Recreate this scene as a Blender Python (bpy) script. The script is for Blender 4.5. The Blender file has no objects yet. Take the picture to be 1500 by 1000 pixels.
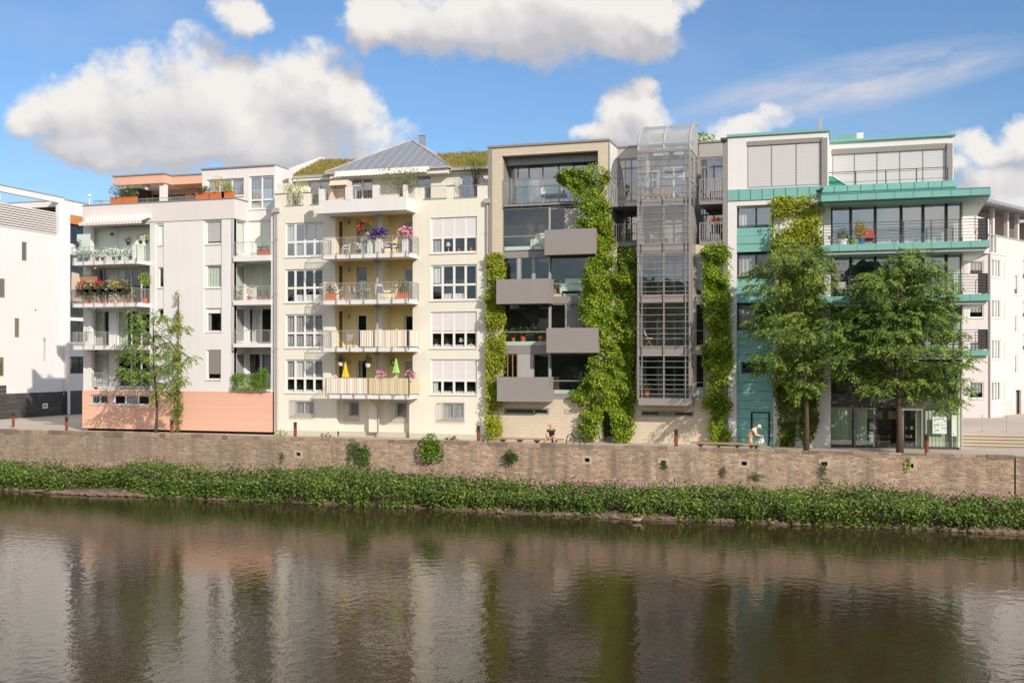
import bpy, math, random
import numpy as np
from mathutils import Vector, Matrix
rnd = random.Random(7); rs = np.random.RandomState(11)
scene = bpy.context.scene; COL = scene.collection
# ---- survey of the site: X runs along the facades, Y away from the river, Z up from the promenade
YAW = math.radians(17.4); SN, CS = math.sin(YAW), math.cos(YAW)
FPX, DIST, EYE, HOR, MIDX = 1600.0, 61.7, 4.75, 527.0, 750.0
def PX(px, Y=0.0):
    t = (px-MIDX)/FPX
    return (DIST+Y)*(-SN+t*CS)/(CS+t*SN)
def PZ(px, py, Y=0.0):
    t = (px-MIDX)/FPX
    return EYE+(HOR-py)*((DIST+Y)/(CS+t*SN))/FPX
def R(px0, py0, px1, py1, Y=0.0):
    m = (px0+px1)/2
    return PX(px0,Y), PX(px1,Y), PZ(m,py1,Y), PZ(m,py0,Y)      # x0,x1,z0,z1
WATER_Z = -3.05; WALL_Y = -5.5

# ------------------------------------------------------------------ mesh helpers
ORG = {}
class MB:
    def __init__(s): s.v=[]; s.f=[]; s.m=None
    def add(s, vs, fs):
        o=len(s.v)
        if s.m is not None: vs=[tuple(s.m@Vector(p)) for p in vs]
        s.v+= [tuple(p) for p in vs]; s.f+=[tuple(i+o for i in f) for f in fs]; return s
    def box(s,x0,x1,y0,y1,z0,z1):
        if x0>x1:x0,x1=x1,x0
        if y0>y1:y0,y1=y1,y0
        if z0>z1:z0,z1=z1,z0
        return s.add([(x0,y0,z0),(x1,y0,z0),(x1,y1,z0),(x0,y1,z0),(x0,y0,z1),(x1,y0,z1),(x1,y1,z1),(x0,y1,z1)],
            [(3,2,1,0),(4,5,6,7),(0,1,5,4),(1,2,6,5),(2,3,7,6),(3,0,4,7)])
    def quad(s,a,b,c,d): return s.add([a,b,c,d],[(0,1,2,3)])
    def fq(s,x0,x1,z0,z1,y): return s.quad((x0,y,z0),(x1,y,z0),(x1,y,z1),(x0,y,z1))
    def poly(s,pts): return s.add(pts,[tuple(range(len(pts)))])
    def prism(s,pts,vec):                     # extrude polygon by vec
        n=len(pts); q=[tuple(Vector(p)+Vector(vec)) for p in pts]
        return s.add(list(pts)+q,[tuple(range(n))[::-1],tuple(range(n,2*n))]+[(i,(i+1)%n,n+(i+1)%n,n+i) for i in range(n)])
    def tube(s,path,r,n=6,cap=True):
        P=[Vector(p) for p in path]; k=len(P)
        rr=r if isinstance(r,(list,tuple)) else [r]*k
        vs=[]; up=Vector((0,0,1))
        for i,p in enumerate(P):
            d=(P[min(i+1,k-1)]-P[max(i-1,0)]).normalized()
            a=d.cross(up) if abs(d.z)<.95 else d.cross(Vector((0,1,0)))
            a.normalize(); b=d.cross(a)
            for j in range(n):
                t=2*math.pi*j/n+.4; vs.append(tuple(p+(a*math.cos(t)+b*math.sin(t))*rr[i]))
        fs=[(i*n+j,i*n+(j+1)%n,(i+1)*n+(j+1)%n,(i+1)*n+j) for i in range(k-1) for j in range(n)]
        if cap: fs+=[tuple(range(n))[::-1],tuple(range((k-1)*n,k*n))]
        return s.add(vs,fs)
    def lathe(s,cx,cy,prof,n=12):             # prof: (r,z)
        vs=[(cx+r*math.cos(2*math.pi*j/n),cy+r*math.sin(2*math.pi*j/n),z) for r,z in prof for j in range(n)]
        k=len(prof)
        fs=[(i*n+j,i*n+(j+1)%n,(i+1)*n+(j+1)%n,(i+1)*n+j) for i in range(k-1) for j in range(n)]
        fs+=[tuple(range(n))[::-1],tuple(range((k-1)*n,k*n))]
        return s.add(vs,fs)
    def ball(s,c,r,n=10,m=7):
        rx,ry,rz=r if isinstance(r,(tuple,list)) else (r,r,r)
        vs=[(c[0]+rx*math.sin(math.pi*i/m)*math.cos(2*math.pi*j/n),c[1]+ry*math.sin(math.pi*i/m)*math.sin(2*math.pi*j/n),c[2]-rz*math.cos(math.pi*i/m)) for i in range(m+1) for j in range(n)]
        return s.add(vs,[(i*n+j,i*n+(j+1)%n,(i+1)*n+(j+1)%n,(i+1)*n+j) for i in range(m) for j in range(n)])
    def bars(s,x0,x1,step,y,z0,z1,t=.012):    # vertical bars
        n=max(2,int(round(abs(x1-x0)/step)))
        for i in range(n+1):
            x=x0+(x1-x0)*i/n; s.box(x-t/2,x+t/2,y-t/2,y+t/2,z0,z1)
        return s
    def build(s,name,m,parent=None,smooth=False):
        o=ORG.get(parent.name,Vector((0,0,0))) if parent else Vector((0,0,0))
        me=bpy.data.meshes.new(name); me.from_pydata([(a-o.x,b-o.y,c-o.z) for a,b,c in s.v],[],s.f)
        return link(me,name,m,parent,smooth)
def link(me,name,m,parent=None,smooth=False):
    me.materials.append(MATS[m] if isinstance(m,str) else m)
    if smooth: me.polygons.foreach_set('use_smooth',[True]*len(me.polygons))
    ob=bpy.data.objects.new(name,me); COL.objects.link(ob)
    if parent: ob.parent=parent; ORG[ob.name]=ORG[parent.name].copy()
    return ob
def tag(o,label=None,cat=None,group=None,kind=None):
    if label:o['label']=label
    if cat:o['category']=cat
    if group:o['group']=group
    if kind:o['kind']=kind
    return o
def thing(name,label,cat,loc,group=None):
    o=bpy.data.objects.new(name,None); COL.objects.link(o); o.location=loc; o.empty_display_size=.2
    ORG[o.name]=Vector(loc); return tag(o,label,cat,group)
def dup(o,parent=None,loc=None,rz=None,label=None):
    c=o.copy(); COL.objects.link(c)
    if parent is not None: c.parent=parent
    for ch in o.children: dup(ch,c)
    if loc is not None: c.location=loc
    if rz is not None: c.rotation_euler=(0,0,rz)
    if label: c['label']=label
    return c
def np_mesh(V,F,name,m,parent=None):          # V (n,3) float, F (k,4) int
    o=ORG.get(parent.name,Vector((0,0,0))) if parent else Vector((0,0,0))
    V=V-np.array([o.x,o.y,o.z]); k=len(F)
    me=bpy.data.meshes.new(name); me.vertices.add(len(V)); me.vertices.foreach_set('co',V.astype(np.float32).ravel())
    me.loops.add(4*k); me.loops.foreach_set('vertex_index',F.astype(np.int32).ravel())
    me.polygons.add(k); me.polygons.foreach_set('loop_start',np.arange(0,4*k,4,dtype=np.int32)); me.polygons.foreach_set('loop_total',np.full(k,4,dtype=np.int32))
    me.update(calc_edges=True); return link(me,name,m,parent)
def unit(a): return a/np.maximum(np.linalg.norm(a,axis=1,keepdims=True),1e-6)
def leaf_geo(C,D,N,L,W):                      # one four-cornered leaf per row
    D=unit(D); S=unit(np.cross(D,N)); N=np.cross(S,D); n=len(C)
    L=np.broadcast_to(np.asarray(L,float).reshape(-1,1),(n,1)); W=np.broadcast_to(np.asarray(W,float).reshape(-1,1),(n,1))
    mid=C+D*L*.45
    V=np.stack([C,mid+S*W*.5-N*W*.18,C+D*L-N*L*.08,mid-S*W*.5-N*W*.18],1).reshape(-1,3)
    return V,np.arange(4*n).reshape(n,4)
def leaves(name,m,parent,C,D,N,L,W):
    V,F=leaf_geo(C,D,N,L,W); return np_mesh(V,F,name,m,parent)
def in_poly(P,poly):
    x,y=P[:,0],P[:,1]; ins=np.zeros(len(P),bool); j=len(poly)-1
    for i in range(len(poly)):
        xi,yi=poly[i]; xj,yj=poly[j]
        c=((yi>y)!=(yj>y))&(x<(xj-xi)*(y-yi)/(yj-yi+1e-9)+xi); ins^=c; j=i
    return ins
def vnoise(x,z,seed=0,oct=3):                 # cheap smooth noise
    r=np.random.RandomState(seed); out=np.zeros_like(x); a=1;f=1;tot=0
    for o in range(oct):
        for k in range(4):
            th=r.rand()*6.28; ph=r.rand()*6.28; out+=a*np.sin(f*(x*math.cos(th)+z*math.sin(th))*(.7+.6*r.rand())+ph)/4
        tot+=a; a*=.55; f*=2.1
    return out/tot*1.6

# ------------------------------------------------------------------ materials
MATS={}
def nodes(name):
    m=bpy.data.materials.new(name); m.use_nodes=True; nt=m.node_tree; nt.nodes.clear(); MATS[name]=m
    out=nt.nodes.new('ShaderNodeOutputMaterial'); return m,nt,out
class G:
    def __init__(s,nt): s.nt=nt
    def n(s,t,**kw):
        x=s.nt.nodes.new(t)
        for k,v in kw.items():
            if k.startswith('i_'):
                key=k[2:]; key=int(key) if key.isdigit() else key
                s.put(x.inputs[key],v)
            else: setattr(x,k,v)
        return x
    def put(s,inp,v):
        if hasattr(v,'is_output') or isinstance(v,bpy.types.NodeSocket): s.nt.links.new(v,inp)
        else: inp.default_value=v
    def math(s,op,a,b=None,c=None,clamp=False):
        x=s.nt.nodes.new('ShaderNodeMath'); x.operation=op; x.use_clamp=clamp
        for i,v in enumerate((a,b,c)):
            if v is not None: s.put(x.inputs[i],v)
        return x.outputs[0]
    def vm(s,op,a,b=None,c=None,out=0):
        x=s.nt.nodes.new('ShaderNodeVectorMath'); x.operation=op
        for i,v in enumerate((a,b,c)):
            if v is not None: s.put(x.inputs[i],v)
        return x.outputs['Value'] if op in('DOT_PRODUCT','LENGTH') else x.outputs[0]
    def mix(s,f,a,b,mode='MIX'):
        x=s.nt.nodes.new('ShaderNodeMix'); x.data_type='RGBA'; x.blend_type=mode
        s.put(x.inputs[0],f); s.put(x.inputs[6],a); s.put(x.inputs[7],b); return x.outputs[2]
    def noise(s,vec,scale,detail=4,rough=.55,out='Fac'):
        x=s.n('ShaderNodeTexNoise',i_Scale=scale,i_Detail=detail,i_Roughness=rough)
        if vec is not None: s.put(x.inputs['Vector'],vec)
        return x.outputs[out]
    def ramp(s,f,stops,interp='LINEAR'):
        x=s.nt.nodes.new('ShaderNodeValToRGB'); s.put(x.inputs[0],f); e=x.color_ramp.elements; x.color_ramp.interpolation=interp
        e[0].position,e[0].color=stops[0][0],c4(stops[0][1]); e[1].position,e[1].color=stops[1][0],c4(stops[1][1])
        for p,c in stops[2:]:
            k=e.new(p); k.color=c4(c)
        return x.outputs[0]
def c4(c): return tuple(c)+(1,) if len(c)==3 else c
def grey(v): return (v,v,v)
def mul(c,k): return tuple(min(1,x*k) for x in c)
def pmat(name,col,rough=.7,metal=0.,var=.08,vscale=.6,streak=0.,bump=0.,bscale=60.,spec=.4,soil=0.):
    m,nt,out=nodes(name); g=G(nt); b=g.n('ShaderNodeBsdfPrincipled'); nt.links.new(b.outputs[0],out.inputs[0])
    tc=g.n('ShaderNodeNewGeometry').outputs['Position']
    c=g.mix(g.noise(tc,vscale,5,.6),c4(mul(col,1-var)),c4(mul(col,1+var)))
    if streak:
        sv=g.vm('MULTIPLY',tc,(2.2,2.2,.16)); n=g.noise(sv,1.3,5,.6)
        c=g.mix(g.math('MULTIPLY',g.ramp(n,[(.48,(0,0,0)),(.75,(1,1,1))]),streak),c,c4(mul(col,.55)))
    if soil:
        n=g.noise(tc,9,4,.7); c=g.mix(g.math('MULTIPLY',g.ramp(n,[(.5,(0,0,0)),(.8,(1,1,1))]),soil),c,c4(mul(col,.5)))
    nt.links.new(c,b.inputs['Base Color'])
    b.inputs['Roughness'].default_value=rough; b.inputs['Metallic'].default_value=metal; b.inputs['Specular IOR Level'].default_value=spec
    if bump:
        bp=g.n('ShaderNodeBump',i_Strength=bump,i_Distance=.02); g.put(bp.inputs['Height'],g.noise(tc,bscale,3)); nt.links.new(bp.outputs[0],b.inputs['Normal'])
    return m
pmat('white_plaster',(.75,.735,.725),.85,var=.04,streak=.11,bump=.15)
pmat('parapet_plaster',(.70,.655,.635),.85,var=.04,streak=.10,bump=.15)
pmat('yellow_plaster',(.775,.745,.635),.85,var=.035,streak=.12,bump=.15)
pmat('deep_yellow_plaster',(.82,.70,.40),.85,var=.03,bump=.1)
pmat('orange_plaster',(.75,.44,.315),.85,var=.04,streak=.05,bump=.1)
pmat('orange_wood',(.55,.22,.06),.6,var=.15)
pmat('white_paint',(.80,.79,.77),.45,var=.03)
pmat('white_roof_edge',(.70,.69,.67),.6,var=.05)
pmat('steel',(.42,.42,.42),.45,metal=.3,var=.08)
pmat('grey_metal',(.285,.262,.25),.5,var=.05,vscale=.9,streak=.06)
pmat('pale_grey_metal',(.42,.40,.385),.5,var=.05)
pmat('dark_grey_metal',(.07,.065,.065),.5,var=.1)
pmat('black_void',(.012,.012,.012),.9,var=.2)
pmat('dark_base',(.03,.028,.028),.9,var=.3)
pmat('pink_plaster',(.66,.55,.52),.85,var=.05,streak=.1)
pmat('zinc',(.34,.37,.40),.4,metal=.4,var=.08,vscale=1.5)
pmat('plinth',(.56,.52,.42),.9,var=.08,streak=.15)
pmat('drain_concrete',(.47,.40,.31),.9,var=.16,vscale=4,soil=.3)
pmat('tower_grey',(.20,.19,.185),.5,var=.08)
m=pmat('coping_stone',(.36,.27,.20),.95,var=.35,vscale=2.2,streak=.3,soil=.6,bump=.8,bscale=18)
def per_block(m,lo,hi):
    nt=m.node_tree; g=G(nt); b=next(n for n in nt.nodes if n.type=='BSDF_PRINCIPLED'); l=b.inputs['Base Color'].links[0].from_socket
    f=g.math('ADD',g.math('MULTIPLY',g.n('ShaderNodeNewGeometry').outputs['Random Per Island'],hi-lo),lo); cb=g.n('ShaderNodeCombineColor')
    [g.put(cb.inputs[i],f) for i in range(3)]; nt.links.new(g.mix(1.,l,cb.outputs[0],'MULTIPLY'),b.inputs['Base Color'])
per_block(m,.55,1.15)
pmat('pinkish_plaster',(.66,.615,.60),.85,var=.03,streak=.1)
pmat('canvas_green',(.05,.36,.22),.8)
pmat('concrete',(.46,.42,.36),.9,var=.14,vscale=2.5,soil=.3,bump=.2)
pmat('terracotta',(.60,.17,.06),.75,var=.12,vscale=6)
pmat('rust',(.22,.055,.022),.8,var=.4,vscale=7,soil=.4)
pmat('black_cap',(.045,.02,.015),.6,var=.3)
pmat('bench_wood',(.40,.25,.13),.7,var=.2,vscale=5)
pmat('wicker',(.68,.54,.44),.8,var=.15,vscale=20)
pmat('trunk_bark',(.09,.06,.04),.9,var=.35,vscale=6,bump=.6,bscale=30)
pmat('stem_brown',(.16,.10,.06),.9,var=.3)
pmat('white_plastic',(.80,.80,.80),.4,var=.03)
pmat('blue_fabric',(.05,.06,.16),.8,var=.1)
pmat('navy',(.03,.03,.06),.8)
pmat('mauve_fabric',(.33,.27,.32),.8)
pmat('yellow_fabric',(.85,.52,.03),.8,var=.08)
pmat('green_fabric',(.33,.60,.16),.8,var=.08)
pmat('cloth_white',(.85,.85,.86),.8,var=.02)
pmat('curtain_white',(.80,.80,.77),.9,var=.08,vscale=3)
pmat('curtain_grey',(.46,.45,.45),.9,var=.08,vscale=3)
pmat('curtain_green',(.62,.68,.55),.9,var=.06,vscale=3)
pmat('pale_green_blind',(.74,.82,.71),.8,var=.05)
pmat('door_wood',(.34,.20,.07),.6,var=.2,vscale=5)
pmat('skin',(.62,.33,.24),.6,var=.06,vscale=9)
pmat('skin_pale',(.66,.42,.32),.6,var=.06,vscale=9)
pmat('hair_white',(.80,.78,.74),.8)
pmat('tshirt_black',(.025,.023,.028),.9,var=.2,vscale=9)
pmat('shorts_grey',(.32,.27,.23),.9,var=.15,vscale=9)
pmat('vest_beige',(.45,.33,.22),.9,var=.12,vscale=9)
pmat('shirt_yellow',(.72,.60,.36),.9,var=.08,vscale=9)
pmat('trousers_tan',(.45,.27,.13),.9,var=.1,vscale=9)
pmat('eye_dark',(.02,.015,.01),.3)
pmat('lips',(.45,.18,.14),.6)
pmat('tyre',(.02,.02,.02),.8)
pmat('bike_paint',(.03,.03,.035),.3)
pmat('brass',(.55,.42,.12),.35,metal=.6)
pmat('duck_brown',(.36,.26,.18),.8,var=.4,vscale=20)
pmat('duck_bill',(.45,.28,.06),.6)
pmat('crow_black',(.015,.015,.018),.5)
pmat('teal_board',(.06,.30,.23),.5)
pmat('frosted',(.60,.72,.68),.35,var=.03)
pmat('sign_white',(.72,.80,.76),.5,var=.02)
pmat('sign_ink',(.12,.14,.14),.8)
pmat('graffiti',(.40,.34,.14),.9)
pmat('sign_orange',(.75,.25,.06),.6)
pmat('rock',(.19,.13,.095),.95,var=.35,vscale=4,bump=.5,bscale=12)
pmat('soil',(.12,.085,.06),.95,var=.4,vscale=3,bump=.5,bscale=10)
pmat('paving',(.46,.40,.34),.9,var=.12,vscale=1.2,soil=.15)
pmat('steps_stone',(.50,.43,.33),.9,var=.1,vscale=2,soil=.15)
pmat('terrain',(.16,.17,.09),.95,var=.3,vscale=.1)
pmat('far_leaf',(.09,.12,.05),.95,var=.5,vscale=.4)
pmat('moss',(.23,.20,.07),.95,var=.4,vscale=5,bump=.6,bscale=20)
pmat('black_pot',(.03,.03,.035),.6)
pmat('lime_pot',(.33,.52,.16),.6); pmat('blue_pot',(.06,.16,.42),.6); pmat('red_stool',(.45,.10,.08),.6)
pmat('amber_fabric',(.75,.45,.10),.7)
def band_mat(name,cols,scale,axis=0,rough=.8,cols2=None,scale2=1):
    m,nt,out=nodes(name); g=G(nt); b=g.n('ShaderNodeBsdfPrincipled',i_Roughness=rough); nt.links.new(b.outputs[0],out.inputs[0])
    sp=g.n('ShaderNodeSeparateXYZ'); g.put(sp.inputs[0],g.n('ShaderNodeNewGeometry').outputs['Position'])
    src=g.math('ADD',sp.outputs[0],sp.outputs[1]) if axis==0 else sp.outputs[axis]; f=g.math('FRACT',g.math('MULTIPLY',src,scale))
    k=len(cols); c=g.ramp(f,[(i/k,cols[i]) for i in range(k)],'CONSTANT')
    if cols2:
        f2=g.math('FRACT',g.math('MULTIPLY',sp.outputs[2],scale2)); c=g.mix(1.,c,g.ramp(f2,[(i/len(cols2),cols2[i]) for i in range(len(cols2))],'CONSTANT'),'MULTIPLY')
    nt.links.new(c,b.inputs['Base Color'])
W_=(.80,.78,.74); O_=(.72,.55,.32); K_=(.55,.50,.45)
band_mat('striped_cloth',[W_,O_,W_,K_,W_,O_,O_,W_,K_,W_],1.6)
band_mat('checked_cloth',[(.72,.63,.43),(.72,.63,.43),(.56,.46,.28)],7.,cols2=[(1,1,1),(1,1,1),(.75,.72,.65)],scale2=7.)
band_mat('roller_blind',[(.74,.72,.71),(.74,.72,.71),(.74,.72,.71),(.60,.58,.57)],14.,2,.6)
band_mat('venetian_blind',[(.60,.59,.595),(.60,.59,.595),(.50,.49,.495)],11.,2,.5)
band_mat('brown_blind',[(.30,.27,.25),(.30,.27,.25),(.18,.16,.15)],16.,2,.6)
band_mat('vertical_slats',[(.74,.82,.66),(.74,.82,.66),(.74,.82,.66),(.52,.62,.48)],11.,0,.7)
band_mat('awning_cloth',[(.78,.74,.68),(.62,.57,.50)],4.,0,.8)
band_mat('wavy_awning_yellow',[(.80,.74,.55),(.80,.78,.70)],5.,0,.8)

def glass(name,refl,tint,rough=.0,milk=0.):
    m,nt,out=nodes(name); g=G(nt)
    tr=g.n('ShaderNodeBsdfTransparent',i_Color=c4(tint)); gl=g.n('ShaderNodeBsdfGlossy',i_Roughness=rough,i_Color=(1,1,1,1))
    pos=g.n('ShaderNodeNewGeometry').outputs['Position']
    bp=g.n('ShaderNodeBump',i_Strength=.06,i_Distance=.05); g.put(bp.inputs['Height'],g.noise(pos,1.1,2)); nt.links.new(bp.outputs[0],gl.inputs['Normal'])
    lw=g.n('ShaderNodeLayerWeight',i_Blend=.5)      # facing term is the same from both sides, so daylight gets in
    f=g.math('ADD',g.math('MULTIPLY',g.math('POWER',lw.outputs['Facing'],4.),.85),refl+.06,clamp=True)
    mx=g.n('ShaderNodeMixShader'); g.put(mx.inputs[0],f); nt.links.new(tr.outputs[0],mx.inputs[1]); nt.links.new(gl.outputs[0],mx.inputs[2])
    last=mx.outputs[0]
    if milk:
        df=g.n('ShaderNodeBsdfDiffuse',i_Color=(.72,.74,.73,1)); tl=g.n('ShaderNodeBsdfTranslucent',i_Color=(.72,.74,.73,1))
        a=g.n('ShaderNodeMixShader',i_0=.5); nt.links.new(df.outputs[0],a.inputs[1]); nt.links.new(tl.outputs[0],a.inputs[2])
        b=g.n('ShaderNodeMixShader',i_0=milk); nt.links.new(last,b.inputs[1]); nt.links.new(a.outputs[0],b.inputs[2]); last=b.outputs[0]
    nt.links.new(last,out.inputs[0])
glass('glass',.05,(.88,.90,.90)); glass('sky_glass',.26,(.80,.83,.86)); glass('clear_glass',.05,(.90,.95,.92)); glass('green_glass',.02,(.78,.90,.82))
glass('shop_glass',.16,(.86,.93,.88)); glass('tower_glass',.11,(.90,.93,.93),milk=.03); glass('milk_glass',.03,(.80,.83,.83),.05,milk=.50)
# rooms seen through the panes
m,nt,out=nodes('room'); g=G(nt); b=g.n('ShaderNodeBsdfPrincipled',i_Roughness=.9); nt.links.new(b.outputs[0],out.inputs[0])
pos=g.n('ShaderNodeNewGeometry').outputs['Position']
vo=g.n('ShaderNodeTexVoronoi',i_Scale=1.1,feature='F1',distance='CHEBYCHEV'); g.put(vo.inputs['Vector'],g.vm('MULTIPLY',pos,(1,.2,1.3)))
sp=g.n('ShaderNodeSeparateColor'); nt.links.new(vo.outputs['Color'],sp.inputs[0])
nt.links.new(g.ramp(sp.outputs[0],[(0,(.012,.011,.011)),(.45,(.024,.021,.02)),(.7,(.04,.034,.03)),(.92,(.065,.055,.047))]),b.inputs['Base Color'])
# leaves
def leaf_mat(name,cols,trans=.35,scale=.5,rough=.5):
    m,nt,out=nodes(name); g=G(nt); geo=g.n('ShaderNodeNewGeometry')
    f=g.math('ADD',g.math('MULTIPLY',geo.outputs['Random Per Island'],.65),g.math('MULTIPLY',g.noise(geo.outputs['Position'],scale,4),.6))
    f=g.math('SUBTRACT',f,.13)
    c=g.ramp(f,[(.12,cols[0]),(.5,cols[1]),(.9,cols[2])])
    b=g.n('ShaderNodeBsdfPrincipled',i_Roughness=rough); b.inputs['Specular IOR Level'].default_value=.35; nt.links.new(c,b.inputs['Base Color'])
    t=g.n('ShaderNodeBsdfTranslucent'); nt.links.new(g.mix(.6,c,(.35,.45,.03,1),'MULTIPLY') if False else c,t.inputs[0])
    mx=g.n('ShaderNodeMixShader',i_0=trans); nt.links.new(b.outputs[0],mx.inputs[1]); nt.links.new(t.outputs[0],mx.inputs[2]); nt.links.new(mx.outputs[0],out.inputs[0])
leaf_mat('tree_leaf',[(.04,.09,.016),(.16,.26,.045),(.40,.50,.10)],.34)
leaf_mat('creeper_leaf',[(.04,.105,.008),(.18,.30,.014),(.54,.58,.045)],scale=1.1)
leaf_mat('yellow_creeper_leaf',[(.09,.17,.012),(.30,.38,.025),(.62,.55,.06)])
leaf_mat('dark_and_shaded_leaf',[(.04,.09,.01),(.11,.18,.02),(.30,.30,.04)])  # darkened greens stand for shade on the lower creeper; plain dark on pots
leaf_mat('thin_creeper_leaf',[(.07,.14,.02),(.20,.25,.04),(.42,.34,.07)])
leaf_mat('bank_leaf',[(.022,.055,.008),(.09,.16,.022),(.27,.36,.06)],.22,scale=.45)
leaf_mat('bush_leaf',[(.06,.15,.01),(.15,.29,.02),(.30,.42,.05)])
leaf_mat('pot_leaf',[(.03,.08,.015),(.08,.15,.03),(.2,.27,.07)])
leaf_mat('olive_leaf',[(.08,.11,.05),(.17,.20,.09),(.30,.32,.15)])
leaf_mat('gold_leaf',[(.30,.25,.02),(.55,.42,.02),(.70,.55,.05)])
leaf_mat('lime_leaf',[(.15,.24,.02),(.32,.42,.04),(.50,.55,.10)])
leaf_mat('sedum',[(.16,.20,.04),(.36,.34,.09),(.55,.32,.12)],scale=.9)
leaf_mat('pink_flower',[(.50,.22,.27),(.66,.36,.41),(.80,.55,.57)]); leaf_mat('red_flower',[(.55,.02,.02),(.75,.04,.03),(.8,.15,.08)])
leaf_mat('hot_pink_flower',[(.65,.18,.30),(.78,.30,.42),(.85,.5,.6)]); leaf_mat('purple_flower',[(.06,.02,.18),(.12,.04,.30),(.25,.10,.42)])
leaf_mat('white_flower',[(.6,.55,.5),(.75,.72,.68),(.8,.8,.78)]); leaf_mat('dark_flower',[(.04,.015,.02),(.08,.03,.03),(.15,.05,.05)]); leaf_mat('yellow_flower',[(.65,.42,.03),(.75,.5,.05),(.8,.6,.1)])
# beige clinker blocks
def brickmat(name,c1,c2,mortar,sx,sz,bw,bh,ms=.012,stain=.1):
    m,nt,out=nodes(name); g=G(nt); b=g.n('ShaderNodeBsdfPrincipled',i_Roughness=.85); nt.links.new(b.outputs[0],out.inputs[0])
    pos=g.n('ShaderNodeNewGeometry').outputs['Position']; sp=g.n('ShaderNodeSeparateXYZ'); g.put(sp.inputs[0],pos)
    cb=g.n('ShaderNodeCombineXYZ'); g.put(cb.inputs[0],g.math('ADD',sp.outputs[0],sp.outputs[1])); g.put(cb.inputs[1],sp.outputs[2])
    bt=g.n('ShaderNodeTexBrick',i_Scale=1.,i_Color1=c4(c1),i_Color2=c4(c2),i_Mortar=c4(mortar)); bt.inputs['Mortar Size'].default_value=ms; bt.inputs['Brick Width'].default_value=bw; bt.inputs['Row Height'].default_value=bh; bt.inputs['Mortar Smooth'].default_value=.3
    g.put(bt.inputs['Vector'],cb.outputs[0])
    c=g.mix(g.math('MULTIPLY',g.ramp(g.noise(g.vm('MULTIPLY',pos,(1,1,.3)),.9,5,.6),[(.45,(0,0,0)),(.8,(1,1,1))]),stain*3),bt.outputs[0],c4(mul(c1,.6)))
    nt.links.new(c,b.inputs['Base Color'])
    bp=g.n('ShaderNodeBump',i_Strength=.4,i_Distance=.01,invert=True); nt.links.new(bt.outputs['Fac'],bp.inputs['Height']); nt.links.new(bp.outputs[0],b.inputs['Normal'])
brickmat('beige_brick',(.64,.555,.42),(.60,.52,.39),(.54,.465,.355),1,1,.42,.21,.014,.07)
brickmat('dark_brick',(.055,.052,.052),(.085,.08,.078),(.035,.033,.033),1,1,.8,.4,.02)
# copper cladding with standing seams given by real strips
pmat('copper',(.20,.445,.40),.6,var=.10,vscale=.8,streak=.16,soil=.10)
pmat('copper_seam_and_shadow',(.06,.22,.18),.6,var=.2)  # dark tone for seams and for the painted shadow line below the parapet
# rubble river wall
m,nt,out=nodes('rubble_stone'); g=G(nt); b=g.n('ShaderNodeBsdfPrincipled',i_Roughness=.92); nt.links.new(b.outputs[0],out.inputs[0])
pos=g.n('ShaderNodeNewGeometry').outputs['Position']
wv=g.vm('ADD',pos,g.vm('MULTIPLY',g.vm('SUBTRACT',g.noise(pos,1.7,3,.5,'Color'),(.5,.5,.5)),(.22,.0,.13)))
sv=g.vm('MULTIPLY',wv,(.95,0.,2.5))
v1=g.n('ShaderNodeTexVoronoi',i_Scale=3.3,i_Randomness=.85); g.put(v1.inputs['Vector'],sv)
ve=g.n('ShaderNodeTexVoronoi',i_Scale=3.3,i_Randomness=.85,feature='DISTANCE_TO_EDGE'); g.put(ve.inputs['Vector'],sv)
sc=g.n('ShaderNodeSeparateColor'); nt.links.new(v1.outputs['Color'],sc.inputs[0])
stone=g.ramp(sc.outputs[0],[(0,(.22,.115,.08)),(.12,(.48,.31,.21)),(.3,(.36,.20,.14)),(.46,(.60,.46,.32)),(.60,(.27,.155,.11)),(.74,(.52,.33,.24)),(.86,(.42,.36,.30)),(.94,(.70,.58,.43))],'CONSTANT')
stone=g.mix(.38,stone,g.ramp(g.noise(pos,7,5,.65),[(.3,(.19,.125,.09)),(.7,(.50,.365,.255))]))
mort=g.mix(g.noise(pos,3,3),(.40,.30,.20,1),(.56,.43,.29,1))
edge=g.ramp(g.math('ADD',ve.outputs['Distance'],g.math('MULTIPLY',g.math('SUBTRACT',g.noise(pos,11,2),.5),.06)),[(.02,(1,1,1)),(.07,(0,0,0))])
c=g.mix(edge,stone,mort)
st=g.ramp(g.noise(g.vm('MULTIPLY',pos,(1.6,1,.10)),.8,5,.6),[(.47,(0,0,0)),(.66,(1,1,1))])
c=g.mix(g.math('MULTIPLY',st,.75),c,(.11,.08,.058,1))
wh=g.ramp(g.noise(g.vm('MULTIPLY',pos,(1.2,1,.7)),.9,6,.7),[(.60,(0,0,0)),(.74,(1,1,1))])
c=g.mix(g.math('MULTIPLY',wh,.5),c,(.60,.54,.46,1))
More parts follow.
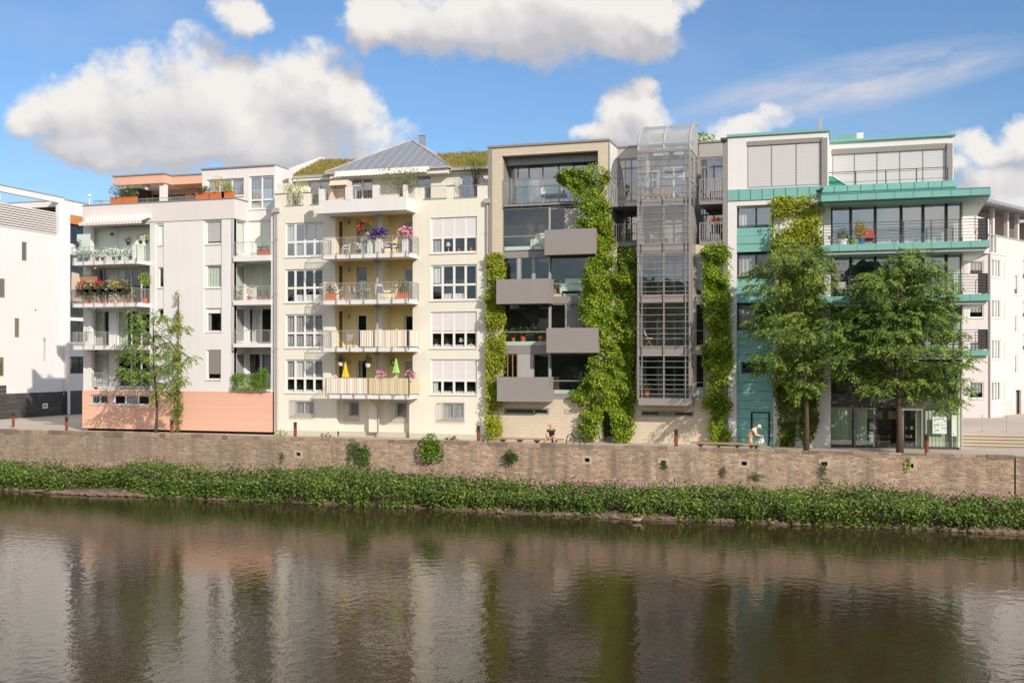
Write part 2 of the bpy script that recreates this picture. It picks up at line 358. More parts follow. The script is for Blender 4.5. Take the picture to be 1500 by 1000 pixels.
# older, greyer masonry upstream
sp=g.n('ShaderNodeSeparateXYZ'); g.put(sp.inputs[0],pos)
old=g.n('ShaderNodeMapRange',i_1=-22.,i_2=-40.,i_3=0.,i_4=.85); g.put(old.inputs[0],sp.outputs[0])
c=g.mix(g.math('MULTIPLY',old.outputs[0],g.noise(pos,1.3,4)),c,(.17,.135,.10,1))
c=g.mix(g.math('MULTIPLY',g.ramp(g.noise(pos,1.9,5,.7),[(.62,(0,0,0)),(.72,(1,1,1))]),.4),c,(.30,.23,.06,1))
c=g.mix(.28,c,(.40,.33,.245,1))
nt.links.new(c,b.inputs['Base Color'])
bp=g.n('ShaderNodeBump',i_Strength=1.,i_Distance=.10); g.put(bp.inputs['Height'],g.math('ADD',g.math('MINIMUM',ve.outputs['Distance'],.12),g.math('MULTIPLY',g.noise(pos,14,4),.06))); nt.links.new(bp.outputs[0],b.inputs['Normal'])
# river
m,nt,out=nodes('river_water'); g=G(nt); b=g.n('ShaderNodeBsdfPrincipled',i_Roughness=.05,i_IOR=1.46); nt.links.new(b.outputs[0],out.inputs[0])
b.inputs['Base Color'].default_value=(.040,.029,.013,1)
pos=g.n('ShaderNodeNewGeometry').outputs['Position']
h1=g.noise(g.vm('MULTIPLY',pos,(1.,.85,1)),2.3,3,.55); h2=g.noise(g.vm('MULTIPLY',pos,(1.,1.,1)),5.,2,.5); amp=g.noise(pos,.09,3)
h=g.math('ADD',h1,g.math('MULTIPLY',h2,.16)); h=g.math('MULTIPLY',h,g.math('ADD',.35,amp))
bp=g.n('ShaderNodeBump',i_Strength=1.,i_Distance=.0155); g.put(bp.inputs['Height'],h); nt.links.new(bp.outputs[0],b.inputs['Normal'])
# ------------------------------------------------------------------ building helpers
def wall(b,name,m,x0,x1,z0,z1,Y,holes=(),t=.3,M=None,room=True,reveal=None):
    """front skin at Y with real openings (holes = (x0,x1,z0,z1)) and reveals of depth t"""
    hs=[(max(h[0],x0),min(h[1],x1),max(h[2],z0),min(h[3],z1)) for h in holes]
    hs=[h for h in hs if h[1]-h[0]>.01 and h[3]-h[2]>.01]
    xs=sorted({x0,x1}|{v for h in hs for v in h[:2]}); zs=sorted({z0,z1}|{v for h in hs for v in h[2:]})
    mb=MB(); mb.m=M
    solid=lambda i,j: 0<=i<len(xs)-1 and 0<=j<len(zs)-1 and not any(h[0]-1e-6<(xs[i]+xs[i+1])/2<h[1] and h[2]-1e-6<(zs[j]+zs[j+1])/2<h[3] for h in hs)
    for i in range(len(xs)-1):
        for j in range(len(zs)-1):
            if not solid(i,j): continue
            a,c,d,e=xs[i],xs[i+1],zs[j],zs[j+1]
            mb.fq(a,c,d,e,Y)
            if not solid(i-1,j): mb.quad((a,Y,d),(a,Y,e),(a,Y+t,e),(a,Y+t,d))
            if not solid(i+1,j): mb.quad((c,Y,d),(c,Y+t,d),(c,Y+t,e),(c,Y,e))
            if not solid(i,j-1): mb.quad((a,Y,d),(a,Y+t,d),(c,Y+t,d),(c,Y,d))
            if not solid(i,j+1): mb.quad((a,Y,e),(c,Y,e),(c,Y+t,e),(a,Y+t,e))
    mb.build(name,m,b)
    for h in (room if isinstance(room,(list,tuple)) else hs if room else ()):
        a,c=max(x0+.03,h[0]-.5),min(x1-.03,h[1]+.5)
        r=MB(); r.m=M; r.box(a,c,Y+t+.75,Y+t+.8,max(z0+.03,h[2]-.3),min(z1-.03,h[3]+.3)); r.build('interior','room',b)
def drape(b,x0,x1,z0,z1,Y,m,M=None,name='curtain',waves=9.,amp=.03):
    n=max(8,int((x1-x0)*waves*2)); vs=[];fs=[]
    for i in range(n+1):
        x=x0+(x1-x0)*i/n; y=Y+amp*math.sin(i*math.pi*.5+x)*(1 if i%2 else .4)
        vs+=[(x,y,z0),(x,y,z1)]
    fs=[(2*i,2*i+2,2*i+3,2*i+1) for i in range(n)]
    mb=MB(); mb.m=M; mb.add(vs,fs); return mb.build(name,m,b)
def window(b,r,Y,cols=1,rows=(),fw=.06,fm='white_paint',gm='glass',set=.10,blind=0,bm='roller_blind',inner=None,sill=True,name='window',M=None,tilt=None,sm='white_paint',mull=None,full=None,bars=None):
    """r=(x0,x1,z0,z1). blind: fraction covered from the top outside the glass. inner: list of (fx0,fx1,fz0,fz1,material) behind the glass"""
    x0,x1,z0,z1=r; F=MB(); F.m=M; a,c=Y+set,Y+set+.07; mw=mull or fw
    F.box(x0,x0+fw,a,c,z0,z1); F.box(x1-fw,x1,a,c,z0,z1); F.box(x0+fw,x1-fw,a,c,z1-fw,z1); F.box(x0+fw,x1-fw,a,c,z0,z0+fw)
    cf=[i/cols for i in range(1,cols)] if isinstance(cols,int) else list(cols)
    xe=[x0+fw]+[x0+(x1-x0)*f for f in cf]+[x1-fw]
    for f in cf: F.box(x0+(x1-x0)*f-mw/2,x0+(x1-x0)*f+mw/2,a-.008,c+.002,z0+fw,z1-fw)
    for f in rows:
        z=z0+(z1-z0)*f
        for k in range(len(xe)-1): F.box(xe[k]+(mw/2 if k else 0),xe[k+1]-(mw/2 if k<len(xe)-2 else 0),a-.004,c,z-mw/2,z+mw/2)
    if sill: F.box(x0-.05,x1+.05,Y-.06,a,z0-.05,z0)
    w=F.build(name,fm,b)
    P=MB(); P.m=M; P.fq(x0+fw*.5,x1-fw*.5,z0+fw*.5,z1-fw*.5,a+.03); P.build('pane',gm,w)
    if blind:
        B=MB(); B.m=M
        for k in range(len(xe)-1):
            f=blind[k] if isinstance(blind,(list,tuple)) else blind
            if f: B.box(xe[k]+(mw/2 if k else 0)+.005,xe[k+1]-(mw/2 if k<len(xe)-2 else 0)-.005,a+.005,a+.022,z1-fw-(z1-z0-2*fw)*f,z1-fw)
        B.build('blind',bm,w)
    for q in (inner or ()):
        f0,f1,g0,g1,mm=q; drape(w,x0+(x1-x0)*f0,x0+(x1-x0)*f1,z0+(z1-z0)*g0,z0+(z1-z0)*g1,c+.045,mm,M)
    if bars:
        B=MB(); B.m=M; B.bars(x0+.05,x1-.05,bars,Y+.05,z0,z1,.016); B.build('window_bars','steel',w)
    return w
def rail_path(mb,pts,z0,z1,step=.11,t=.012,top=.02,post=None,bars=True,hbars=0):
    for i in range(len(pts)-1):
        a=Vector(pts[i]+(0,));c=Vector(pts[i+1]+(0,)); L=(c-a).length; n=max(1,int(round(L/step)))
        mb.tube([a+Vector((0,0,z1)),c+Vector((0,0,z1))],top,6)
        mb.tube([a+Vector((0,0,z0+.05)),c+Vector((0,0,z0+.05))],top*.7,4)
        for k in range(hbars): z=z0+.05+(z1-z0-.05)*(k+1)/(hbars+1); mb.tube([a+Vector((0,0,z)),c+Vector((0,0,z))],.009,4)
        for k in range(n+1):
            p=a+(c-a)*k/n; big=post and (k==0 or k==n or k%post==0)
            if bars or big: mb.tube([p+Vector((0,0,z0-(.12 if big else -.05))),p+Vector((0,0,z1))],t*1.9 if big else t*.75,4)
    return mb
def body(b,x0,x1,y0,y1,z0,z1,m='white_plaster',roof='white_roof_edge'):
    """the building's own mass behind its front: side and back walls, flat roof"""
    mb=MB(); mb.box(x0,x0+.25,y0,y1,z0,z1); mb.box(x1-.25,x1,y0,y1,z0,z1); mb.box(x0+.25,x1-.25,y1-.25,y1,z0,z1); mb.build('outer_wall',m,b)
    mb=MB(); mb.box(x0+.02,x1-.02,y0,y1-.02,z1-.25,z1-.05); mb.build('roof_slab',roof,b)
def pipe(b,px,y0,y1,Y,m='steel',r=.05,hop=True):
    x=PX(px,Y); za,zb=PZ(px,y0,Y),PZ(px,y1,Y); mb=MB(); mb.tube([(x,Y,zb),(x,Y,za)],r,8)
    if hop: mb.box(x-.16,x+.16,Y-.13,Y+.1,za,za+.28)
    for k in range(4): z=zb+(za-zb)*(k+.5)/4; mb.box(x-.07,x+.07,Y-.065,Y+.06,z,z+.04)
    return mb.build('downpipe',m,b)
SUNAZ,SUNEL=math.radians(50),math.radians(29)

# ================================================================== white and orange apartment house
def house_orange():
    x0,x1=PX(122),PX(402); zg=PZ(260,572.5); zb=PZ(260,629.5); zp=PZ(230,296.5); zs=PZ(230,325)
    b=thing('apartment_house','white apartment house on an orange ground floor with flower-filled corner balconies','apartment building',((x0+x1)/2,0,0))
    xr=PX(343); YB=1.6
    # left loggias, window columns and single windows are openings in the main front
    lg=(PX(133.5),PX(219.5),PZ(176,570.5),PZ(176,330))
    c1=(PX(227.5),PX(239.6),PZ(233,470),PZ(233,327)); c2=(PX(298),PX(324.5),PZ(311,488),PZ(311,322))
    wl=[R(302.5,512,323.5,556)]
    wall(b,'front_wall','white_plaster',x0,xr,zg,zs,0,[lg,c1,c2]+wl,t=.30,room=wl)
    # window columns
    a=[R(231,329.5,239,359),R(231,391.5,239,421),R(230.5,452,238.5,468)]
    wall(b,'window_strip','white_plaster',c1[0],c1[1],c1[2],c1[3],.06,a,.2)
    window(b,a[0],.06,fw=.07,blind=1,bm='curtain_white'); window(b,a[1],.06,fw=.07); window(b,a[2],.06,fw=.07)
    a=[R(300.5,324,323.5,357.5),R(300.5,388,323.5,421.5),R(301,451,323.5,486)]
    wall(b,'window_strip','white_plaster',c2[0],c2[1],c2[2],c2[3],.06,a,.2)
    window(b,a[0],.06,fw=.09,blind=.93,bm='curtain_grey'); window(b,a[1],.06,fw=.09,inner=[(.02,.98,.02,.98,'curtain_green')]); window(b,a[2],.06,fw=.09,blind=.18,bm='curtain_white',inner=[(.02,.25,.02,.95,'curtain_grey')])
    window(b,wl[0],0,fw=.09,blind=.84,bm='brown_blind')
    # parapet of the terrace
    mb=MB(); mb.box(x0,xr+.04,-.05,.25,zs,zp); mb.box(xr-.21,xr+.04,.25,YB,zs,zp); mb.build('parapet','parapet_plaster',b)
    mb=MB(); mb.box(x0-.04,xr+.09,-.10,.30,zp,zp+.05); mb.box(xr-.26,xr+.09,.30,YB,zp,zp+.05); mb.build('parapet_coping','grey_metal',b)
    # right recess: left cheek, back wall, balconies
    zt=PZ(380,321,YB); ztop=PZ(350,246,YB)
    cheek=Matrix.Translation((xr,0,0))@Matrix.Rotation(math.pi/2,4,'Z')
    lev=[(323,374),(388,439),(451,503),(517,570)]
    ch=[(.25,YB-.12,PZ(353,e-2,.8),PZ(353,s,.8)) for s,e in lev]
    wall(b,'recess_cheek','white_plaster',0,YB,zg,zs,0,ch,.2,M=cheek,room=False)
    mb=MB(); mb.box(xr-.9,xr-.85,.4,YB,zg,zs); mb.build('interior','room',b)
    for k,r in enumerate(ch): window(b,r,0,fw=.08,M=cheek,inner=[(.02,.98,.02,.98,('curtain_white','curtain_green','curtain_grey','curtain_grey')[k])],sill=False)
    x2=PX(397,0)
    rw=[R(363,s,397,e-1,YB) for s,e in lev]
    pw=[R(303,262,357,288,YB),R(365,257.5,401,306,YB)]
    xl,xe=PX(296,YB),PX(403,YB)
    wall(b,'recess_wall','white_plaster',xr,xe,zg,zp-.6,YB,rw,.2)
    wall(b,'penthouse_wall','white_plaster',xl,xe,zp-.6,ztop,YB,pw,.2)
    for k,r in enumerate(rw):
        window(b,r,YB,cols=(.52,.56),fw=.08,inner=[None,None,[(.12,.5,.02,.98,'curtain_white')],[(.6,.98,.02,.98,'curtain_grey')]][k],blind=(.98,.98,0,0)[k],bm=('pale_green_blind','curtain_green')[k%2],sill=False)
    window(b,pw[0],YB,cols=3,fw=.09,gm='sky_glass',inner=[(.02,.98,.02,.98,'curtain_grey')],sm=None)
    window(b,pw[1],YB,cols=2,rows=(.28,),fw=.10,gm='sky_glass',inner=[(.02,.98,.02,.62,'curtain_white'),(.02,.98,.62,.98,'curtain_grey')])
    mb=MB(); mb.box(xl-.05,xe,YB-.08,YB+8,ztop,ztop+.10); mb.build('penthouse_roof_edge','grey_metal',b)
    mb=MB(); mb.box(xl,xl+.2,YB+.2,YB+7.5,zp-.6,ztop); mb.build('penthouse_side_wall','white_plaster',b)
    for k,(ra,s0,s1) in enumerate([(354.5,374.5,382.5),(419,439.5,446.5),(483.5,503,508.5),(548,570,573)]):
        za,zc=PZ(370,s1,0),PZ(370,s0,0)
        mb=MB(); mb.box(xr+.01,x2,-.12,YB-.01,za,zc); bal=mb.build('balcony','white_plaster',b)
        mb=rail_path(MB(),[(xr+.05,-.06),(x2-.03,-.06)],zc,PZ(370,ra,0),post=12); mb.build('railing','steel',bal)
    mb=MB(); mb.box(x2,x1,0,YB-.01,zg,PZ(400,313)); mb.build('corner_pier','white_plaster',b)
    pipe(b,402.5,312,632,-.12,'pale_grey_metal')
    # orange ground floor raised over a dark gap
    ow=[R(132.5,578,158,591.5,-.06),R(165.5,578,218.5,593,-.06)]
    wall(b,'orange_base','orange_plaster',x0-.03,x1-.12,zb,zg,-.06,ow,.25)
    window(b,ow[0],-.06,cols=2,fw=.09,bars=.13); window(b,ow[1],-.06,cols=(.33,.68),fw=.09,inner=[(.34,.67,.02,.98,'curtain_grey')])
    mb=MB()
    for k in range(1,5):
        z=zb+(zg-zb)*k/5+.02; segs=[(x0-.02,x1-.13)]
        for r in ow:
            if r[2]-.06<z<r[3]+.03: segs=[q for s in segs for q in ((s[0],min(s[1],r[0]-.07)),(max(s[0],r[1]+.07),s[1])) if q[1]-q[0]>.1]
        for s in segs: mb.box(s[0],s[1],-.068,-.05,z-.012,z+.012)
    mb.build('panel_joint','parapet_plaster',b)
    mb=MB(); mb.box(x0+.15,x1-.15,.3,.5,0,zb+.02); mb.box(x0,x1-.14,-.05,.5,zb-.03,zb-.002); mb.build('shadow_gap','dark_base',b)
    mb=MB()                                                          # scrawl
    def sc(pts): MB().tube([(PX(px,-.09),-.072,PZ(px,py,-.09)) for px,py in pts],.012,4).build('graffiti','graffiti',b)
    sc([(124.5,613.5),(124.8,615.6),(126,615.5),(126,614),(125,613.6)]); sc([(127,614.5),(127.3,616),(128.5,615.5),(128.6,614)]); sc([(129.4,616),(129.5,613.5),(130.8,613.4),(130.6,614.6),(129.6,614.8)])
    sc([(125.6,618.2),(126.4,618.5)]); sc([(126.4,620),(126,622),(127.6,622.2),(127.5,620.6)]); sc([(128.6,622.2),(129,620),(130,620.5)]); sc([(131,620),(131.6,621.8),(132.8,620)]); sc([(133.6,621.8),(133.8,619.6),(135.4,619.4),(135.8,621.2)])
    # loggia back wall with glazed doors
    YL=.62; lw=[]
    rows=[(331,386),(393,449),(454.5,510),(516,567)]
    for s,e in rows: lw.append((R(136.5,s,159.5,e,YL),R(171,s,219.3,e,YL)))
    wall(b,'loggia_wall','white_plaster',lg[0],lg[1],lg[2],lg[3],YL,[q for p in lw for q in p],.15)
    inn=[([(.02,.98,.02,.98,'pale_green_blind')],[(.02,.98,.02,.98,'pale_green_blind')]),([(.02,.28,.02,.98,'curtain_white')],[(.0,.2,.02,.98,'curtain_green')]),([(.02,.5,.02,.98,'curtain_green')],[(.02,.28,.02,.98,'curtain_green')]),([(.02,.85,.02,.98,'curtain_white')],None)]
    for p,q in zip(lw,inn):
        top=p is lw[0]; window(b,p[0],YL,fw=.09,inner=None if top else q[0],blind=.98 if top else 0,bm='pale_green_blind',sill=False); window(b,p[1],YL,cols=(.42,.72),fw=.09,inner=None if top else q[1],blind=.98 if top else 0,bm='pale_green_blind',sill=False)
    for k,(s0,s1,rt) in enumerate([(382,387.5,361),(444,449.5,423),(506,512,486.5)]):
        Yb=-1.4; za,zc=PZ(150,s1,Yb),PZ(150,s0,Yb); xa,xb=PX(106,Yb),PX(201,Yb)
        mb=MB(); mb.box(xa,xb,Yb,-.002,za,zc); mb.box(lg[0]+.01,lg[1]-.01,.0,YL-.01,za,zc); bal=mb.build('balcony','white_plaster',b)
        zr=PZ(150,rt,Yb); mb=rail_path(MB(),[(xa,-.1),(xa,Yb-.03),(xb-.02,Yb-.03),(xb-.02,-.05)],zc,zr,post=8,bars=k>0)
        for q in range(7): x=xa+.1+(xb-xa-.2)*q/6; mb.box(x-.02,x+.02,Yb-.05,Yb-.003,za-.02,zc+.1)
        mb.build('railing','steel',bal)
        if k==0:
            mb=MB(); mb.fq(xa+.05,xb-.1,zc+.08,zr-.05,Yb-.01); mb.quad((xb-.03,Yb,zc+.08),(xb-.03,-.05,zc+.08),(xb-.03,-.05,zr-.05),(xb-.03,Yb,zr-.05)); mb.build('glass_panel','clear_glass',bal)
            mb=MB(); mb.box(PX(113,-.9),PX(132,-.9),-.92,-.88,zc+.1,PZ(122,343,-.9)); mb.build('privacy_screen','frosted',bal)
    mb=rail_path(MB(),[(lg[0]+.05,.06),(lg[1]-.05,.06)],PZ(176,567),PZ(176,546.5),post=10); mb.build('railing','steel',b)
    # awning over the top balcony
    mb=MB(); xa,xb=PX(127,-.1),PX(220.5,-.1); z=PZ(174,321,-.1)
    mb.box(xa,xb,-.25,-.06,z-.02,z+.18); aw=mb.build('awning','white_paint',b)
    mb=MB(); n=44
    vs=[];
    for i in range(n+1):
        x=xa+.05+(xb-xa-.1)*i/n; vs+=[(x,-.24,z-.02),(x,-.95,z-.27),(x,-.95,z-.27-.16-.05*(i%2))]
    mb.add(vs,[(3*i+j,3*i+3+j,3*i+4+j,3*i+1+j) for i in range(n) for j in range(2)]); mb.build('awning_cloth','awning_cloth',aw)
    # wall lamp
    mb=MB(); mb.ball((PX(163.5,.4),.42,PZ(163.5,343,.4)),.11); mb.box(PX(163.5,.4)-.03,PX(163.5,.4)+.03,.42,.64,PZ(163.5,343,.4)+.05,PZ(163.5,343,.4)+.09); mb.build('wall_lamp','dark_grey_metal',b)
    # orange penthouse under a flat canopy
    za,zc=PZ(200,270,2.5),PZ(200,257.5,2.5); xa,xm,xb=PX(166,2.5),PX(240,2.5),PX(296,3.4)
    mb=MB(); mb.prism([(xa,2.5,za),(xm,2.5,za),(xm,3.4,za),(xb,3.4,za),(xb,9.5,za),(xa,9.5,za)],(0,0,zc-za)); cp=mb.build('terrace_canopy','orange_plaster',b)
    mb=MB(); mb.prism([(xa-.06,2.44,zc),(xm+.06,2.44,zc),(xm+.06,3.34,zc),(xb,3.34,zc),(xb,9.6,zc),(xa-.06,9.6,zc)],(0,0,.09)); mb.build('canopy_edge','grey_metal',cp)
    mb=MB(); mb.box(xa+.1,xm-.1,2.6,5.4,za-.02,za-.003); mb.build('canopy_soffit','white_plaster',cp)
    x=PX(238.5,2.8); mb=MB(); mb.box(x-.2,x+.2,2.7,3.1,zp-.4,za-.003); mb.build('canopy_column','white_plaster',b)
    hw=[R(211,284,233,297,5.4),R(242,284,271,297,5.4),R(281,283,292,297,5.4)]
    wall(b,'penthouse_back_wall','orange_plaster',PX(204,5.4),PX(300,5.4),zp-.6,za-.02,5.4,hw,.15)
    for r in hw: window(b,r,5.4,cols=2 if r[1]-r[0]>.8 else 1,fw=.08,fm='pale_grey_metal',sill=False)
    mb=MB(); mb.box(PX(176,4),PX(204,4),3.9,5.4,zp-.6,za-.02); mb.build('penthouse_dark_wall','dark_grey_metal',b)
    mb=MB(); mb.box(x0+.1,xr-.22,.26,9,zp-.8,zp-.6); mb.build('terrace_floor','concrete',b)
    mb=MB(); mb.box(xe-.2,xe,YB+.2,YB+8,zg,ztop); mb.build('penthouse_side_wall','white_plaster',b); mb=MB(); mb.box(xl+.2,xe-.2,YB+.2,YB+8,ztop-.2,ztop-.02); mb.build('roof_slab','white_roof_edge',b); mb=MB(); mb.box(x0,x0+.25,.26,1.7,zg-.5,zs); mb.build('outer_wall','white_plaster',b)
    zr=PZ(250,289,.1); mb=rail_path(MB(),[(PX(148,.15),.15),(PX(297,.15),.15)],zp+.02,zr,step=.13,post=14); mb.build('terrace_railing','steel',b)
    mb=rail_path(MB(),[(PX(137,.15),.15),(PX(150,.15),.15)],zp,zp+.32,step=.2); mb.build('terrace_railing','rust',b)
    mb=MB(); mb.tube([(PX(131,3),3,zp-.6),(PX(131,3),3,PZ(131,286,3))],.04,6); mb.ball((PX(131,3),3,PZ(131,287,3)),.12); mb.build('terrace_lamp','white_paint',b)
    body(b,x0,x1,1.85,10.5,.0,zp-.85,'white_plaster')
    return dict(zp=zp,xr=xr)
HO=house_orange()

# ================================================================== yellow apartment house
def house_yellow():
    x0,x1=PX(402.3),PX(715); zb=PZ(560,633); zt=PZ(660,291)
    b=thing('apartment_house','pale yellow apartment house with five stacked central balconies and a zinc hip roof','apartment building',((x0+x1)/2,0,0))
    lw=[R(418,326,474,376),R(418,394,473.5,443),R(418,460,473.5,509.5),R(418,526.5,473.5,575.5)]
    rw=[R(631,318,698.5,370.5),R(631,387.5,698.5,440),R(630.5,456.5,698.5,510),R(630.5,526,698.5,578)]
    log=[R(491,312,604.5,375),R(491,378,604.5,443),R(491,446,604.5,513),R(491,516,604.5,580)]
    gl=(PX(493),PX(599.5),PZ(546,637),PZ(546,586))
    gw=[R(432,587.5,459.5,606.5),R(648,589.5,679.5,613)]
    wall(b,'front_wall','yellow_plaster',x0,x1,zb,zt,0,lw+rw+log+[gl]+gw,.18,room=lw+rw+gw)
    W='curtain_grey'; K='curtain_white'
    li=[[(.02,.24,.45,.98,K),(.25,.5,.02,.4,W)],[(.25,.98,.02,.24,K)],[(.02,.98,.02,.98,W),(.02,.98,.02,.14,K)],[(.02,.24,.42,.98,W),(.26,.74,.46,.98,K),(.76,.98,.42,.98,W),(.02,.98,.02,.10,K)]]
    for k,r in enumerate(lw): window(b,r,0,cols=4,rows=(.44,),fw=.10,mull=.13,set=.08,inner=li[k],gm='sky_glass' if k==0 else 'glass')
    bl=[.56,0,.52,.60]; ri=[[(.02,.24,.02,.4,W)],[(.02,.22,.5,.98,K),(.26,.74,.02,.2,K)],[(.02,.98,.02,.10,K)],[(.02,.14,.02,.4,K),(.02,.98,.02,.10,K)]]
    for k,r in enumerate(rw): window(b,r,0,cols=4,rows=(.44,) if k<3 else (.40,),fw=.10,mull=.13,set=.08,blind=bl[k],inner=ri[k])
    for k,r in enumerate(gw):
        w=window(b,r,0,cols=2,fw=.09,inner=[(.02,.98,.02,.98,W if k==0 else K)],bars=.11)
    # security grilles over the four basement windows
    gr=[(R(426,585,461.5,612.5),0),(R(641.5,589,681.5,618.5),0)]
    def grille(r,Y):
        mb=MB(); xa,xb,za,zc=r
        for z in (za+.12,zc-.05): mb.box(xa,xb,Y-.10,Y-.085,z-.012,z+.012)
        mb.bars(xa,xb,.10,Y-.12,za,zc,.014); [mb.box(x-.01,x+.01,Y-.10,Y-.004,z-.01,z+.01) for x in (xa+.05,xb-.05) for z in (za+.12,zc-.05)]
        mb.build('window_grille','steel',b)
    for r,Y in gr: grille(r,Y)
    # recessed bays on the ground floor
    YG=.45; bw=[R(511,588.5,525.5,609,YG),R(579,589,595.5,612,YG)]
    wall(b,'base_recess_wall','yellow_plaster',gl[0],gl[1],zb,gl[3],YG,bw,.15)
    for r in bw: window(b,r,YG,fw=.08,gm='sky_glass',bars=.10)
    grille(R(504,587,527,617,YG),YG); grille(R(572,588,597,619.5,YG),YG)
    mb=MB(); [mb.quad((x,.18,zb),(x,YG,zb),(x,YG,gl[3]),(x,.18,gl[3])) for x in gl[:2]]; mb.quad((gl[0],.18,gl[3]),(gl[1],.18,gl[3]),(gl[1],YG,gl[3]),(gl[0],YG,gl[3])); mb.build('recess_lining','yellow_plaster',b)
    xa,xb=PX(541,.1),PX(553,.1); mb=MB(); mb.box(xa,xb,.02,YG-.003,zb,gl[3]-.003); mb.build('base_pier','yellow_plaster',b)
    # loggia back walls, one bay either side of the pipe
    YL=1.3
    mb=MB()
    for k,r in enumerate(log):
        xa,xb,za,zc=r; py0=[322,391,460,526][k]; py1=[372,440,511,579][k]
        d=[R(522,py0,537.5,py1,YL),R(592,py0+1,607,py1,YL)]
        wall(b,'loggia_wall','deep_yellow_plaster',xa,xb+.02,za,zc,YL,d,.12,room=True)
        window(b,d[0],YL,fw=.09,sill=False,inner=[None,[(.1,.9,.02,.6,K)],[(.1,.9,.02,.55,W)],[(.1,.45,.02,.98,W)]][k],fm='pale_grey_metal' if k<2 else 'white_paint',name='balcony_door')
        window(b,d[1],YL,fw=.09,sill=False,inner=[None,[(.1,.9,.02,.6,K)],None,[(.1,.9,.5,.98,K)]][k],fm='white_paint',name='balcony_door')
        for s in ((xa,.0),): # left cheek with its narrow side window
            mb.quad((xa+.003,.181,za),(xa+.003,YL,za),(xa+.003,YL,zc),(xa+.003,.181,zc))
        mb.quad((xb-.003,.181,za),(xb-.003,.181,zc),(xb-.003,YL,zc),(xb-.003,YL,za)); mb.quad((xa,.181,zc-.003),(xb,.181,zc-.003),(xb,YL,zc-.003),(xa,YL,zc-.003)); mb.quad((xa,.181,za+.003),(xa,YL,za+.003),(xb,YL,za+.003),(xb,.181,za+.003))
        m2=MB(); m2.box(xa+.004,xa+.03,.55,.95,za+.1,zc-.35); m2.build('side_window','dark_grey_metal',b)
        m2=MB(); q=R(510,py0+1,514,py0+7,YL); m2.box(q[0],q[1],YL-.06,YL-.003,q[2],q[3]); m2.build('vent_cover','concrete',b)
    mb.build('loggia_lining','deep_yellow_plaster',b)
    xa=PX(553,.3); mb=MB()
    for k,r in enumerate(log): mb.box(PX(551,.3),PX(560,.3),.2,YL-.003,r[2]+.004,r[3]-.004)
    mb.build('dividing_wall','yellow_plaster',b)
    # balconies
    YB=-1.5
    spec=[(371.5,377.5,346.5,470,598.5),(438.5,445,414,470,598.5),(509,515,484,470,598.5),(578,584,554,478.5,598.5)]
    out={}
    for k,(s0,s1,rt,pa,pb) in enumerate(spec):
        xa,xb=PX(pa,YB),PX(pb,YB); za,zc=PZ(545,s1,YB),PZ(545,s0,YB); zr=PZ(545,rt,YB)
        mb=MB(); mb.box(xa,xb,YB,-.003,za,zc); bal=mb.build('balcony','white_plaster',b)
        mb=rail_path(MB(),[(xa-.05,-.03),(xa-.05,YB-.04),((xa+xb)/2,YB-.04),(xb+.03,YB-.04),(xb+.03,-.03)],zc,zr,step=.115,post=16)
        for q in range(7): x=xa+.15+(xb-xa-.3)*q/6; mb.box(x-.025,x+.025,YB-.07,YB-.003,za+.02,zc+.12)
        mb.build('railing','steel',bal); out[k]=(xa,xb,zc,zr,bal)
        if k>=2:
            mb=MB(); y=YB-.075
            def cl(p0,p1):
                a,c=PX(p0,y),PX(p1,y); n=24; vs=[]
                for i in range(n+1):
                    x=a+(c-a)*i/n; o=.012*math.sin(i*1.3); vs+=[(x,y+o,zc+.06),(x,y+o,zr+.01)]
                return MB().add(vs,[(2*i,2*i+2,2*i+3,2*i+1) for i in range(n)])
            if k==2:
                for p in ((528,546),(549,595.5)): cl(*p).build('privacy_cloth','striped_cloth',bal)
                m2=MB(); m2.quad((xb+.07,YB,zc+.06),(xb+.07,-.1,zc+.06),(xb+.07,-.1,zr),(xb+.07,YB,zr)); m2.build('privacy_cloth','striped_cloth',bal)
            else:
                cl(479,538).build('privacy_cloth','striped_cloth',bal); cl(541,598).build('privacy_cloth','checked_cloth',bal)
                m2=MB(); m2.quad((xb+.07,YB,zc+.06),(xb+.07,-.1,zc+.06),(xb+.07,-.1,zr),(xb+.07,YB,zr)); m2.build('privacy_cloth','checked_cloth',bal)
    # top terrace: white projecting balcony with piers, crenellated parapet to both sides
    xa,xb=PX(467,YB),PX(595,YB); za=PZ(530,310,YB); zc=PZ(530,291,YB)
    mb=MB(); mb.box(xa,xb,YB,-.003,za,za+.25); mb.box(xa,xb,YB,YB+.14,za+.25,zc); mb.box(xb-.14,xb,YB+.14,-.003,za+.25,zc); mb.box(xa,xa+.14,YB+.14,-.003,za+.25,zc)
    for p0,p1,ty in ((467,473.5,277),(506,514,273.5),(546,554,271),(590.5,600,270.5)):
        q0,q1=PX(p0,YB),PX(p1,YB); q1=min(q1,xb) if p1>595 else q1
        mb.box(q0-.01,q1+.01,YB-.012,YB+.28,zc-.02,PZ((p0+p1)/2,ty,YB))
    tb=mb.build('balcony','white_plaster',b)
    mb=MB(); ps=[473.5,506,514,546,554,590.5]
    for i in range(0,6,2): rail_path(mb,[(PX(ps[i],YB)+.02,YB+.1),(PX(ps[i+1],YB)-.02,YB+.1)],zc-.05,zc+.62,step=.13)
    rail_path(mb,[(xb-.07,YB+.3),(xb-.07,-.1)],zc-.05,zc+.62,step=.13); mb.build('railing','steel',tb)
    mb=MB()
    for p0,p1,ty in ((402.3,417.5,284.5),(444.5,454,282.5),(611,620,274),(654.5,664,272.5),(699,715,271)):
        q0=x0 if p0<403 else PX(p0); q1=x1 if p1>714 else PX(p1)
        MB().box(q0,q1,0.004,.30,zt,PZ((p0+p1)/2,ty)).build('parapet_pier','yellow_plaster',b)
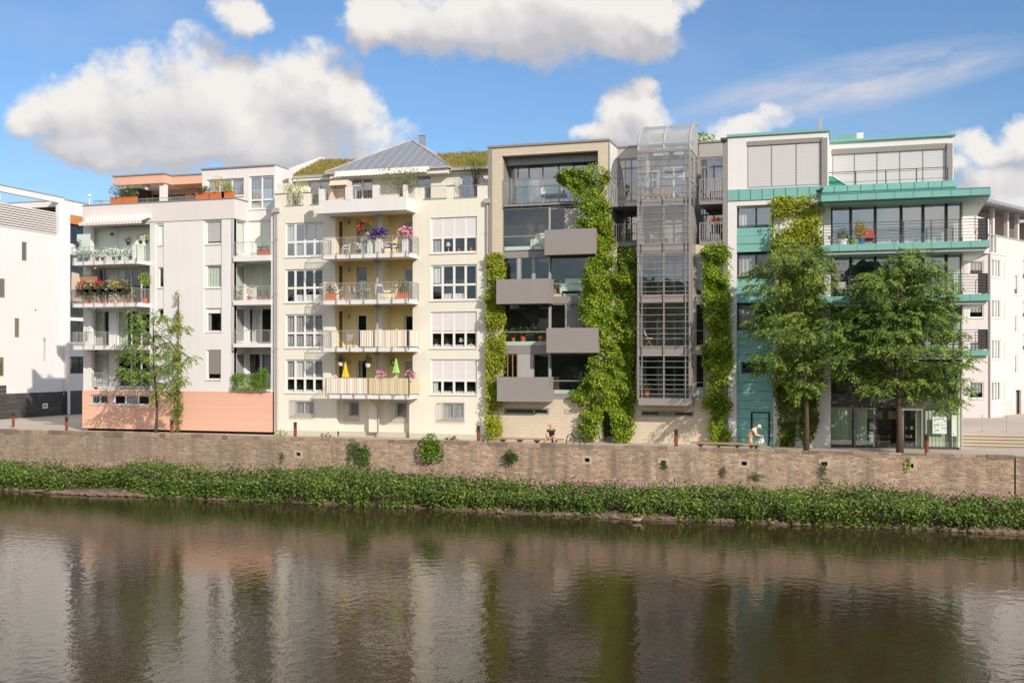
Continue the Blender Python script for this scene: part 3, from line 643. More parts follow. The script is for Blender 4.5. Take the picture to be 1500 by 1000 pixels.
    mb.box(PX(402.3),PX(417.5),.31,2.2,zt,PZ(410,269,.3))
    mb.build('terrace_partition','yellow_plaster',b)
    mb=MB()
    for p0,p1 in ((402.3,417.5),(444.5,454),(611,620),(654.5,664),(699,715)):
        zz={402.3:284.5,444.5:282.5,611:274,654.5:272.5,699:271}[p0]; zq=PZ((p0+p1)/2,zz); MB().box(PX(p0)-.04,PX(p1)+.04,-.04,.34,zq,zq+.05).build('parapet_coping','zinc',b)
    for p0,p1 in ((417.5,444.5),(454,466),(620,654.5),(664,699)): MB().box(PX(p0),PX(p1),-.03,.33,zt+.002,zt+.045).build('parapet_coping','zinc',b)
    mb=MB()
    for p0,p1 in ((419,444),(454.5,466),(620.5,654),(664.5,698.5)): rail_path(MB(),[(PX(p0)+.02,.12),(PX(p1)-.02,.12)],zt+.05,PZ((p0+p1)/2,272,0) if p0>500 else PZ((p0+p1)/2,283,0),step=.13).build('parapet_railing','steel',b)
    # set-back top storey
    YP=2.2; zf=zt-.3; ze=PZ(560,250,YP)
    pw=[R(452,264,482,298,YP),R(514,259,546,294,YP),R(610,256,631.5,294,YP),R(674,255,708,294,YP)]
    pw=[(r[0],r[1],zf+.05,r[3]) for r in pw]
    wall(b,'top_storey_wall','yellow_plaster',PX(432,YP),x1-.05,zf,ze,YP,pw,.15)
    for k,r in enumerate(pw): window(b,r,YP,cols=2 if k!=2 else 1,fw=.09,gm='sky_glass',sill=False,name='terrace_door')
    mb=MB(); mb.box(x0+.1,x1-.1,.31,YP,zf-.1,zf); mb.build('terrace_floor','concrete',b)
    # hip roof of standing seam zinc
    Ye=1.5; ea,ebx=PX(476,Ye),PX(657.5,Ye); zr=PZ(566,247.5,Ye); w=ebx-ea; ax,ay=(ea+ebx)/2,Ye+w/2; az=PZ(606,205.5,ay)
    c=[(ea,Ye,zr),(ebx,Ye,zr),(ebx,Ye+w,zr),(ea,Ye+w,zr)]
    mb=MB(); [mb.poly([c[i],c[(i+1)%4],(ax,ay,az)]) for i in range(4)]
    mb.poly(c[::-1]); rf=mb.build('hip_roof','zinc',b)
    mb=MB()
    for i in range(4):
        p,q=Vector(c[i]),Vector(c[(i+1)%4]); A=Vector((ax,ay,az)); mid=(p+q)/2
        for k in range(1,14):
            f=k/14; s=p+(q-p)*f; up=(A-mid); e=s+up*(1-abs(2*f-1)); mb.tube([s+Vector((0,0,.02)),e+Vector((0,0,.02))],.018,4)
        mb.tube([p+Vector((0,0,.03)),A+Vector((0,0,.03))],.04,5)
    mb.build('roof_seam','pale_grey_metal',rf)
    mb=MB(); mb.box(ea-.02,ebx+.02,Ye-.06,Ye+.1,zr-.14,zr-.01); mb.box(ebx-.1,ebx+.06,Ye+.1,Ye+w,zr-.14,zr-.01); mb.build('gutter','pale_grey_metal',rf)
    mb=MB(); mb.box(ea+.3,ebx-.1,Ye+.1,YP+.3,zr-.42,zr-.15); mb.build('eaves_soffit','white_paint',rf)
    x,y=PX(618.5,ay+.8),ay+.8; mb=MB(); mb.box(x-.17,x+.17,y-.17,y+.17,az-1.4,PZ(618.5,199.5,y)); mb.box(x-.2,x+.2,y-.2,y+.2,PZ(618.5,199.5,y),PZ(618.5,199.5,y)+.04); mb.build('chimney','zinc',rf)
    mb=MB(); xa,xb=PX(502,YP),PX(636,YP); z=PZ(569,248.5,1.3)
    mb.box(xa,xb,1.12,1.38,z-.15,z+.05); aw=mb.build('awning','white_paint',b)
    mb=MB(); n=60; vs=[]
    for i in range(n+1):
        x=xa+(xb-xa)*i/n; vs+=[(x,1.1,z-.12),(x,.95,z-.30-.06*(i%2))]
    mb.add(vs,[(2*i,2*i+2,2*i+3,2*i+1) for i in range(n)]); mb.build('awning_valance','wavy_awning_yellow',aw)
    mb=MB(); mb.box(PX(430,1.9),PX(484,1.9),1.85,2.15,PZ(457,264,1.9),PZ(457,257,1.9)); mb.build('blind_box','white_paint',b)
    # grassy lean-to roofs
    def green(pts,nm):
        mb=MB(); mb.prism(pts,(0,0,.12)); r=mb.build(nm,'moss',b)
        A=np.array(pts); n=2600; u,v=rs.rand(n),rs.rand(n)
        P=(A[0]*(1-u)[:,None]+A[1]*u[:,None])*(1-v)[:,None]+(A[3]*(1-u)[:,None]+A[2]*u[:,None])*v[:,None]; P[:,2]+=.10
        leaves('sedum','sedum',r,P,np.c_[rs.randn(n)*.6,rs.randn(n)*.6,np.ones(n)],rs.randn(n,3),.12+.12*rs.rand(n),.05)
    Y1,Y2=1.9,6.; green([(PX(430,Y1),Y1,PZ(430,258.5,Y1)),(PX(497,Y1),Y1,PZ(497,256,Y1)),(PX(520,Y2),Y2,PZ(520,237,Y2)),(PX(460,Y2),Y2,PZ(460,237,Y2))],'green_roof')
    green([(PX(652,Y1),Y1,PZ(652,246,Y1)),(x1-.05,Y1,PZ(712,244,Y1)),(x1-.05,Y2,PZ(700,226.5,Y2)),(PX(640,Y2),Y2,PZ(640,228.5,Y2))],'green_roof')
    MB().box(PX(430,Y1),PX(484,Y1),1.78,1.9,PZ(457,260.5,Y1),PZ(457,257,Y1)).build('gutter','pale_grey_metal',b); MB().box(PX(655,Y1),x1-.05,1.78,1.9,PZ(684,249,Y1),PZ(684,245,Y1)).build('gutter','pale_grey_metal',b)
    Yw=1.9; xw=PX(428,Yw); mb=MB(); mb.prism([(xw,Yw,zf),(xw,Yw,PZ(428,247,Yw)),(xw,6.2,PZ(459,231,6.2)),(xw,6.8,PZ(462,234,6.5)),(xw,6.8,zf)],(-.25,0,0)); mb.build('gable_wall','white_plaster',b)
    # plinth, pipes
    mb=MB(); mb.box(x0,PX(493)-.02,-.04,.15,0,zb); mb.box(PX(599.5)+.02,x1,-.04,.15,0,zb); mb.box(PX(493),PX(599.5),.30,.5,0,zb); mb.build('plinth','plinth',b)
    YQ=-.75; x=PX(547,YQ); mb=MB()
    for k in range(3):
        za=out[k+1][2]; zc2=PZ(547,spec[k][1],YB); mb.tube([(x,-.2,za),(x,-.2,zc2)],.055,8); mb.box(x-.13,x+.13,-.33,-.07,zc2-.16,zc2-.003)
    zc2=PZ(547,313,0); mb.tube([(x,-.2,out[0][2]),(x,-.2,za+9)],.055,8) if False else None
    mb.tube([(x,-.2,out[0][2]),(x,-.2,PZ(547,312,YB))],.055,8)
    z3=PZ(547,585,YB); mb.tube([(x,.0,.05),(x,0,z3-.55)],.06,8); mb.tube([(x,0,z3-.55),(x-.3,-.15,z3-.25),(x-.5,-.2,z3)],.05,8); mb.tube([(x,0,z3-.55),(x+.3,-.15,z3-.25),(x+.5,-.2,z3)],.05,8)
    mb.build('drain_pipe','pale_grey_metal',b)
    pipe(b,713.5,298,636,-.1,'pale_grey_metal'); pipe(b,405.5,311,630,-.1,'pale_grey_metal')
    body(b,x0,x1,.5,11,0,zf-.02,'yellow_plaster')
    return out,zf,(xa,xb)
HY,HYF,_=house_yellow()
# ================================================================== beige brick house with the glass tower
def house_brick():
    x0,x1=PX(715.3),PX(1065.5); ztop=PZ(800,212); xr=PX(890.5); YR=2.4
    b=thing('apartment_house','beige brick apartment house with grey balcony boxes, a glass tower and climbing creepers','apartment building',((x0+x1)/2,0,0))
    zbase=PZ(800,585)
    op=(PX(735.5),PX(876),zbase,PZ(805,224.5))
    slot=R(738,597,804,607); slot2=R(938.5,601,1016,610); dr=(PX(881),PX(902),.02,PZ(891,597))
    wall(b,'brick_front','beige_brick',PX(721),xr,0,ztop,0,[op,slot,(dr[0],xr,dr[2],dr[3])],.25,room=[slot,(op[0],op[1],op[2],PZ(805,300))])
    mb=MB(); mb.box(x0,PX(721)-.004,-.03,.25,0,ztop); mb.build('edge_profile','grey_metal',b)
    mb=MB(); mb.box(x0-.05,xr+.08,-.08,.4,ztop,ztop+.12); mb.box(xr-.05,xr+.08,.4,YR+.2,ztop,ztop+.12); mb.box(xr+.08,x1,YR-.1,YR+.3,PZ(985,212,YR)-.02,PZ(985,212,YR)+.08); mb.build('roof_edge','grey_metal',b)
    mb=MB(); mb.box(xr-.002,xr+.06,.02,.22,dr[3]+.1,ztop-.01); mb.build('edge_profile','grey_metal',b)
    mb=MB(); mb.box(xr+.01,xr+.05,.26,YR,PZ(897,600),ztop-.01); mb.build('side_wall','white_plaster',b)
    # ---- storeys of the framed front
    za=PZ(805,297); YW=1.3
    mb=MB(); mb.box(op[0],op[1],.12,YW,za-.25,za); mb.build('loggia_floor','dark_grey_metal',b)
    lw=[(PX(741,YW),PX(878,YW),za+.02,PZ(810,239.5,YW))]
    wall(b,'loggia_wall','grey_metal',op[0],op[1],za,op[3],YW,lw,.1)
    mb=MB(); mb.box(op[0]+.003,op[0]+.03,.26,YW,za,op[3]); mb.box(op[1]-.03,op[1]-.003,.26,YW,za,op[3]); mb.box(op[0]+.03,op[1]-.03,.26,YW,op[3]-.03,op[3]-.003); mb.build('loggia_lining','grey_metal',b)
    mb=MB(); z=PZ(805,231,.3)-.15
    mb.box(op[0]+.03,op[1]-.03,.75,.80,PZ(805,239,.6),op[3]-.03); f=mb.build('fascia_panel','pale_grey_metal',b)
    mb=MB(); [mb.box(op[0]+(op[1]-op[0])*k/6-.012,op[0]+(op[1]-op[0])*k/6+.012,.735,.752,PZ(805,239,.6),op[3]-.03) for k in range(1,6)]; mb.build('panel_joint','grey_metal',f)
    window(b,lw[0],YW,cols=(.06,.13,.25,.40,.57,.73,.89),fw=.07,fm='grey_metal',gm='sky_glass',inner=[(.02,.06,.02,.98,'curtain_grey'),(.26,.40,.02,.98,'curtain_grey'),(.74,.88,.02,.98,'curtain_grey')],sill=False,set=0.02)
    zr=PZ(805,261); mb=MB(); mb.tube([(op[0],.05,zr),(op[1],.05,zr)],.022,6)
    for k in range(6): x=op[0]+.05+(op[1]-op[0]-.1)*k/5; mb.box(x-.015,x+.015,.03,.07,za-.2,zr)
    mb.box(op[0],op[1],.02,.08,za-.12,za+.0); r=mb.build('railing','grey_metal',b)
    mb=MB(); mb.fq(op[0]+.03,op[1]-.03,za+.05,zr-.03,.055); mb.build('glass_panel','clear_glass',r)
    YF=.10
    rows=[ # spandrel below (y0,y1), window row y0..y1, cells, box
        ((294,304.5),(304.5,367)),((367,376.5),(376.5,435)),((435,445),(445,507)),((507,518),(518,578))]
    mb=MB()
    for (s0,s1),_ in rows: mb.box(op[0],op[1],YF-.02,.25,PZ(805,s1,YF),PZ(805,s0,YF) if s0>300 else za-.26)
    mb.box(op[0],op[1],YF-.02,.25,zbase,PZ(805,578,YF)); 
    sp=mb.build('spandrel','grey_metal',b)
    big=lambda p0,p1,y0,y1,**k: window(b,R(p0,y0,p1,y1,YF),YF,rows=(.34,),fw=.06,fm='grey_metal',gm='clear_glass',set=.02,sill=False,**k)
    def cells(y0,y1,lst):
        for p0,p1,kind in lst:
            r=R(p0,y0,p1,y1,YF)
            if kind=='panel':
                q=MB(); q.box(r[0],r[1],YF,YF+.14,r[2],r[3]); q.build('wall_panel','pale_grey_metal',b)
            elif kind=='wood': window(b,r,YF,cols=3,fw=.05,fm='door_wood',set=.02,sill=False,gm='clear_glass')
            elif kind=='curtain': window(b,r,YF,fw=.05,fm='grey_metal',set=.02,sill=False,inner=[(.02,.98,.02,.98,'curtain_grey')])
            else: window(b,r,YF,fw=.06,fm='grey_metal',set=.02,sill=False,gm='clear_glass')
    big(736,805,304.5,367); cells(305,367,[(805,828,'w'),(828,852,'panel'),(852,876,'w')])
    cells(376.5,435,[(736,758,'w'),(758,762,'panel'),(762,780,'w'),(780,783,'panel'),(783,805,'w')]); big(806,876,376.5,435)
    big(736,804,445,507); cells(445,507,[(806,829,'w'),(829,854,'curtain'),(854,876,'w')])
    cells(518,578,[(736,758,'wood'),(758,781,'panel'),(781,804,'w')]); big(806,876,518,578)
    # pale green room sills behind the big panes
    for p0,p1,y0,y1 in ((740,803,361,366),(808,874,430,434.5),(740,803,500,506),(812,874,571,577)):
        r=R(p0,y0,p1,y1,.5); q=MB(); q.box(r[0],r[1],.35,.75,r[2],r[3]); q.build('inner_sill','pale_green_blind',b)
    mb=MB(); mb.box(PX(804,.05),PX(806,.05),.02,.2,zbase,za-.26); mb.build('mullion_post','pale_grey_metal',b)
    # balcony boxes
    for p0,p1,y0,y1 in ((797.5,872,335.5,372.5),(727,804,408.5,444.7),(800.5,876,480,516.5),(728,803.5,552,588)):
        Yb=-1.0; r=R(p0,y0,p1,y1,Yb); q=MB(); z0,z1=r[2],r[3]
        q.box(r[0],r[1],Yb,Yb+.06,z0,z1); q.box(r[0],r[0]+.06,Yb+.06,YF-.03,z0,z1); q.box(r[1]-.06,r[1],Yb+.06,YF-.03,z0,z1); q.box(r[0]+.06,r[1]-.06,Yb+.06,YF-.03,z0+.02,z0+.2)
        q.build('balcony_box','grey_metal',b)
    window(b,slot,0,cols=(.67,),fw=.10,fm='grey_metal',gm='sky_glass',sill=False,set=.02); window(b,slot2,0,cols=(.36,.63),fw=.09,fm='grey_metal',gm='sky_glass',sill=False,set=.02,inner=[(.38,.61,.1,.9,'curtain_white')])
    r=R(827,599,838,606,-.01); mb=MB(); mb.box(r[0],r[1],-.03,-.003,r[2],r[3]); mb.build('vent_cover','concrete',b)
    mb=MB(); mb.box(dr[0],dr[0]+.08,.05,.15,0,dr[3]); mb.box(dr[0]+.08,PX(904),.05,.15,dr[3]-.08,dr[3]); mb.box(PX(902.5),PX(904),.05,.15,0,dr[3]-.08); mb.box(dr[0]+.08,PX(902.5),.05,.15,0,.1); d=mb.build('entrance_door','grey_metal',b)
    mb=MB(); mb.fq(dr[0]+.08,PX(902.5),.1,dr[3]-.08,.1); mb.build('pane','clear_glass',d)
    mb=MB(); mb.box(dr[0],PX(905),1.0,1.05,0,dr[3]); mb.build('interior','room',b)
    # ---- lower right part: brick base, window strip, brick flank
    zlow=PZ(1040,357.5); zb2=PZ(980,596)
    wcol=[R(1019,377,1031.5,432),R(1019,445.5,1031.5,506),R(1019,519,1031.5,583)]
    wall(b,'brick_front','beige_brick',xr,x1-.25,0,zlow,0,[(xr,PX(904),dr[2],dr[3]),slot2,(PX(904),PX(931),PZ(917,590),zlow),(PX(935),PX(1015),PZ(975,590),zlow)]+wcol,.2,room=[slot2]+wcol)
    for k,r in enumerate(wcol): window(b,r,0,fw=.05,rows=(.36,),fm='grey_metal',set=.0,sill=False,inner=[(.1,.9,.02,.25,'pale_green_blind')] if k==2 else None)
    mb=MB(); mb.box(PX(1031.8),PX(1033),-.02,.1,PZ(1032,585),zlow); mb.box(PX(1017.5),PX(1018.8),-.02,.1,PZ(1032,585),zlow); mb.build('window_column_frame','grey_metal',b)
    mb=MB(); mb.box(PX(904)+.01,PX(931)-.01,.3,.4,PZ(917,590),zlow); mb.build('stair_wall','dark_grey_metal',b)
    mb=MB(); mb.box(x1-.25,x1,-.05,.25,0,PZ(1062,207)); mb.build('corner_profile','grey_metal',b)
    mb=MB(); mb.box(x1-.35,x1+.02,-.25,.1,PZ(1062,207),PZ(1062,203)); mb.build('rain_hopper','dark_grey_metal',b)
    # ---- upper bays left and right of the tower
    ya=PZ(985,212,YR)-.02
    bays=[(904,934,[(906,929.5)],298,(345,357.5),328,(233,295),(307,354)),(1024,1060,[(1025,1058.5)],295,(342,355),326,(231,292),(304,352))]
    hs=[]
    for p0,p1,_,fl,_,_,w1,w2 in bays:
        hs+=[R(p0+1,w1[0],p1+ (3 if p0<950 else 2),w1[1],YR),R(p0+1,w2[0],p1+(3 if p0<950 else 2),w2[1],YR)]
    td=[R(946,250,966,298,YR),R(971,244,1003,298,YR),R(946,317,966,366,YR),R(971,313,1003,366,YR),R(944,378,966,436,YR),R(972,376,1004,436,YR),R(944,446,966,508,YR),R(972,446,1004,508,YR),R(944,522,966,578,YR),R(972,522,1004,578,YR)]
    wall(b,'set_back_wall','grey_metal',xr+.06,x1-.02,zlow-.3,ya,YR,[h for h in hs+td if h[2]>zlow-.3],.12)
    wall(b,'tower_back_wall','pale_grey_metal',PX(932,YR),PX(1016,YR),PZ(975,590,0),zlow-.31,YR,td[4:],.12)
    for k,h in enumerate(hs): window(b,h,YR,cols=(.62,) if k<2 else (.56,),rows=(.78,),fw=.08,fm='grey_metal',gm='sky_glass',sill=False,set=.0)
    for k,h in enumerate(td): window(b,h,YR,cols=2 if k%2 else 1,rows=(.72,),fw=.11,fm='white_roof_edge',gm='sky_glass' if k<4 or k in (6,7) else 'glass',sill=False,set=.0,name='french_window')
    for p0,p1 in ((904,934),(1024,1060)):
        MB().box(PX(p0,YR),PX(p1,YR)+.1,YR-.03,YR-.003,PZ((p0+p1)/2,232 if p0<950 else 230,YR),ya).build('fascia_panel','pale_grey_metal',b)
    for p0,p1,_,fl,s2,rt,_,_ in bays:
        xa,xb=PX(p0+.5),PX(p1-.7)
        if p0<950: xa=xr+.07
        for z0,z1,ra in ((PZ((p0+p1)/2,fl+4),PZ((p0+p1)/2,fl-1),PZ((p0+p1)/2,fl-33)),(PZ((p0+p1)/2,s2[1]+3),PZ((p0+p1)/2,s2[1]-2),PZ((p0+p1)/2,rt))):
            q=MB(); q.box(xa,xb,-.02,YR-.01,z0,z1); s=q.build('balcony','grey_metal',b)
            q=rail_path(MB(),[(xa+.02,.04),(xb-.02,.04)],z1,ra,step=.13,t=.016,post=6); q.build('railing','pale_grey_metal',s)
    # ---- the glass tower
    YT=-1.1; ta,tb=PX(934,YT),PX(1011,YT); zt0=PZ(972,583,YT); zt1=PZ(972,223,YT); zv=PZ(975,184.5,1.6); Yb=YR-.01
    fl=[(290,300),(356,370),(431,443),(507,521)]
    mb=MB()
    for p,w in ((934.8,.10),(940.5,.05),(972.5,.07),(1004.3,.05),(1010.3,.10)): x=PX(p,YT); mb.box(x-w/2,x+w/2,YT-.03,YT+.05,zt0,zt1)
    mb.box(ta,tb,YT-.05,YT+.08,zt1,zt1+.16); mb.box(ta,tb,YT-.04,YT+.05,zt0-.08,zt0)
    tw=mb.build('glass_tower','grey_metal',b)
    mb=MB()
    ys=[233,242.5,252,261.5,272,283,293.5,302,312,322.5,333,341.5,350,356.5,365,374,384,394,403,412,420,427,432.5,441,451,461,471,481,489,496,507,521,529,538,549,556,563,570,577]
    for y in ys: z=PZ(972,y,YT); mb.tube([(ta+.04,YT-.07,z),(tb-.04,YT-.07,z)],.014,5)
    mb.build('glazing_bar','steel',tw)
    for k in range(4):
        za2,zc2=(zt1 if k==0 else PZ(972,fl[k-1][1],YT)),PZ(972,fl[k][0],YT)
        q=MB(); q.fq(ta+.05,tb-.05,zc2,za2,YT+.0); q.build('pane','tower_glass',tw)
    q=MB(); q.fq(ta+.05,tb-.05,zt0,PZ(972,fl[3][1],YT),YT); q.build('pane','clear_glass',tw)
    for s0,s1 in fl:
        q=MB(); q.box(ta+.06,tb-.06,YT+.06,Yb,PZ(972,s1,YT),PZ(972,s0,YT)); q.build('tower_floor','grey_metal',tw)
    q=MB(); q.box(ta+.06,tb+.1,YT-.06,-.003,PZ(975,593.5,YT),PZ(972,582.5,YT)-.09); q.build('tower_sill','grey_metal',tw)
    q=MB(); q.box(ta+.06,tb-.06,YT+.06,-.003,zt0-.02,zt0+.08); q.build('tower_floor','dark_grey_metal',tw)
    # vault: quarter barrel from the front transom up to the roof
    n=14; cy=2.2; ry=cy-YT; rz=zv-(zt1+.16); zc=zt1+.16
    arc=[(cy-ry*math.cos(math.pi/2*i/n),zc+rz*math.sin(math.pi/2*i/n)) for i in range(n+1)]
    q=MB(); 
    for i in range(n): q.quad((ta+.05,arc[i][0],arc[i][1]),(tb-.05,arc[i][0],arc[i][1]),(tb-.05,arc[i+1][0],arc[i+1][1]),(ta+.05,arc[i+1][0],arc[i+1][1]))
    q.build('vault_pane','milk_glass',tw)
    q=MB()
    for x in (ta+.03,PX(972,YT),tb-.03): q.tube([(x,y,z) for y,z in arc],.055,6)
    q.box(ta,tb,cy-.06,cy+.06,zv-.02,zv+.08); q.build('vault_rib','pale_grey_metal',tw)
    for x,mm in ((tb-.02,'milk_glass'),(ta+.02,'milk_glass')):
        q=MB(); q.poly([(x,y,z) for y,z in arc]+[(x,cy,zc)]); q.build('vault_side_pane',mm,tw)
    q=MB()
    for k in (.34,.62,.84):
        y=YT+ry*k; z=zc+rz*math.sqrt(max(0,1-((cy-y)/ry)**2)); q.box(tb-.03,tb+.02,y-.03,y+.03,zc,z)
    q.box(tb-.04,tb+.03,YT,cy,zc-.08,zc+.04); q.build('vault_rib','pale_grey_metal',tw)
    q=MB(); q.box(ta+.1,tb-.1,cy-.05,cy,ya+.2,zv-.3); q.build('vault_back_wall','white_plaster',tw)
    for f0,f1 in ((.1,.42),(.5,.72),(.78,.97)):
        q=MB(); q.fq(ta+(tb-ta)*f0,ta+(tb-ta)*f1,zc+.25,zc+.72,cy-.06); q.build('roof_light','frosted',tw)
    zs1=PZ(1011,300,YT)
    [MB().quad((x,YT+.1,zs1),(x,Yb,zs1),(x,Yb,zc-.1),(x,YT+.1,zc-.1)).build('side_pane','tower_glass',tw) for x in (ta,tb)]
    q=MB()
    for x in (ta,tb):
        for y in (YT+.02,.5,Yb-.1): q.box(x-.03,x+.03,y-.04,y+.04,zs1,zc-.08)
        q.box(x-.03,x+.03,YT+.06,Yb,PZ(1011,262,YT)-.04,PZ(1011,262,YT)+.04)
    q.build('side_frame','pale_grey_metal',tw)
    q=MB(); q.box(tb-.02,tb+.04,YT+.06,YR-.02,zlow,zs1-.005); q.box(tb-.02,tb+.04,YT+.06,-.003,zt0-.1,zlow); q.box(ta-.04,ta+.02,YT+.06,YR-.02,zlow,zs1-.005); q.box(ta-.04,ta+.02,YT+.06,-.003,zt0-.1,zlow); q.build('side_panel','grey_metal',tw)
    q=MB(); q.box(PX(944.5,YR-.5),PX(949.5,YR-.5),YR-.55,YR-.02,PZ(947,298,YR),PZ(947,237,YR)); q.build('tower_pillar','yellow_plaster',tw)
    body(b,x0,x1,YR+.1,12,0,ya-.02,'grey_metal')
    return dict(za=za,ta=ta,tb=tb,fl=fl,YT=YT,zt0=zt0)
HB=house_brick()

# ================================================================== white house clad in green copper
def house_copper():
    x0,x1=PX(1066),PX(1407); b=thing('apartment_house','white and glass apartment house with green copper bands and wide balconies','apartment building',((x0+x1)/2,0,0))
    zt=PZ(1140,197); zc0,zc1=PZ(1130,292),PZ(1130,275.5); xw=PX(1217)
    # penthouse block on the left
    bl=R(1094.5,211,1203,273.5)
    wall(b,'penthouse_front','white_plaster',x0,PX(1213.5),zc1,zt,0,[bl],.2)
    w=window(b,bl,0,cols=3,fw=.05,mull=.05,fm='grey_metal',set=.02,blind=.995,bm='venetian_blind',sill=False)
    mb=MB(); mb.box(bl[0],bl[1]+.1,-.04,.0,bl[3],bl[3]+.25); mb.box(bl[1]+.02,bl[1]+.32,-.10,-.002,bl[2]-.2,bl[3]+.2); mb.build('blind_box','grey_metal',b)
    YS=2.7; xe=PX(1397,YS); zs=PZ(1310,204,YS)
    mb=MB(); mb.box(PX(1213.5)-.04,PX(1213.5),.2,YS,zc1,zt); mb.build('penthouse_side_wall','white_plaster',b)
    br=R(1219,221,1386,268,YS); br=(br[0],br[1],zc1-.3,br[3])
    wall(b,'penthouse_front','white_plaster',PX(1213.5)-.04,xe,zc1-.4,zs,YS,[br],.2)
    window(b,br,YS,cols=5,fw=.05,mull=.05,fm='grey_metal',set=.02,blind=.995,bm='venetian_blind',sill=False)
    mb=MB(); mb.box(br[0],br[1]+.1,YS-.06,YS-.002,br[3]-.05,br[3]+.25); mb.box(PX(1387,YS),PX(1395,YS),YS-.15,YS-.07,zc1-.4,PZ(1390,211,YS)); mb.build('blind_box','grey_metal',b)
    mb=MB(); mb.box(x0-.05,PX(1213.5)+.06,-.10,.3,zt,zt+.14); mb.box(PX(1213.5)-.1,PX(1213.5)+.06,.3,YS,zt,zt+.14); mb.box(PX(1213.5)-.1,xe+.1,YS-.15,YS+.3,zs,zs+.12); mb.box(x0+.3,PX(1213.5)-.3,.3,10,zt-.3,zt-.05); mb.build('copper_edge','copper',b)
    mb=MB(); q=R(1222,196.5,1253,206,5); mb.box(q[0],q[1],5,8,q[2]-.3,q[3]); mb.build('roof_hatch','copper',b)
    mb=MB(); q=R(1255,194.5,1265,204,5.); mb.box(q[0],q[1],5.,5.6,q[2]-.2,q[3]); mb.build('roof_vent','white_paint',b)
    mb=MB(); x=PX(1202,3); mb.box(x-.09,x+.09,2.95,3.05,zt+.2,PZ(1202,174.5,3)); mb.tube([(x-.05,3,zt-.1),(x-.05,3,zt+.4)],.05,6); mb.build('roof_antenna','pale_grey_metal',b)
    # copper bands
    def band(nm,xa,xb,y0,y1,z0,z1,step,par=b,m='copper'):
        q=MB(); q.box(xa,xb,y0,y1,z0,z1); o=q.build(nm,m,par); q=MB(); n=int(round((xb-xa)/step))
        for k in range(1,n): x=xa+(xb-xa)*k/n; q.box(x-.012,x+.012,y0-.02,y0-.002,z0+.02,z1-.02)
        if step<9: q.build('copper_seam_and_shadow','copper_seam_and_shadow',o)
        return o
    band('copper_band',x0,PX(1203.5),-.06,.20,zc0,zc1,.66)
    band('copper_band',PX(1203.5,-.3),PX(1400.5,-.3),-.3,.2,PZ(1300,281,-.3),PZ(1300,268.5,-.3),.68); q=MB(); q.box(PX(1203.5,-.3),PX(1400.5,-.3),-.34,-.302,PZ(1300,279,-.3),PZ(1300,277.6,-.3)); q.build('copper_seam_and_shadow','copper_seam_and_shadow',b)  # dark strip at the parapet foot stands in for a shadow gap
    mb=MB(); xa,xb=PX(1203,-1.3),PX(1451,-1.3); z0,z1=PZ(1325,290,-1.3),PZ(1325,279.5,-1.3)
    mb.prism([(xa,-1.3,z1-.38),(xa,-1.3,z1),(xa,5,z1+.12),(xa,5,z0-.3),(xa,-.9,z0-.05)],(xb-xa,0,0)); cc=mb.build('copper_canopy','copper',b); q=MB(); [q.box(xa+(xb-xa)*i/9-.01,xa+(xb-xa)*i/9+.01,-1.308,-1.301,z1-.36,z1-.02) for i in range(1,9)]; q.box(xa,xb,-1.315,-1.301,z1-.035,z1); q.build('copper_seam_and_shadow','copper_seam_and_shadow',cc)
    mb=MB(); mb.quad((xa+.05,-.85,z0-.06),(xb-.05,-.85,z0-.06),(xb-.05,4.9,z0-.31),(xa+.05,4.9,z0-.31)); mb.build('canopy_soffit','white_plaster',b)
    # penthouse balcony rail
    def hrail(xa,xb,Y,z0,z1,n,par=b,side=False):
        q=MB(); q.box(xa,xb,Y-.02,Y+.02,z1-.03,z1)
        for k in range(n+1): x=xa+(xb-xa)*k/n; q.box(x-.025,x+.025,Y-.02,Y+.02,z0,z1-.03)
        for k in range(1,7): z=z0+(z1-z0)*k/7.; q.tube([(xa,Y,z),(xb,Y,z)],.014,4)
        if side:
            q.box(xb-.03,xb,Y+.02,4.6,z1-.03,z1)
            for k in range(1,7): z=z0+(z1-z0)*k/7.; q.tube([(xb,Y,z),(xb,4.6,z)],.010,4)
            for y in (1.5,3,4.5): q.box(xb-.03,xb,y-.02,y+.02,z0,z1-.03)
            q.box(xb-.45,xb-.03,Y+.02,Y+.03,z0+.06,z1-.03); q.box(xb-.03,xb-.02,Y+.02,1.4,z0+.06,z1-.03)
        return q.build('railing','dark_grey_metal',par)
    q=MB(); xa,xb=PX(1210,.3),PX(1388,.3); za=PZ(1300,267,.3); zr=PZ(1300,248.5,.3); q.box(xa,xb,.28,.32,zr-.04,zr)
    q.tube([(xa,.3,za+.1),(xb,.3,za+.1)],.012,4); q.tube([(xa,.3,zr-.12),(xb,.3,zr-.12)],.012,4)
    for k in range(5): x=xa+(xb-xa)*k/4; q.box(x-.03,x+.03,.28,.32,za-.2,zr-.04)
    q.build('railing','dark_grey_metal',b)
    # left bay: white pier, windows and copper panels
    pe=[(300.5,333.5),(371,408),(444,483.5)]; cpn=[(333.5,369),(408,443.5),(483.5,531),(546.5,655)]
    xa,xb=PX(1079),PX(1133)
    bay=(xa,xb,0,PZ(1106,300.5))
    hs=[bay]; wall(b,'white_wall','white_plaster',x0,xw,0,zc0,0,hs,.25,room=False)
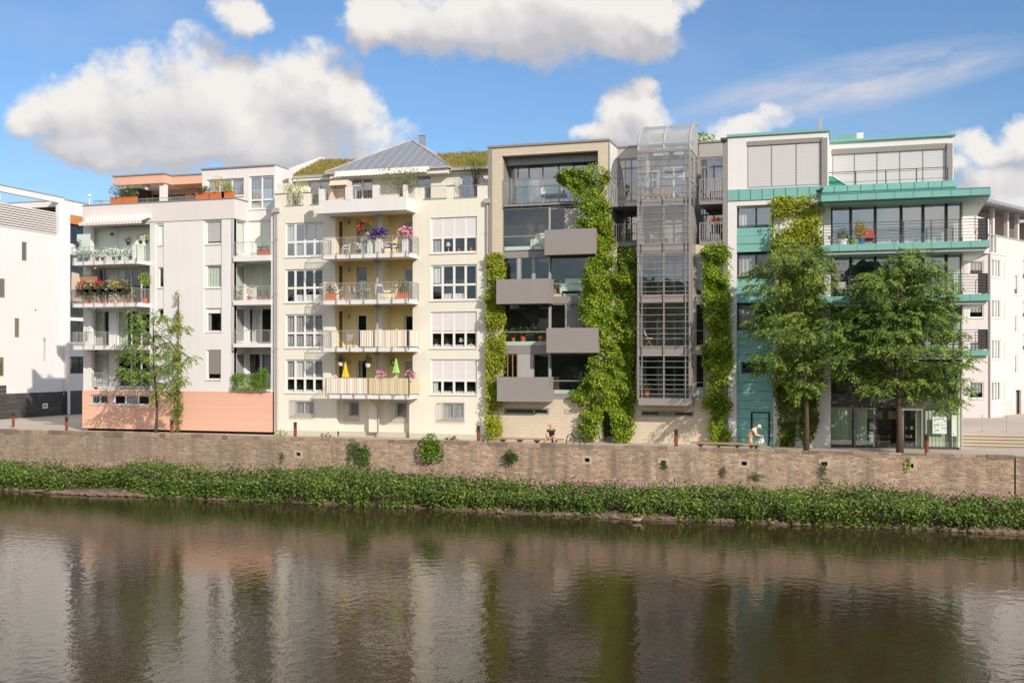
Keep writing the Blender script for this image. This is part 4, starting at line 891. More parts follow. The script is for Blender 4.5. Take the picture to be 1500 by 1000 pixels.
    for k,(y0,y1) in enumerate(pe):
        r=R(1079.5,y0,1134,y1,.35); r=(xa+.01,xb-.01,r[2],r[3]); window(b,r,.35,cols=(.52,),fw=.09,fm='dark_grey_metal',gm='sky_glass' if k==0 else 'glass',sill=False,set=0,inner=[(.05,.5,.02,.98,'curtain_grey')] if k else [(.05,.25,.02,.6,'curtain_white')])
        q=MB(); q.tube([(xa,.1,r[2]+.12),(xb,.1,r[2]+.12)],.02,5); q.build('window_guard','dark_grey_metal',b)
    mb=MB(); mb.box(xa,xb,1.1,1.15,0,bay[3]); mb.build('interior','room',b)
    mb=MB(); mb.box(xa+.003,xb-.003,.255,1.1,bay[3]-.1,bay[3]-.003); mb.build('bay_soffit','white_plaster',b)
    for k,(y0,y1) in enumerate(cpn):
        z1,z0=PZ(1106,y0,.1),max(.0,PZ(1106,y1,.1)); n=(3,3,4,8)[k]
        for j in range(n):
            q=MB(); s=(.0,.035)[j%2==0]; q.box(xa+.005,xb-.005,.02+s,.34,z0+(z1-z0)*j/n+.012,z0+(z1-z0)*(j+1)/n-.004); q.build('copper_panel','copper',b)
    sl=R(1086,532.5,1125,545.5,.1); mb=MB(); mb.box(xa+.005,sl[0],.04,.34,PZ(1106,546.5,.1)+.01,PZ(1106,531,.1)-.005); mb.box(sl[1],xb-.005,.04,.34,PZ(1106,546.5,.1)+.01,PZ(1106,531,.1)-.005); mb.build('copper_panel','copper',b)
    window(b,(sl[0],sl[1],sl[2],sl[3]),.05,fw=.07,rows=(.4,),fm='dark_grey_metal',set=.0,sill=False)
    mb=MB(); d0,d1=PX(1100,.05),PX(1128,.05); zd=PZ(1114,603,.05); 
    mb.box(d0,d0+.09,-.02,.015,.02,zd); mb.box(d1-.09,d1,-.02,.015,.02,zd); mb.box(d0+.09,d1-.09,-.02,.015,zd-.06,zd); dd=mb.build('door_frame','black_void',b)
    mb=MB(); mb.tube([(d1+.05,-.05,1.0),(d1-.25,-.08,.93)],.02,6); mb.ball((d1+.12,-.05,1.05),.05); mb.build('door_handle','brass',dd)
    r=R(1084,630,1094,641,.05); mb=MB(); mb.box(r[0],r[1],.0,.018,r[2],r[3]); mb.build('letter_flap','copper',b)
    # big glazed part on the right
    YG=.6; lv=[(292.5,354),(367,432),(443,512),(521,580)]
    xa,xb=xw,x1
    mb=MB(); mb.box(xw-.05,xw-.003,.02,YG+.2,0,zc0); mb.build('wall_edge','dark_grey_metal',b)
    cuts=(1217,1246,1282,1320,1352,1386,1407)
    gg=MB()
    for k,(y0,y1) in enumerate(lv):
        z1,z0=PZ(1310,y0,YG),PZ(1310,y1+ (8 if k<3 else 14),YG)
        fr=MB(); pn=[]
        xs=[PX(c,YG) for c in cuts]; xs[0]=xa
        fr.box(xa,xb,YG,YG+.12,z1-.28,z1)
        for i,x in enumerate(xs): fr.box(x-(.08 if 0<i<len(xs)-1 else 0.02),x+.08 if i<len(xs)-1 else x,YG-.01,YG+.1,z0,z1-.28)
        w=fr.build('window_wall','dark_grey_metal',b)
        for i in range(len(xs)-1):
            q=MB(); q.fq(xs[i]+.05,xs[i+1]-.05,z0,z1-.25,YG+.05); q.build('pane','shop_glass' if k else 'sky_glass',w)
            if (k==0 and i in (0,1,2,3,4,5)) or (k in (1,2) and i in (4,5)) : drape(w,xs[i]+.1,xs[i+1]-.1,z0,z1-.28,YG+.35,'pale_green_blind' if i>1 else 'curtain_grey',waves=5)
        q=MB(); q.quad((xb,YG,z0),(xb,6,z0),(xb,6,z1),(xb,YG,z1)); q.build('side_pane','green_glass',w)
    mb=MB(); mb.box(xa,xb-.4,YG+1.6,YG+1.65,0,zc0); mb.build('interior','room',b)
    mb=MB(); mb.box(PX(1404.5,.6),PX(1409,.6),1.2,8,.0,PZ(1407,295)); mb.build('white_side_wall','white_plaster',b)
    mb=MB(); z=PZ(1313,592,YG)
    # balcony plates wrapping round the corner
    for k,(y0,y1,rt,pa) in enumerate([(355.5,365,323.5,1203),(432.5,442,402.5,1202),(513,521,483,1205)]):
        Yb=-1.3; xa2,xb2=PX(pa,Yb),PX(1450,Yb); za,zc=PZ(1325,y1,Yb),PZ(1325,y0,Yb)
        q=MB(); q.prism([(xa2,Yb,za),(xa2,Yb,zc),(xa2,5,zc),(xa2,5,za)],(xb2-xa2,0,0)); bal=q.build('balcony','copper',b)
        q=MB(); q.box(xa2+.15,xb2-.15,Yb+.15,4.8,za-.16,za-.003); q.build('balcony_soffit','white_plaster',bal)
        q=MB(); [q.box(xa2+(xb2-xa2)*i/9-.01,xa2+(xb2-xa2)*i/9+.01,Yb-.008,Yb-.001,za+.02,zc-.02) for i in range(1,9)]; q.build('copper_seam_and_shadow','copper_seam_and_shadow',bal)
        hrail(xa2+.1,xb2-.1,Yb+.12,zc,PZ(1325,rt,Yb),6,bal,True)
    # shop front
    zs0=PZ(1313,597,YG); q=MB(); q.box(xw,x1,YG-.02,YG+.12,PZ(1313,597,YG),PZ(1313,581,YG)); q.build('shop_fascia','dark_grey_metal',b)
    cuts=[(1218,1248,1),(1251,1282,2),(1285,1318,0),(1321,1352,3),(1355,1391,1),(1393,1406.5,1)]
    fr=MB(); [fr.box(PX(p1,YG)-.02,PX(p1+3,YG)+.02,YG-.02,YG+.1,0,zs0) for _,p1,_ in cuts[:-1]]; fr.box(xw,x1,YG-.01,YG+.09,0,.12); sh=fr.build('shop_front','dark_grey_metal',b)
    for p0,p1,k in cuts:
        xa2,xb2=PX(p0,YG),PX(p1,YG); q=MB(); q.fq(xa2-.02,xb2+.02,.1,zs0,YG+.04); q.build('pane','shop_glass' if k in (1,2) else 'clear_glass',sh)
        if k==1: drape(sh,xa2,xb2,.12,zs0,YG+.16,'vertical_slats',waves=11,amp=.02)
        if k==2: drape(sh,xa2,xa2+(xb2-xa2)*.62,.12,zs0,YG+.16,'vertical_slats',waves=11,amp=.02)
        if k==3: drape(sh,xa2+(xb2-xa2)*.66,xb2,.12,zs0,YG+.16,'vertical_slats',waves=11,amp=.02)
        if k in (2,3):
            f=MB(); f.box(xa2,xb2,YG-.05,YG-.02,zs0-.13,zs0-.02); f.box(xa2,xa2+.09,YG-.05,YG-.02,.05,zs0-.13); f.box(xb2-.09,xb2,YG-.05,YG-.02,.05,zs0-.13); f.build('shop_door_frame','grey_metal',sh)
    q=MB(); q.box(PX(1282,.3),PX(1283.5,.3),.3,.4,0,PZ(1283,592,.3)) 
    r=R(1225,559,1248,573,1.0); q=MB(); q.box(r[0],r[1],1.0,1.1,r[2],r[3]); q.build('mezzanine_board','door_wood',b)
    q=MB(); q.tube([(PX(1408.5,.5),.5,0),(PX(1408.5,.5),.5,PZ(1408,295,.5))],.06,8); q.build('downpipe','pale_grey_metal',b)
    body(b,x0,x1,3,12,0,zc1-.5,'white_plaster')
    return dict(zc1=zc1,YG=YG)
HC=house_copper()

# ================================================================== white house at the left edge and its rear wing
def house_left():
    X=-65.2; b=thing('apartment_house','white plastered apartment house at the left edge with a slatted roof terrace screen','apartment building',(X,8,0))
    M=Matrix.Translation((X,0,0))@Matrix.Rotation(math.pi/2,4,'Z')    # local x -> depth, faces the side street
    def UY(px):                                                        # depth where the sight line meets the wall
        a,c=ray_dir(px); return X/a*c-DIST
    def ray_dir(px):
        t=(px-MIDX)/FPX; return (-SN+t*CS, CS+t*SN)
    def zz(px,py):
        a,c=ray_dir(px); d=X/a; return EYE+(HOR-py)*d/FPX
    rr=lambda p0,y0,p1,y1:(UY(p0),UY(p1),zz((p0+p1)/2,y1),zz((p0+p1)/2,y0))
    ya,yb=-3.0,UY(93.5); zpl=zz(60,574.5); zt=zz(60,346)
    zt=zz(40,338); 
    ho=[rr(32,354.5,39.5,382),rr(-4,408,7.5,436),rr(21.5,466,28.5,494),rr(-4,523,6,551)]
    wall(b,'white_wall','white_plaster',ya,yb,zpl,zt,0,ho,.2,M=M)
    for r in ho: window(b,r,0,fw=.08,fm='door_wood',M=M,sill=False,set=.05,gm='sky_glass',sm=None)
    q=MB(); q.m=M; q.box(ya,yb,.02,.3,0,zpl); q.build('plinth','dark_brick',b)
    r=rr(-3,580,9,615); q=MB(); q.m=M
    for k in range(8): q.box(r[0],r[1],-.03,.01,.1+k*.33,.1+k*.33+.30)
    q.build('garage_door','dark_grey_metal',b)
    zr1,zr0=zz(50,281.5),zz(50,290)
    q=MB(); q.m=M; q.box(ya,yb,-.02,.30,zr0,zr1); q.box(yb-.65,yb,-.02,.30,zt,zr0-.002); q.box(ya,UY(44),3.0,3.5,zr0-.10,zr0+.42); q.box(UY(44),yb,7.0,7.3,zr0-.55,zr0-.05); q.box(yb-.3,yb,.31,7.0,zr0-.25,zr0+.2); q.build('roof_beam','white_plaster',b)
    q=MB(); q.m=M; q.box(ya,yb+.02,-.06,.40,zr1,zr1+.06); q.build('roof_edge','grey_metal',b)
    q=MB(); q.m=M; n=10; z0s,z1s=zt+.05,zz(45,303)
    for k in range(n): z=z0s+(z1s-z0s)*k/n; q.box(ya,yb-.8,.05+.0,.12,z,z+(z1s-z0s)/n*.62)
    q.build('terrace_screen','parapet_plaster',b)
    q=MB(); q.m=M; q.box(ya,yb-.8,.25,.3,zt,z1s-.1); q.build('screen_backing','grey_metal',b)
    q=MB(); q.m=M; q.box(ya,UY(42),3.2,6.4,zt,zr0-.12); q.build('wood_wall','orange_wood',b)
    q=MB(); q.m=M; q.box(ya,yb,.35,10,zt-.3,zt-.05); q.box(ya,yb,9.8,10,0,zt-.05); q.box(yb-.25,yb,.31,9.8,0,zt-.31); q.build('outer_wall','white_plaster',b)
    q=MB(); q.m=M; r=rr(62.5,590.5,70,598); q.box(r[0],r[1],-.01,.018,r[2],r[3]); sg=q.build('wall_sign','sign_white',b)
    q=MB(); q.m=M; q.box(r[0]+.1,r[0]+.45,-.014,-.01,r[2]+.12,r[3]-.1); q.build('sign_mark','sign_orange',sg)
    q=MB(); q.m=M; x=UY(51); q.ball((x,-.08,zz(26,452)),.07); q.build('wall_lamp','grey_metal',b)
    # ---- rear wing
    X2=X+.3; b2=thing('apartment_house','narrow white rear wing with dark balcony recesses between two white houses','apartment building',(X2,24,0))
    M2=Matrix.Translation((X2,0,0))@Matrix.Rotation(math.pi/2,4,'Z')
    y0,y1=yb+.02,yb+9; zt2=zz(105,296); u=lambda px:(lambda a,c:X2/a*c-DIST)(*ray_dir(px))
    zz2=lambda px,py:(lambda a:EYE+(HOR-py)*(X2/a)/FPX)(ray_dir(px)[0])
    hs=[(u(101.5),y1-1,zz2(112,s1),zz2(112,s0)) for s0,s1 in ((316,358),(374,465),(470,501),(522,547))]
    wall(b2,'white_wall','white_plaster',y0,y1,zz2(110,572),zt2,0,hs,.8,M=M2)
    for k,r in enumerate(hs):
        window(b2,r,.5,cols=4,fw=.08,fm='dark_grey_metal',M=M2,sill=False,set=0,gm='glass')
        if k==0:
            q=MB(); q.m=M2; q.box(r[0],r[1],.02,.4,r[3]-.75,r[3]-.003); q.build('wood_fascia','orange_wood',b2)
        if k in (1,3):
            q=MB(); q.m=M2; rail_path(q,[(r[0]+.05,.1),(r[1]-.05,.1)],r[2],r[2]+.9,step=.12); q.build('railing','dark_grey_metal',b2)
        if k==1:
            q=MB(); q.m=M2; q.box(r[0],r[1],.0,.5,zz2(112,441),zz2(112,433)); q.build('balcony','grey_metal',b2)
    r=hs[3]; q=MB(); q.m=M2; q.box(u(108),u(115),.7,.75,r[2]+.5,r[3]-.2); q.build('amber_curtain','amber_fabric',b2)  # flat panel in one even amber colour
    q=MB(); q.m=M2; q.box(y0,y1,.05,.3,0,zz2(110,572)); q.build('plinth','dark_grey_metal',b2)
    q=MB(); q.m=M2; q.box(y0-.02,y1+.04,-.05,9.6,zt2,zt2+.07); q.build('roof_edge','grey_metal',b2)
    q=MB(); q.m=M2; q.box(y0,y1,9.4,9.6,0,zt2-.3); q.box(y1-.2,y1,.81,9.4,0,zt2-.01); q.build('outer_wall','white_plaster',b2)
    q=MB(); q.m=M2; q.box(yb+.06,yb+.3,-.12,-.005,0.05,zz2(97,302)); q.build('corner_column','white_plaster',b2)
house_left()

# ================================================================== white corner house on the right, beyond the steps
def house_right():
    # wall line through two surveyed points, going away to the right
    P0=Vector((7.0,20.0,0)); ang=math.radians(62); d=Vector((math.cos(ang),math.sin(ang),0)); GZ=.5
    b=thing('apartment_house','pinkish white corner house on the right edge with an open roof loggia','apartment building',(P0.x,P0.y,0))
    M=Matrix.Translation(P0)@Matrix.Rotation(ang,4,'Z')
    def hit(px):
        t=(px-MIDX)/FPX; r=(-SN+t*CS, CS+t*SN)      # world xy per unit depth, from (0,-DIST)
        # solve s*r + (0,-DIST) = P0 + u d
        det=r[0]*(-d.y)+d.x*r[1]; ax,ay=P0.x,P0.y+DIST
        s=(ax*(-d.y)+d.x*ay)/det; u=(r[0]*ay-r[1]*ax)/det
        return u,s
    U=lambda px:hit(px)[0]
    Z=lambda px,py:EYE+(HOR-py)*hit(px)[1]/FPX
    rr=lambda p0,y0,p1,y1:(U(p0),U(p1),Z((p0+p1)/2,y1),Z((p0+p1)/2,y0))
    ua,ub=U(1405),U(1530); zt=Z(1465,347); 
    ho=[rr(1465,384,1471.5,410),rr(1465.5,442.5,1472,468.5),rr(1465.5,501,1472,528),rr(1465.5,559.5,1472,587),rr(1486,402,1492,432),rr(1487,461,1490.5,487),rr(1487,519,1490.5,547),rr(1498,380,1506,410),rr(1498,488,1506,514),rr(1498,440,1506,466)]
    dr=rr(1488,571,1496,612); dr=(dr[0],dr[1],GZ,dr[3])
    wall(b,'plaster_wall','pinkish_plaster',U(1455),ub,GZ+1.2,zt,0,ho+[dr],.15,M=M)
    wall(b,'base_wall','pink_plaster',U(1455),ub,0,GZ+1.2,0,[dr],.15,M=M,room=False)
    for r in ho: window(b,r,0,fw=.09,M=M,set=.05,inner=[(.02,.98,.3,.98,'curtain_white')])
    q=MB(); q.m=M; q.box(dr[0],dr[1],.3,.35,dr[2],dr[3]); q.build('entrance_door','grey_metal',b)
    # polygonal bay at the corner
    u0,u1=U(1405)-3.,U(1455); v0=U(1433); q=MB(); q.m=M; zt1=Z(1442,374)
    M3=Matrix.Translation(M@Vector((U(1433),-.75,0)))@Matrix.Rotation(ang,4,'Z')
    wlen=U(1455)-U(1433); f=lambda y0,y1:(wlen*.18,wlen*.80,Z(1445,y1),Z(1445,y0))
    hb=[f(380,407),f(439,466),f(497,526),f(558,586)]
    wall(b,'bay_wall','pinkish_plaster',0,wlen,0.7,zt1,0,hb,.15,M=M3)
    for r in hb: window(b,r,0,cols=3,fw=.08,M=M3,set=.04,inner=[(.02,.98,.1,.98,'curtain_white')],sm=None)
    aL=math.radians(8); base=M3@Vector((0,0,0)); L=4.2
    M4=Matrix.Translation(base-Vector((math.cos(aL)*L,math.sin(aL)*L,0)))@Matrix.Rotation(aL,4,'Z')
    hl=[(L*.45,L*.60,Z(1420,y1),Z(1420,y0)) for y0,y1 in ((380,402),(441,465),(500,524),(559,584))]+[(L*.68,L*.92,Z(1420,y1),Z(1420,y0)) for y0,y1 in ((380,402),(441,465),(500,524),(559,584))]
    wall(b,'bay_wall','pinkish_plaster',0,L,.7,zt1,0,hl,.15,M=M4)
    for k,r in enumerate(hl): window(b,r,0,fw=.08,M=M4,set=.04,inner=[(.02,.98,.35,.98,'curtain_grey')])
    q=MB(); q.m=M3; q.box(0,wlen,-.02,.2,0,.7); q.box(wlen-.12,wlen,.2,.8,0,zt1); q.m=M4; q.box(0,L,-.02,.2,0,.7); q.build('base_wall','pink_plaster',b)
    q=MB(); q.m=M3; q.tube([(0,-.08,.3),(0,-.08,zt1+2)],.06,8); q.m=M; q.tube([(U(1457),-.08,.3),(U(1457),-.08,zt)],.06,8); q.build('downpipe','pale_grey_metal',b)
    q=MB(); q.m=M; q.box(U(1433)-4.5,U(1456),-.8,3,zt1,zt1+.12); q.box(U(1433)-4,U(1452),.15,.4,zt1+.12,Z(1440,318)); q.build('terrace_slab','parapet_plaster',b)
    # roof loggia with posts and a thin roof
    q=MB(); q.m=M; zr=Z(1460,307); zr2=zr
    q.prism([(ua-1.5,-1.2,zr),(ub,-1.2,zr),(ub,9,zr+.9),(ua-1.5,9,zr+.9)],(0,0,.22)); q.build('roof_slab','zinc',b)
    q=MB(); q.m=M
    for p in (1431,1456,1477,1492): u=U(p); q=MB(); q.m=M; q.box(u-.14,u+.14,.0,.28,zt,zr+.05); q.build('loggia_post','pinkish_plaster',b)
    q=MB(); q.m=M; q.box(U(1432),ub,2.2,2.4,zt-.3,zr+.3); q.build('loggia_back_wall','pink_plaster',b)
    q=MB(); q.m=M; q.box(U(1445),ub,-.06,.3,zt,zt+.08); q.build('loggia_coping','pale_grey_metal',b)
    lw=MB(); lw.m=M
    for p in (1442,1461,1483): lw.box(U(p),U(p)+1.6,2.15,2.19,zt-.2,zr-.5)
    lw.build('loggia_door','dark_grey_metal',b)
    q=MB(); q.m=M; rail_path(q,[(U(1478),.15),(U(1491),.15)],zt,zt+.75,step=.13); q.build('railing','pale_grey_metal',b)
    q=MB(); q.m=M; q.box(ua,ub,8.8,9,0,zr); q.box(ub-.2,ub,.2,8.8,0,zr); q.build('outer_wall','pinkish_plaster',b)
    q=MB(); q.m=M; r=rr(1481,585,1486,600); q.box(r[0],r[1],-.04,-.005,r[2],r[3]); q.build('bell_panel','parapet_plaster',b)
house_right()
# ================================================================== ground, river wall, bank, water
def flat(name,m,x0,x1,y0,y1,z,kind='structure'):
    mb=MB(); mb.quad((x0,y0,z),(x1,y0,z),(x1,y1,z),(x0,y1,z)); return tag(mb.build(name,m),kind=kind)
flat('ground','terrain',-700,700,-5.2,900,-.03)
flat('promenade','paving',-130,70,-5.2,60,0.)
flat('water','river_water',-400,400,-116,-5.6,WATER_Z)
mb=MB(); mb.quad((-700,-900,-.5),(700,-900,-.5),(700,-116,-.5),(-700,-116,-.5)); mb.quad((-700,-116,-.5),(700,-116,-.5),(700,-112,WATER_Z-.2),(-700,-112,WATER_Z-.2)); tag(mb.build('far_bank','terrain'),kind='structure')
nx,nz=260,16; vs=[]; r2=np.random.RandomState(3)
X=np.linspace(-260,260,nx); hgt=19+5*vnoise(X*.07,X*0,5)+3*vnoise(X*.35,X*0,8)
for i in range(nx):
    for j in range(nz):
        f=j/(nz-1); vs.append((X[i]+r2.randn()*.5,-124-r2.rand()*2.5+4*math.sin(f*2.6)*0-6*f*f,-.6+hgt[i]*f))
mb=MB(); mb.add(vs,[(i*nz+j,(i+1)*nz+j,(i+1)*nz+j+1,i*nz+j+1) for i in range(nx-1) for j in range(nz-1)])
o=mb.build('far_wood','far_leaf'); tag(o,'dark line of trees on the opposite river bank','trees',kind='stuff')

XW0,XW1=-85.,45.
topz=lambda x: .30-.0024*(x+20)
weep=[(437,665),(860,673.5),(972,677),(1090,678.5),(1208,679),(1334,682)]
wh=[]
for px,py in weep: x,z=PX(px,WALL_Y),PZ(px,py,WALL_Y); wh.append((x-.13,x+.13,z-.10,z+.10))
b=thing('river_wall','long rubble stone embankment wall with square drain holes along the river','wall',(-20,WALL_Y,0))
wall(b,'stone_face','rubble_stone',XW0,XW1,WATER_Z-.4,.12,WALL_Y,wh,.35,room=False)
mb=MB(); [mb.box(h[0]-.02,h[1]+.02,WALL_Y+.33,WALL_Y+.36,h[2]-.02,h[3]+.02) for h in wh]; mb.build('drain_back','black_void',b)
mb=MB()
for h in wh:
    w,d=.16,.13; y0,y1=WALL_Y-.010,WALL_Y+.05
    mb.box(h[0]-w,h[0],y0,y1,h[2]-d,h[3]+d); mb.box(h[1],h[1]+w,y0,y1,h[2]-d,h[3]+d); mb.box(h[0],h[1],y0,y1,h[3],h[3]+d); mb.box(h[0],h[1],y0,y1,h[2]-d,h[2])
mb.build('drain_surround','drain_concrete',b)
mb=MB(); x=XW0
while x<XW1:
    l=.3+.65*rnd.random(); zt=topz(x)+rnd.uniform(-.035,.02); o=rnd.uniform(0,.03)
    mb.box(x,x+l-.012,WALL_Y+.012-o,WALL_Y+.42,.07+rnd.uniform(-.04,.05),zt); x+=l
cp=mb.build('coping','coping_stone',b); bv=cp.modifiers.new('b','BEVEL'); bv.width=.02; bv.segments=2
mb=MB(); mb.box(XW0,XW1,WALL_Y+.06,WALL_Y+.40,-.01,.14); mb.build('coping_bed','concrete',b)
mb=MB(); x=PX(1487,WALL_Y); mb.box(x-.04,x+.04,WALL_Y-.006,WALL_Y+.02,-2.2,.18); mb.build('expansion_joint','dark_base',b)

# sloping bank
edge=lambda x: -8.45+.28*np.sin(x*.21+1)+.16*np.sin(x*.77)+.08*np.sin(x*2.3)
nx,ny=560,12; X=np.linspace(XW0,XW1,nx); V=[]
for i in range(nx):
    for j in range(ny):
        f=j/(ny-1); y=WALL_Y-.02+(edge(X[i])-.5-WALL_Y)*f; z=-2.15+(WATER_Z-.12+2.15)*f**1.15+rs.randn()*.035
        V.append((X[i],y,z))
mb=MB(); mb.add(V,[(i*ny+j,i*ny+j+1,(i+1)*ny+j+1,(i+1)*ny+j) for i in range(nx-1) for j in range(ny-1)]); tag(mb.build('bank_slope','soil',smooth=True),kind='structure')
# stones at the waterline
def stone(mb,c,s):
    n,m=7,4; sx,sy,sz=s*(.8+.6*rnd.random()),s*(.7+.5*rnd.random()),s*(.45+.35*rnd.random()); a=rnd.random()*6
    vs=[]
    for i in range(m+1):
        for j in range(n):
            r=math.sin(math.pi*(i+.02)/(m+.04)); t=2*math.pi*j/n+a; k=.8+.4*rnd.random(); vs.append((c[0]+sx*r*math.cos(t)*k,c[1]+sy*r*math.sin(t)*k,c[2]-sz*math.cos(math.pi*i/m)*k))
    mb.add(vs,[(i*n+j,i*n+(j+1)%n,(i+1)*n+(j+1)%n,(i+1)*n+j) for i in range(m) for j in range(n)])
mb=MB()
for k in range(1150):
    x=rnd.uniform(-54,12); 
    px_bias=(rnd.random()<.62)
    if px_bias: x=rnd.choice([rnd.uniform(-44.5,-38),rnd.uniform(-34,-31),rnd.uniform(-8,10),rnd.uniform(3,11)])
    y=float(edge(x))+rnd.gauss(.12,.16); stone(mb,(x,y,WATER_Z+.03+max(0,(y-float(edge(x)))*.30)+rnd.random()*.05),rnd.choice([.05,.07,.09,.13,.17]))
tag(mb.build('shore_rubble','rock'),'brown rubble stones along the waterline below the plants','rubble',kind='stuff')

# flowering plants on the bank
N=92000; x=rs.uniform(-60,18,N); f=rs.rand(N)
def bank_top(x,f):
    return -1.50+.20*vnoise(x*.32,x*0,21)+.20*vnoise(x*1.1,x*0,22,2)+.12*vnoise(x*2.6,f*7,31,3)-.62*np.clip(1-f/.38,0,1)**2-.10*f
def bank_front(x):
    fr=np.minimum(-8.55+.25*vnoise(x*.5,x*0,25)+.10*vnoise(x*2.2,x*0,26),edge(x)+.55)
    return fr+np.where((x>-44.5)&(x<-38),.55*np.sin((x+44.5)/6.5*math.pi),0)+np.where(x>3.5,.11*(x-3.5),0)
face_=rs.rand(N)<.42; f=np.where(face_,f*.14,f)
fr=bank_front(x); y=fr+(WALL_Y-.05-fr)*f
ground=-2.15+(WATER_Z+2.15)*np.clip((WALL_Y-y)/3.,0,1)**1.15
tz=bank_top(x,f); u=rs.rand(N)
z=np.where(face_,ground+(tz-ground)*(.03+.97*u),tz-(tz-ground)*.45*u**2.4)+.05*rs.randn(N)
# young stems stand out of the mass
up=rs.rand(N)<.05+.10*np.clip(vnoise(x*.9,x*0,51,3),0,1); z=np.where(up&~face_,tz+.05+.34*rs.rand(N)**1.5,z)
C=np.c_[x,y+rs.randn(N)*.06-np.where(face_,.12*vnoise(x*3,z*4,33,2),0),z]
D=np.c_[rs.randn(N)*.8,-.6+rs.randn(N)*.5,-.30+rs.randn(N)*.45]; Nn=np.c_[rs.randn(N)*.5,-.75+rs.randn(N)*.4,.9+rs.randn(N)*.35]
gap=vnoise(x*3.1,z*4.2+y*2.5,35,3); keep=(z>WATER_Z+.04)&(rs.rand(N)<np.clip(.80+.9*gap,.12,1)); C[:,1]-=np.where(face_,.16*gap,0); C[:,2]+=np.where(face_,0,.10*gap)
bank=leaves('riverbank_plants','bank_leaf',None,C[keep],D[keep],Nn[keep],(.15+.14*rs.rand(N))[keep],(.06+.035*rs.rand(N))[keep])
tag(bank,'dense green flowering balsam plants lining the foot of the river wall','bank plants',kind='stuff')
M=7600; x=rs.uniform(-58,16,M); f=rs.rand(M)**.8
patch=vnoise(x*.55,f*2,41,2)+.35*rs.randn(M)+.30*(.45-f); k=patch>.08; x,f=x[k],f[k]; M=len(x)
fr=bank_front(x); y=fr+(WALL_Y-.05-fr)*f; z=bank_top(x,f)+.03+.20*rs.rand(M)-np.where(f<.2,.55*rs.rand(M),0)
C=np.c_[x,y-.08,z]; C=np.repeat(C,3,0)+rs.randn(3*M,3)*.035; n=len(C)
fl=leaves('balsam_blossom','pink_flower',None,C,rs.randn(n,3)+np.array([0,-.4,.3]),rs.randn(n,3)+np.array([0,-1,.5]),.06+.03*rs.rand(n),.05)
tag(fl,'pink blossom scattered over the tops of the bank plants','blossom',kind='stuff')

# steps and landing on the right
xs=PX(1409,2.)
mb=MB()
for k in range(4): mb.box(xs,40,2.2+.42*k,2.2+.42*(k+1)+(.05 if k<3 else .6),0.,.155*(k+1)-.06); mb.box(xs,40,2.14+.42*k,2.2+.42*(k+1)+(-.01 if k<3 else .6),.155*(k+1)-.06,.155*(k+1))
st=tag(mb.build('steps','steps_stone'),kind='structure'); st.modifiers.new('b','BEVEL').width=.015
flat('landing','paving',xs,60,2.2+.42*4+.55,60,.624)

# ================================================================== plants
def climber(label,poly,Y0,dep,n,mat,L=.17,seed=1,stems=(),group=None,name='climbing_plant',clump=2.2,wscale=.62,thin=.06,dens=None):
    P=np.array([(PX(px,Y0),PZ(px,py,Y0)) for px,py in poly]); lo,hi=P.min(0),P.max(0)
    cx=(lo[0]+hi[0])/2; b=thing(name,label,'climbing plant',(cx,Y0,max(0,lo[1])),group)
    r=np.random.RandomState(seed); Q=np.empty((0,2)); sp=.10
    while len(Q)<n:
        q=lo+(hi-lo)*r.rand(n*3,2); q=q[in_poly(q+r.randn(len(q),2)*sp,P)]
        d=vnoise(q[:,0]*clump,q[:,1]*clump*1.3,seed+3,4)
        q=q[r.rand(len(q))<np.clip(.66+.95*d-thin,.06,1)]; Q=np.r_[Q,q]
    Q=Q[:n]; bul=.55+.45*vnoise(Q[:,0]*clump*.8,Q[:,1]*clump,seed+9,3)+.25*vnoise(Q[:,0]*4,Q[:,1]*5,seed+12,2)
    y=Y0-.03-dep*np.clip(bul,.08,1.5)*(r.rand(n)**.45)
    C=np.c_[Q[:,0],y,Q[:,1]]
    D=np.c_[r.randn(n)*.65,-.45+r.randn(n)*.45,-.75+r.randn(n)*.5]; N=np.c_[r.randn(n)*.5,-1+r.randn(n)*.35,.75+r.randn(n)*.4]
    ll=L*(.6+.7*r.rand(n)); leaves('foliage',mat,b,C,D,N,ll,ll*wscale)
    if stems:
        mb=MB()
        for s in stems: mb.tube([(PX(px,Y0-.05)+r.randn()*.01,Y0-.05,PZ(px,py,Y0-.05)) for px,py in s],[.05-.035*i/len(s) for i in range(len(s))],6)
        mb.build('stem','stem_brown',b)
    return b
climber('thick bright green creeper covering the brick house around its black entrance door',[(813,256),(832,249),(858,250),(873,243),(880,240),(893,251),(893,262),(884,276),(892,300),(897,328),(895,343),(906,357),(926,360),(934,382),(933,430),(933,490),(926,540),(931,580),(926,622),(926,638),(915,648),(904,645),(900,625),(899,603),(893,597),(884,598),(880,625),(880,640),(866,647),(853,641),(849,625),(857,605),(846,588),(838,578),(858,560),(866,535),(874,508),(866,485),(856,474),(852,450),(859,430),(858,410),(862,393),(870,382),(872,366),(868,350),(850,335),(848,325),(862,318),(872,305),(855,310),(849,300),(846,285),(838,275),(820,265)],-.02,.95,34000,'creeper_leaf',.15,5,stems=[[(868,648),(866,600),(868,540)],[(914,648),(912,600),(905,520)]])
climber('yellow green creeper column between the yellow house and the grey boxes',[(714,374),(727,369),(737,373),(742,388),(739,415),(741,440),(739,452),(743,478),(741,505),(743,515),(738,535),(740,550),(734,566),(737,592),(733,612),(735,634),(728,643),(718,641),(714,600),(715,560),(713,520),(715,470),(713,420)],-.06,.6,10000,'yellow_creeper_leaf',.14,8,stems=[[(722,646),(722,560),(724,420)]])
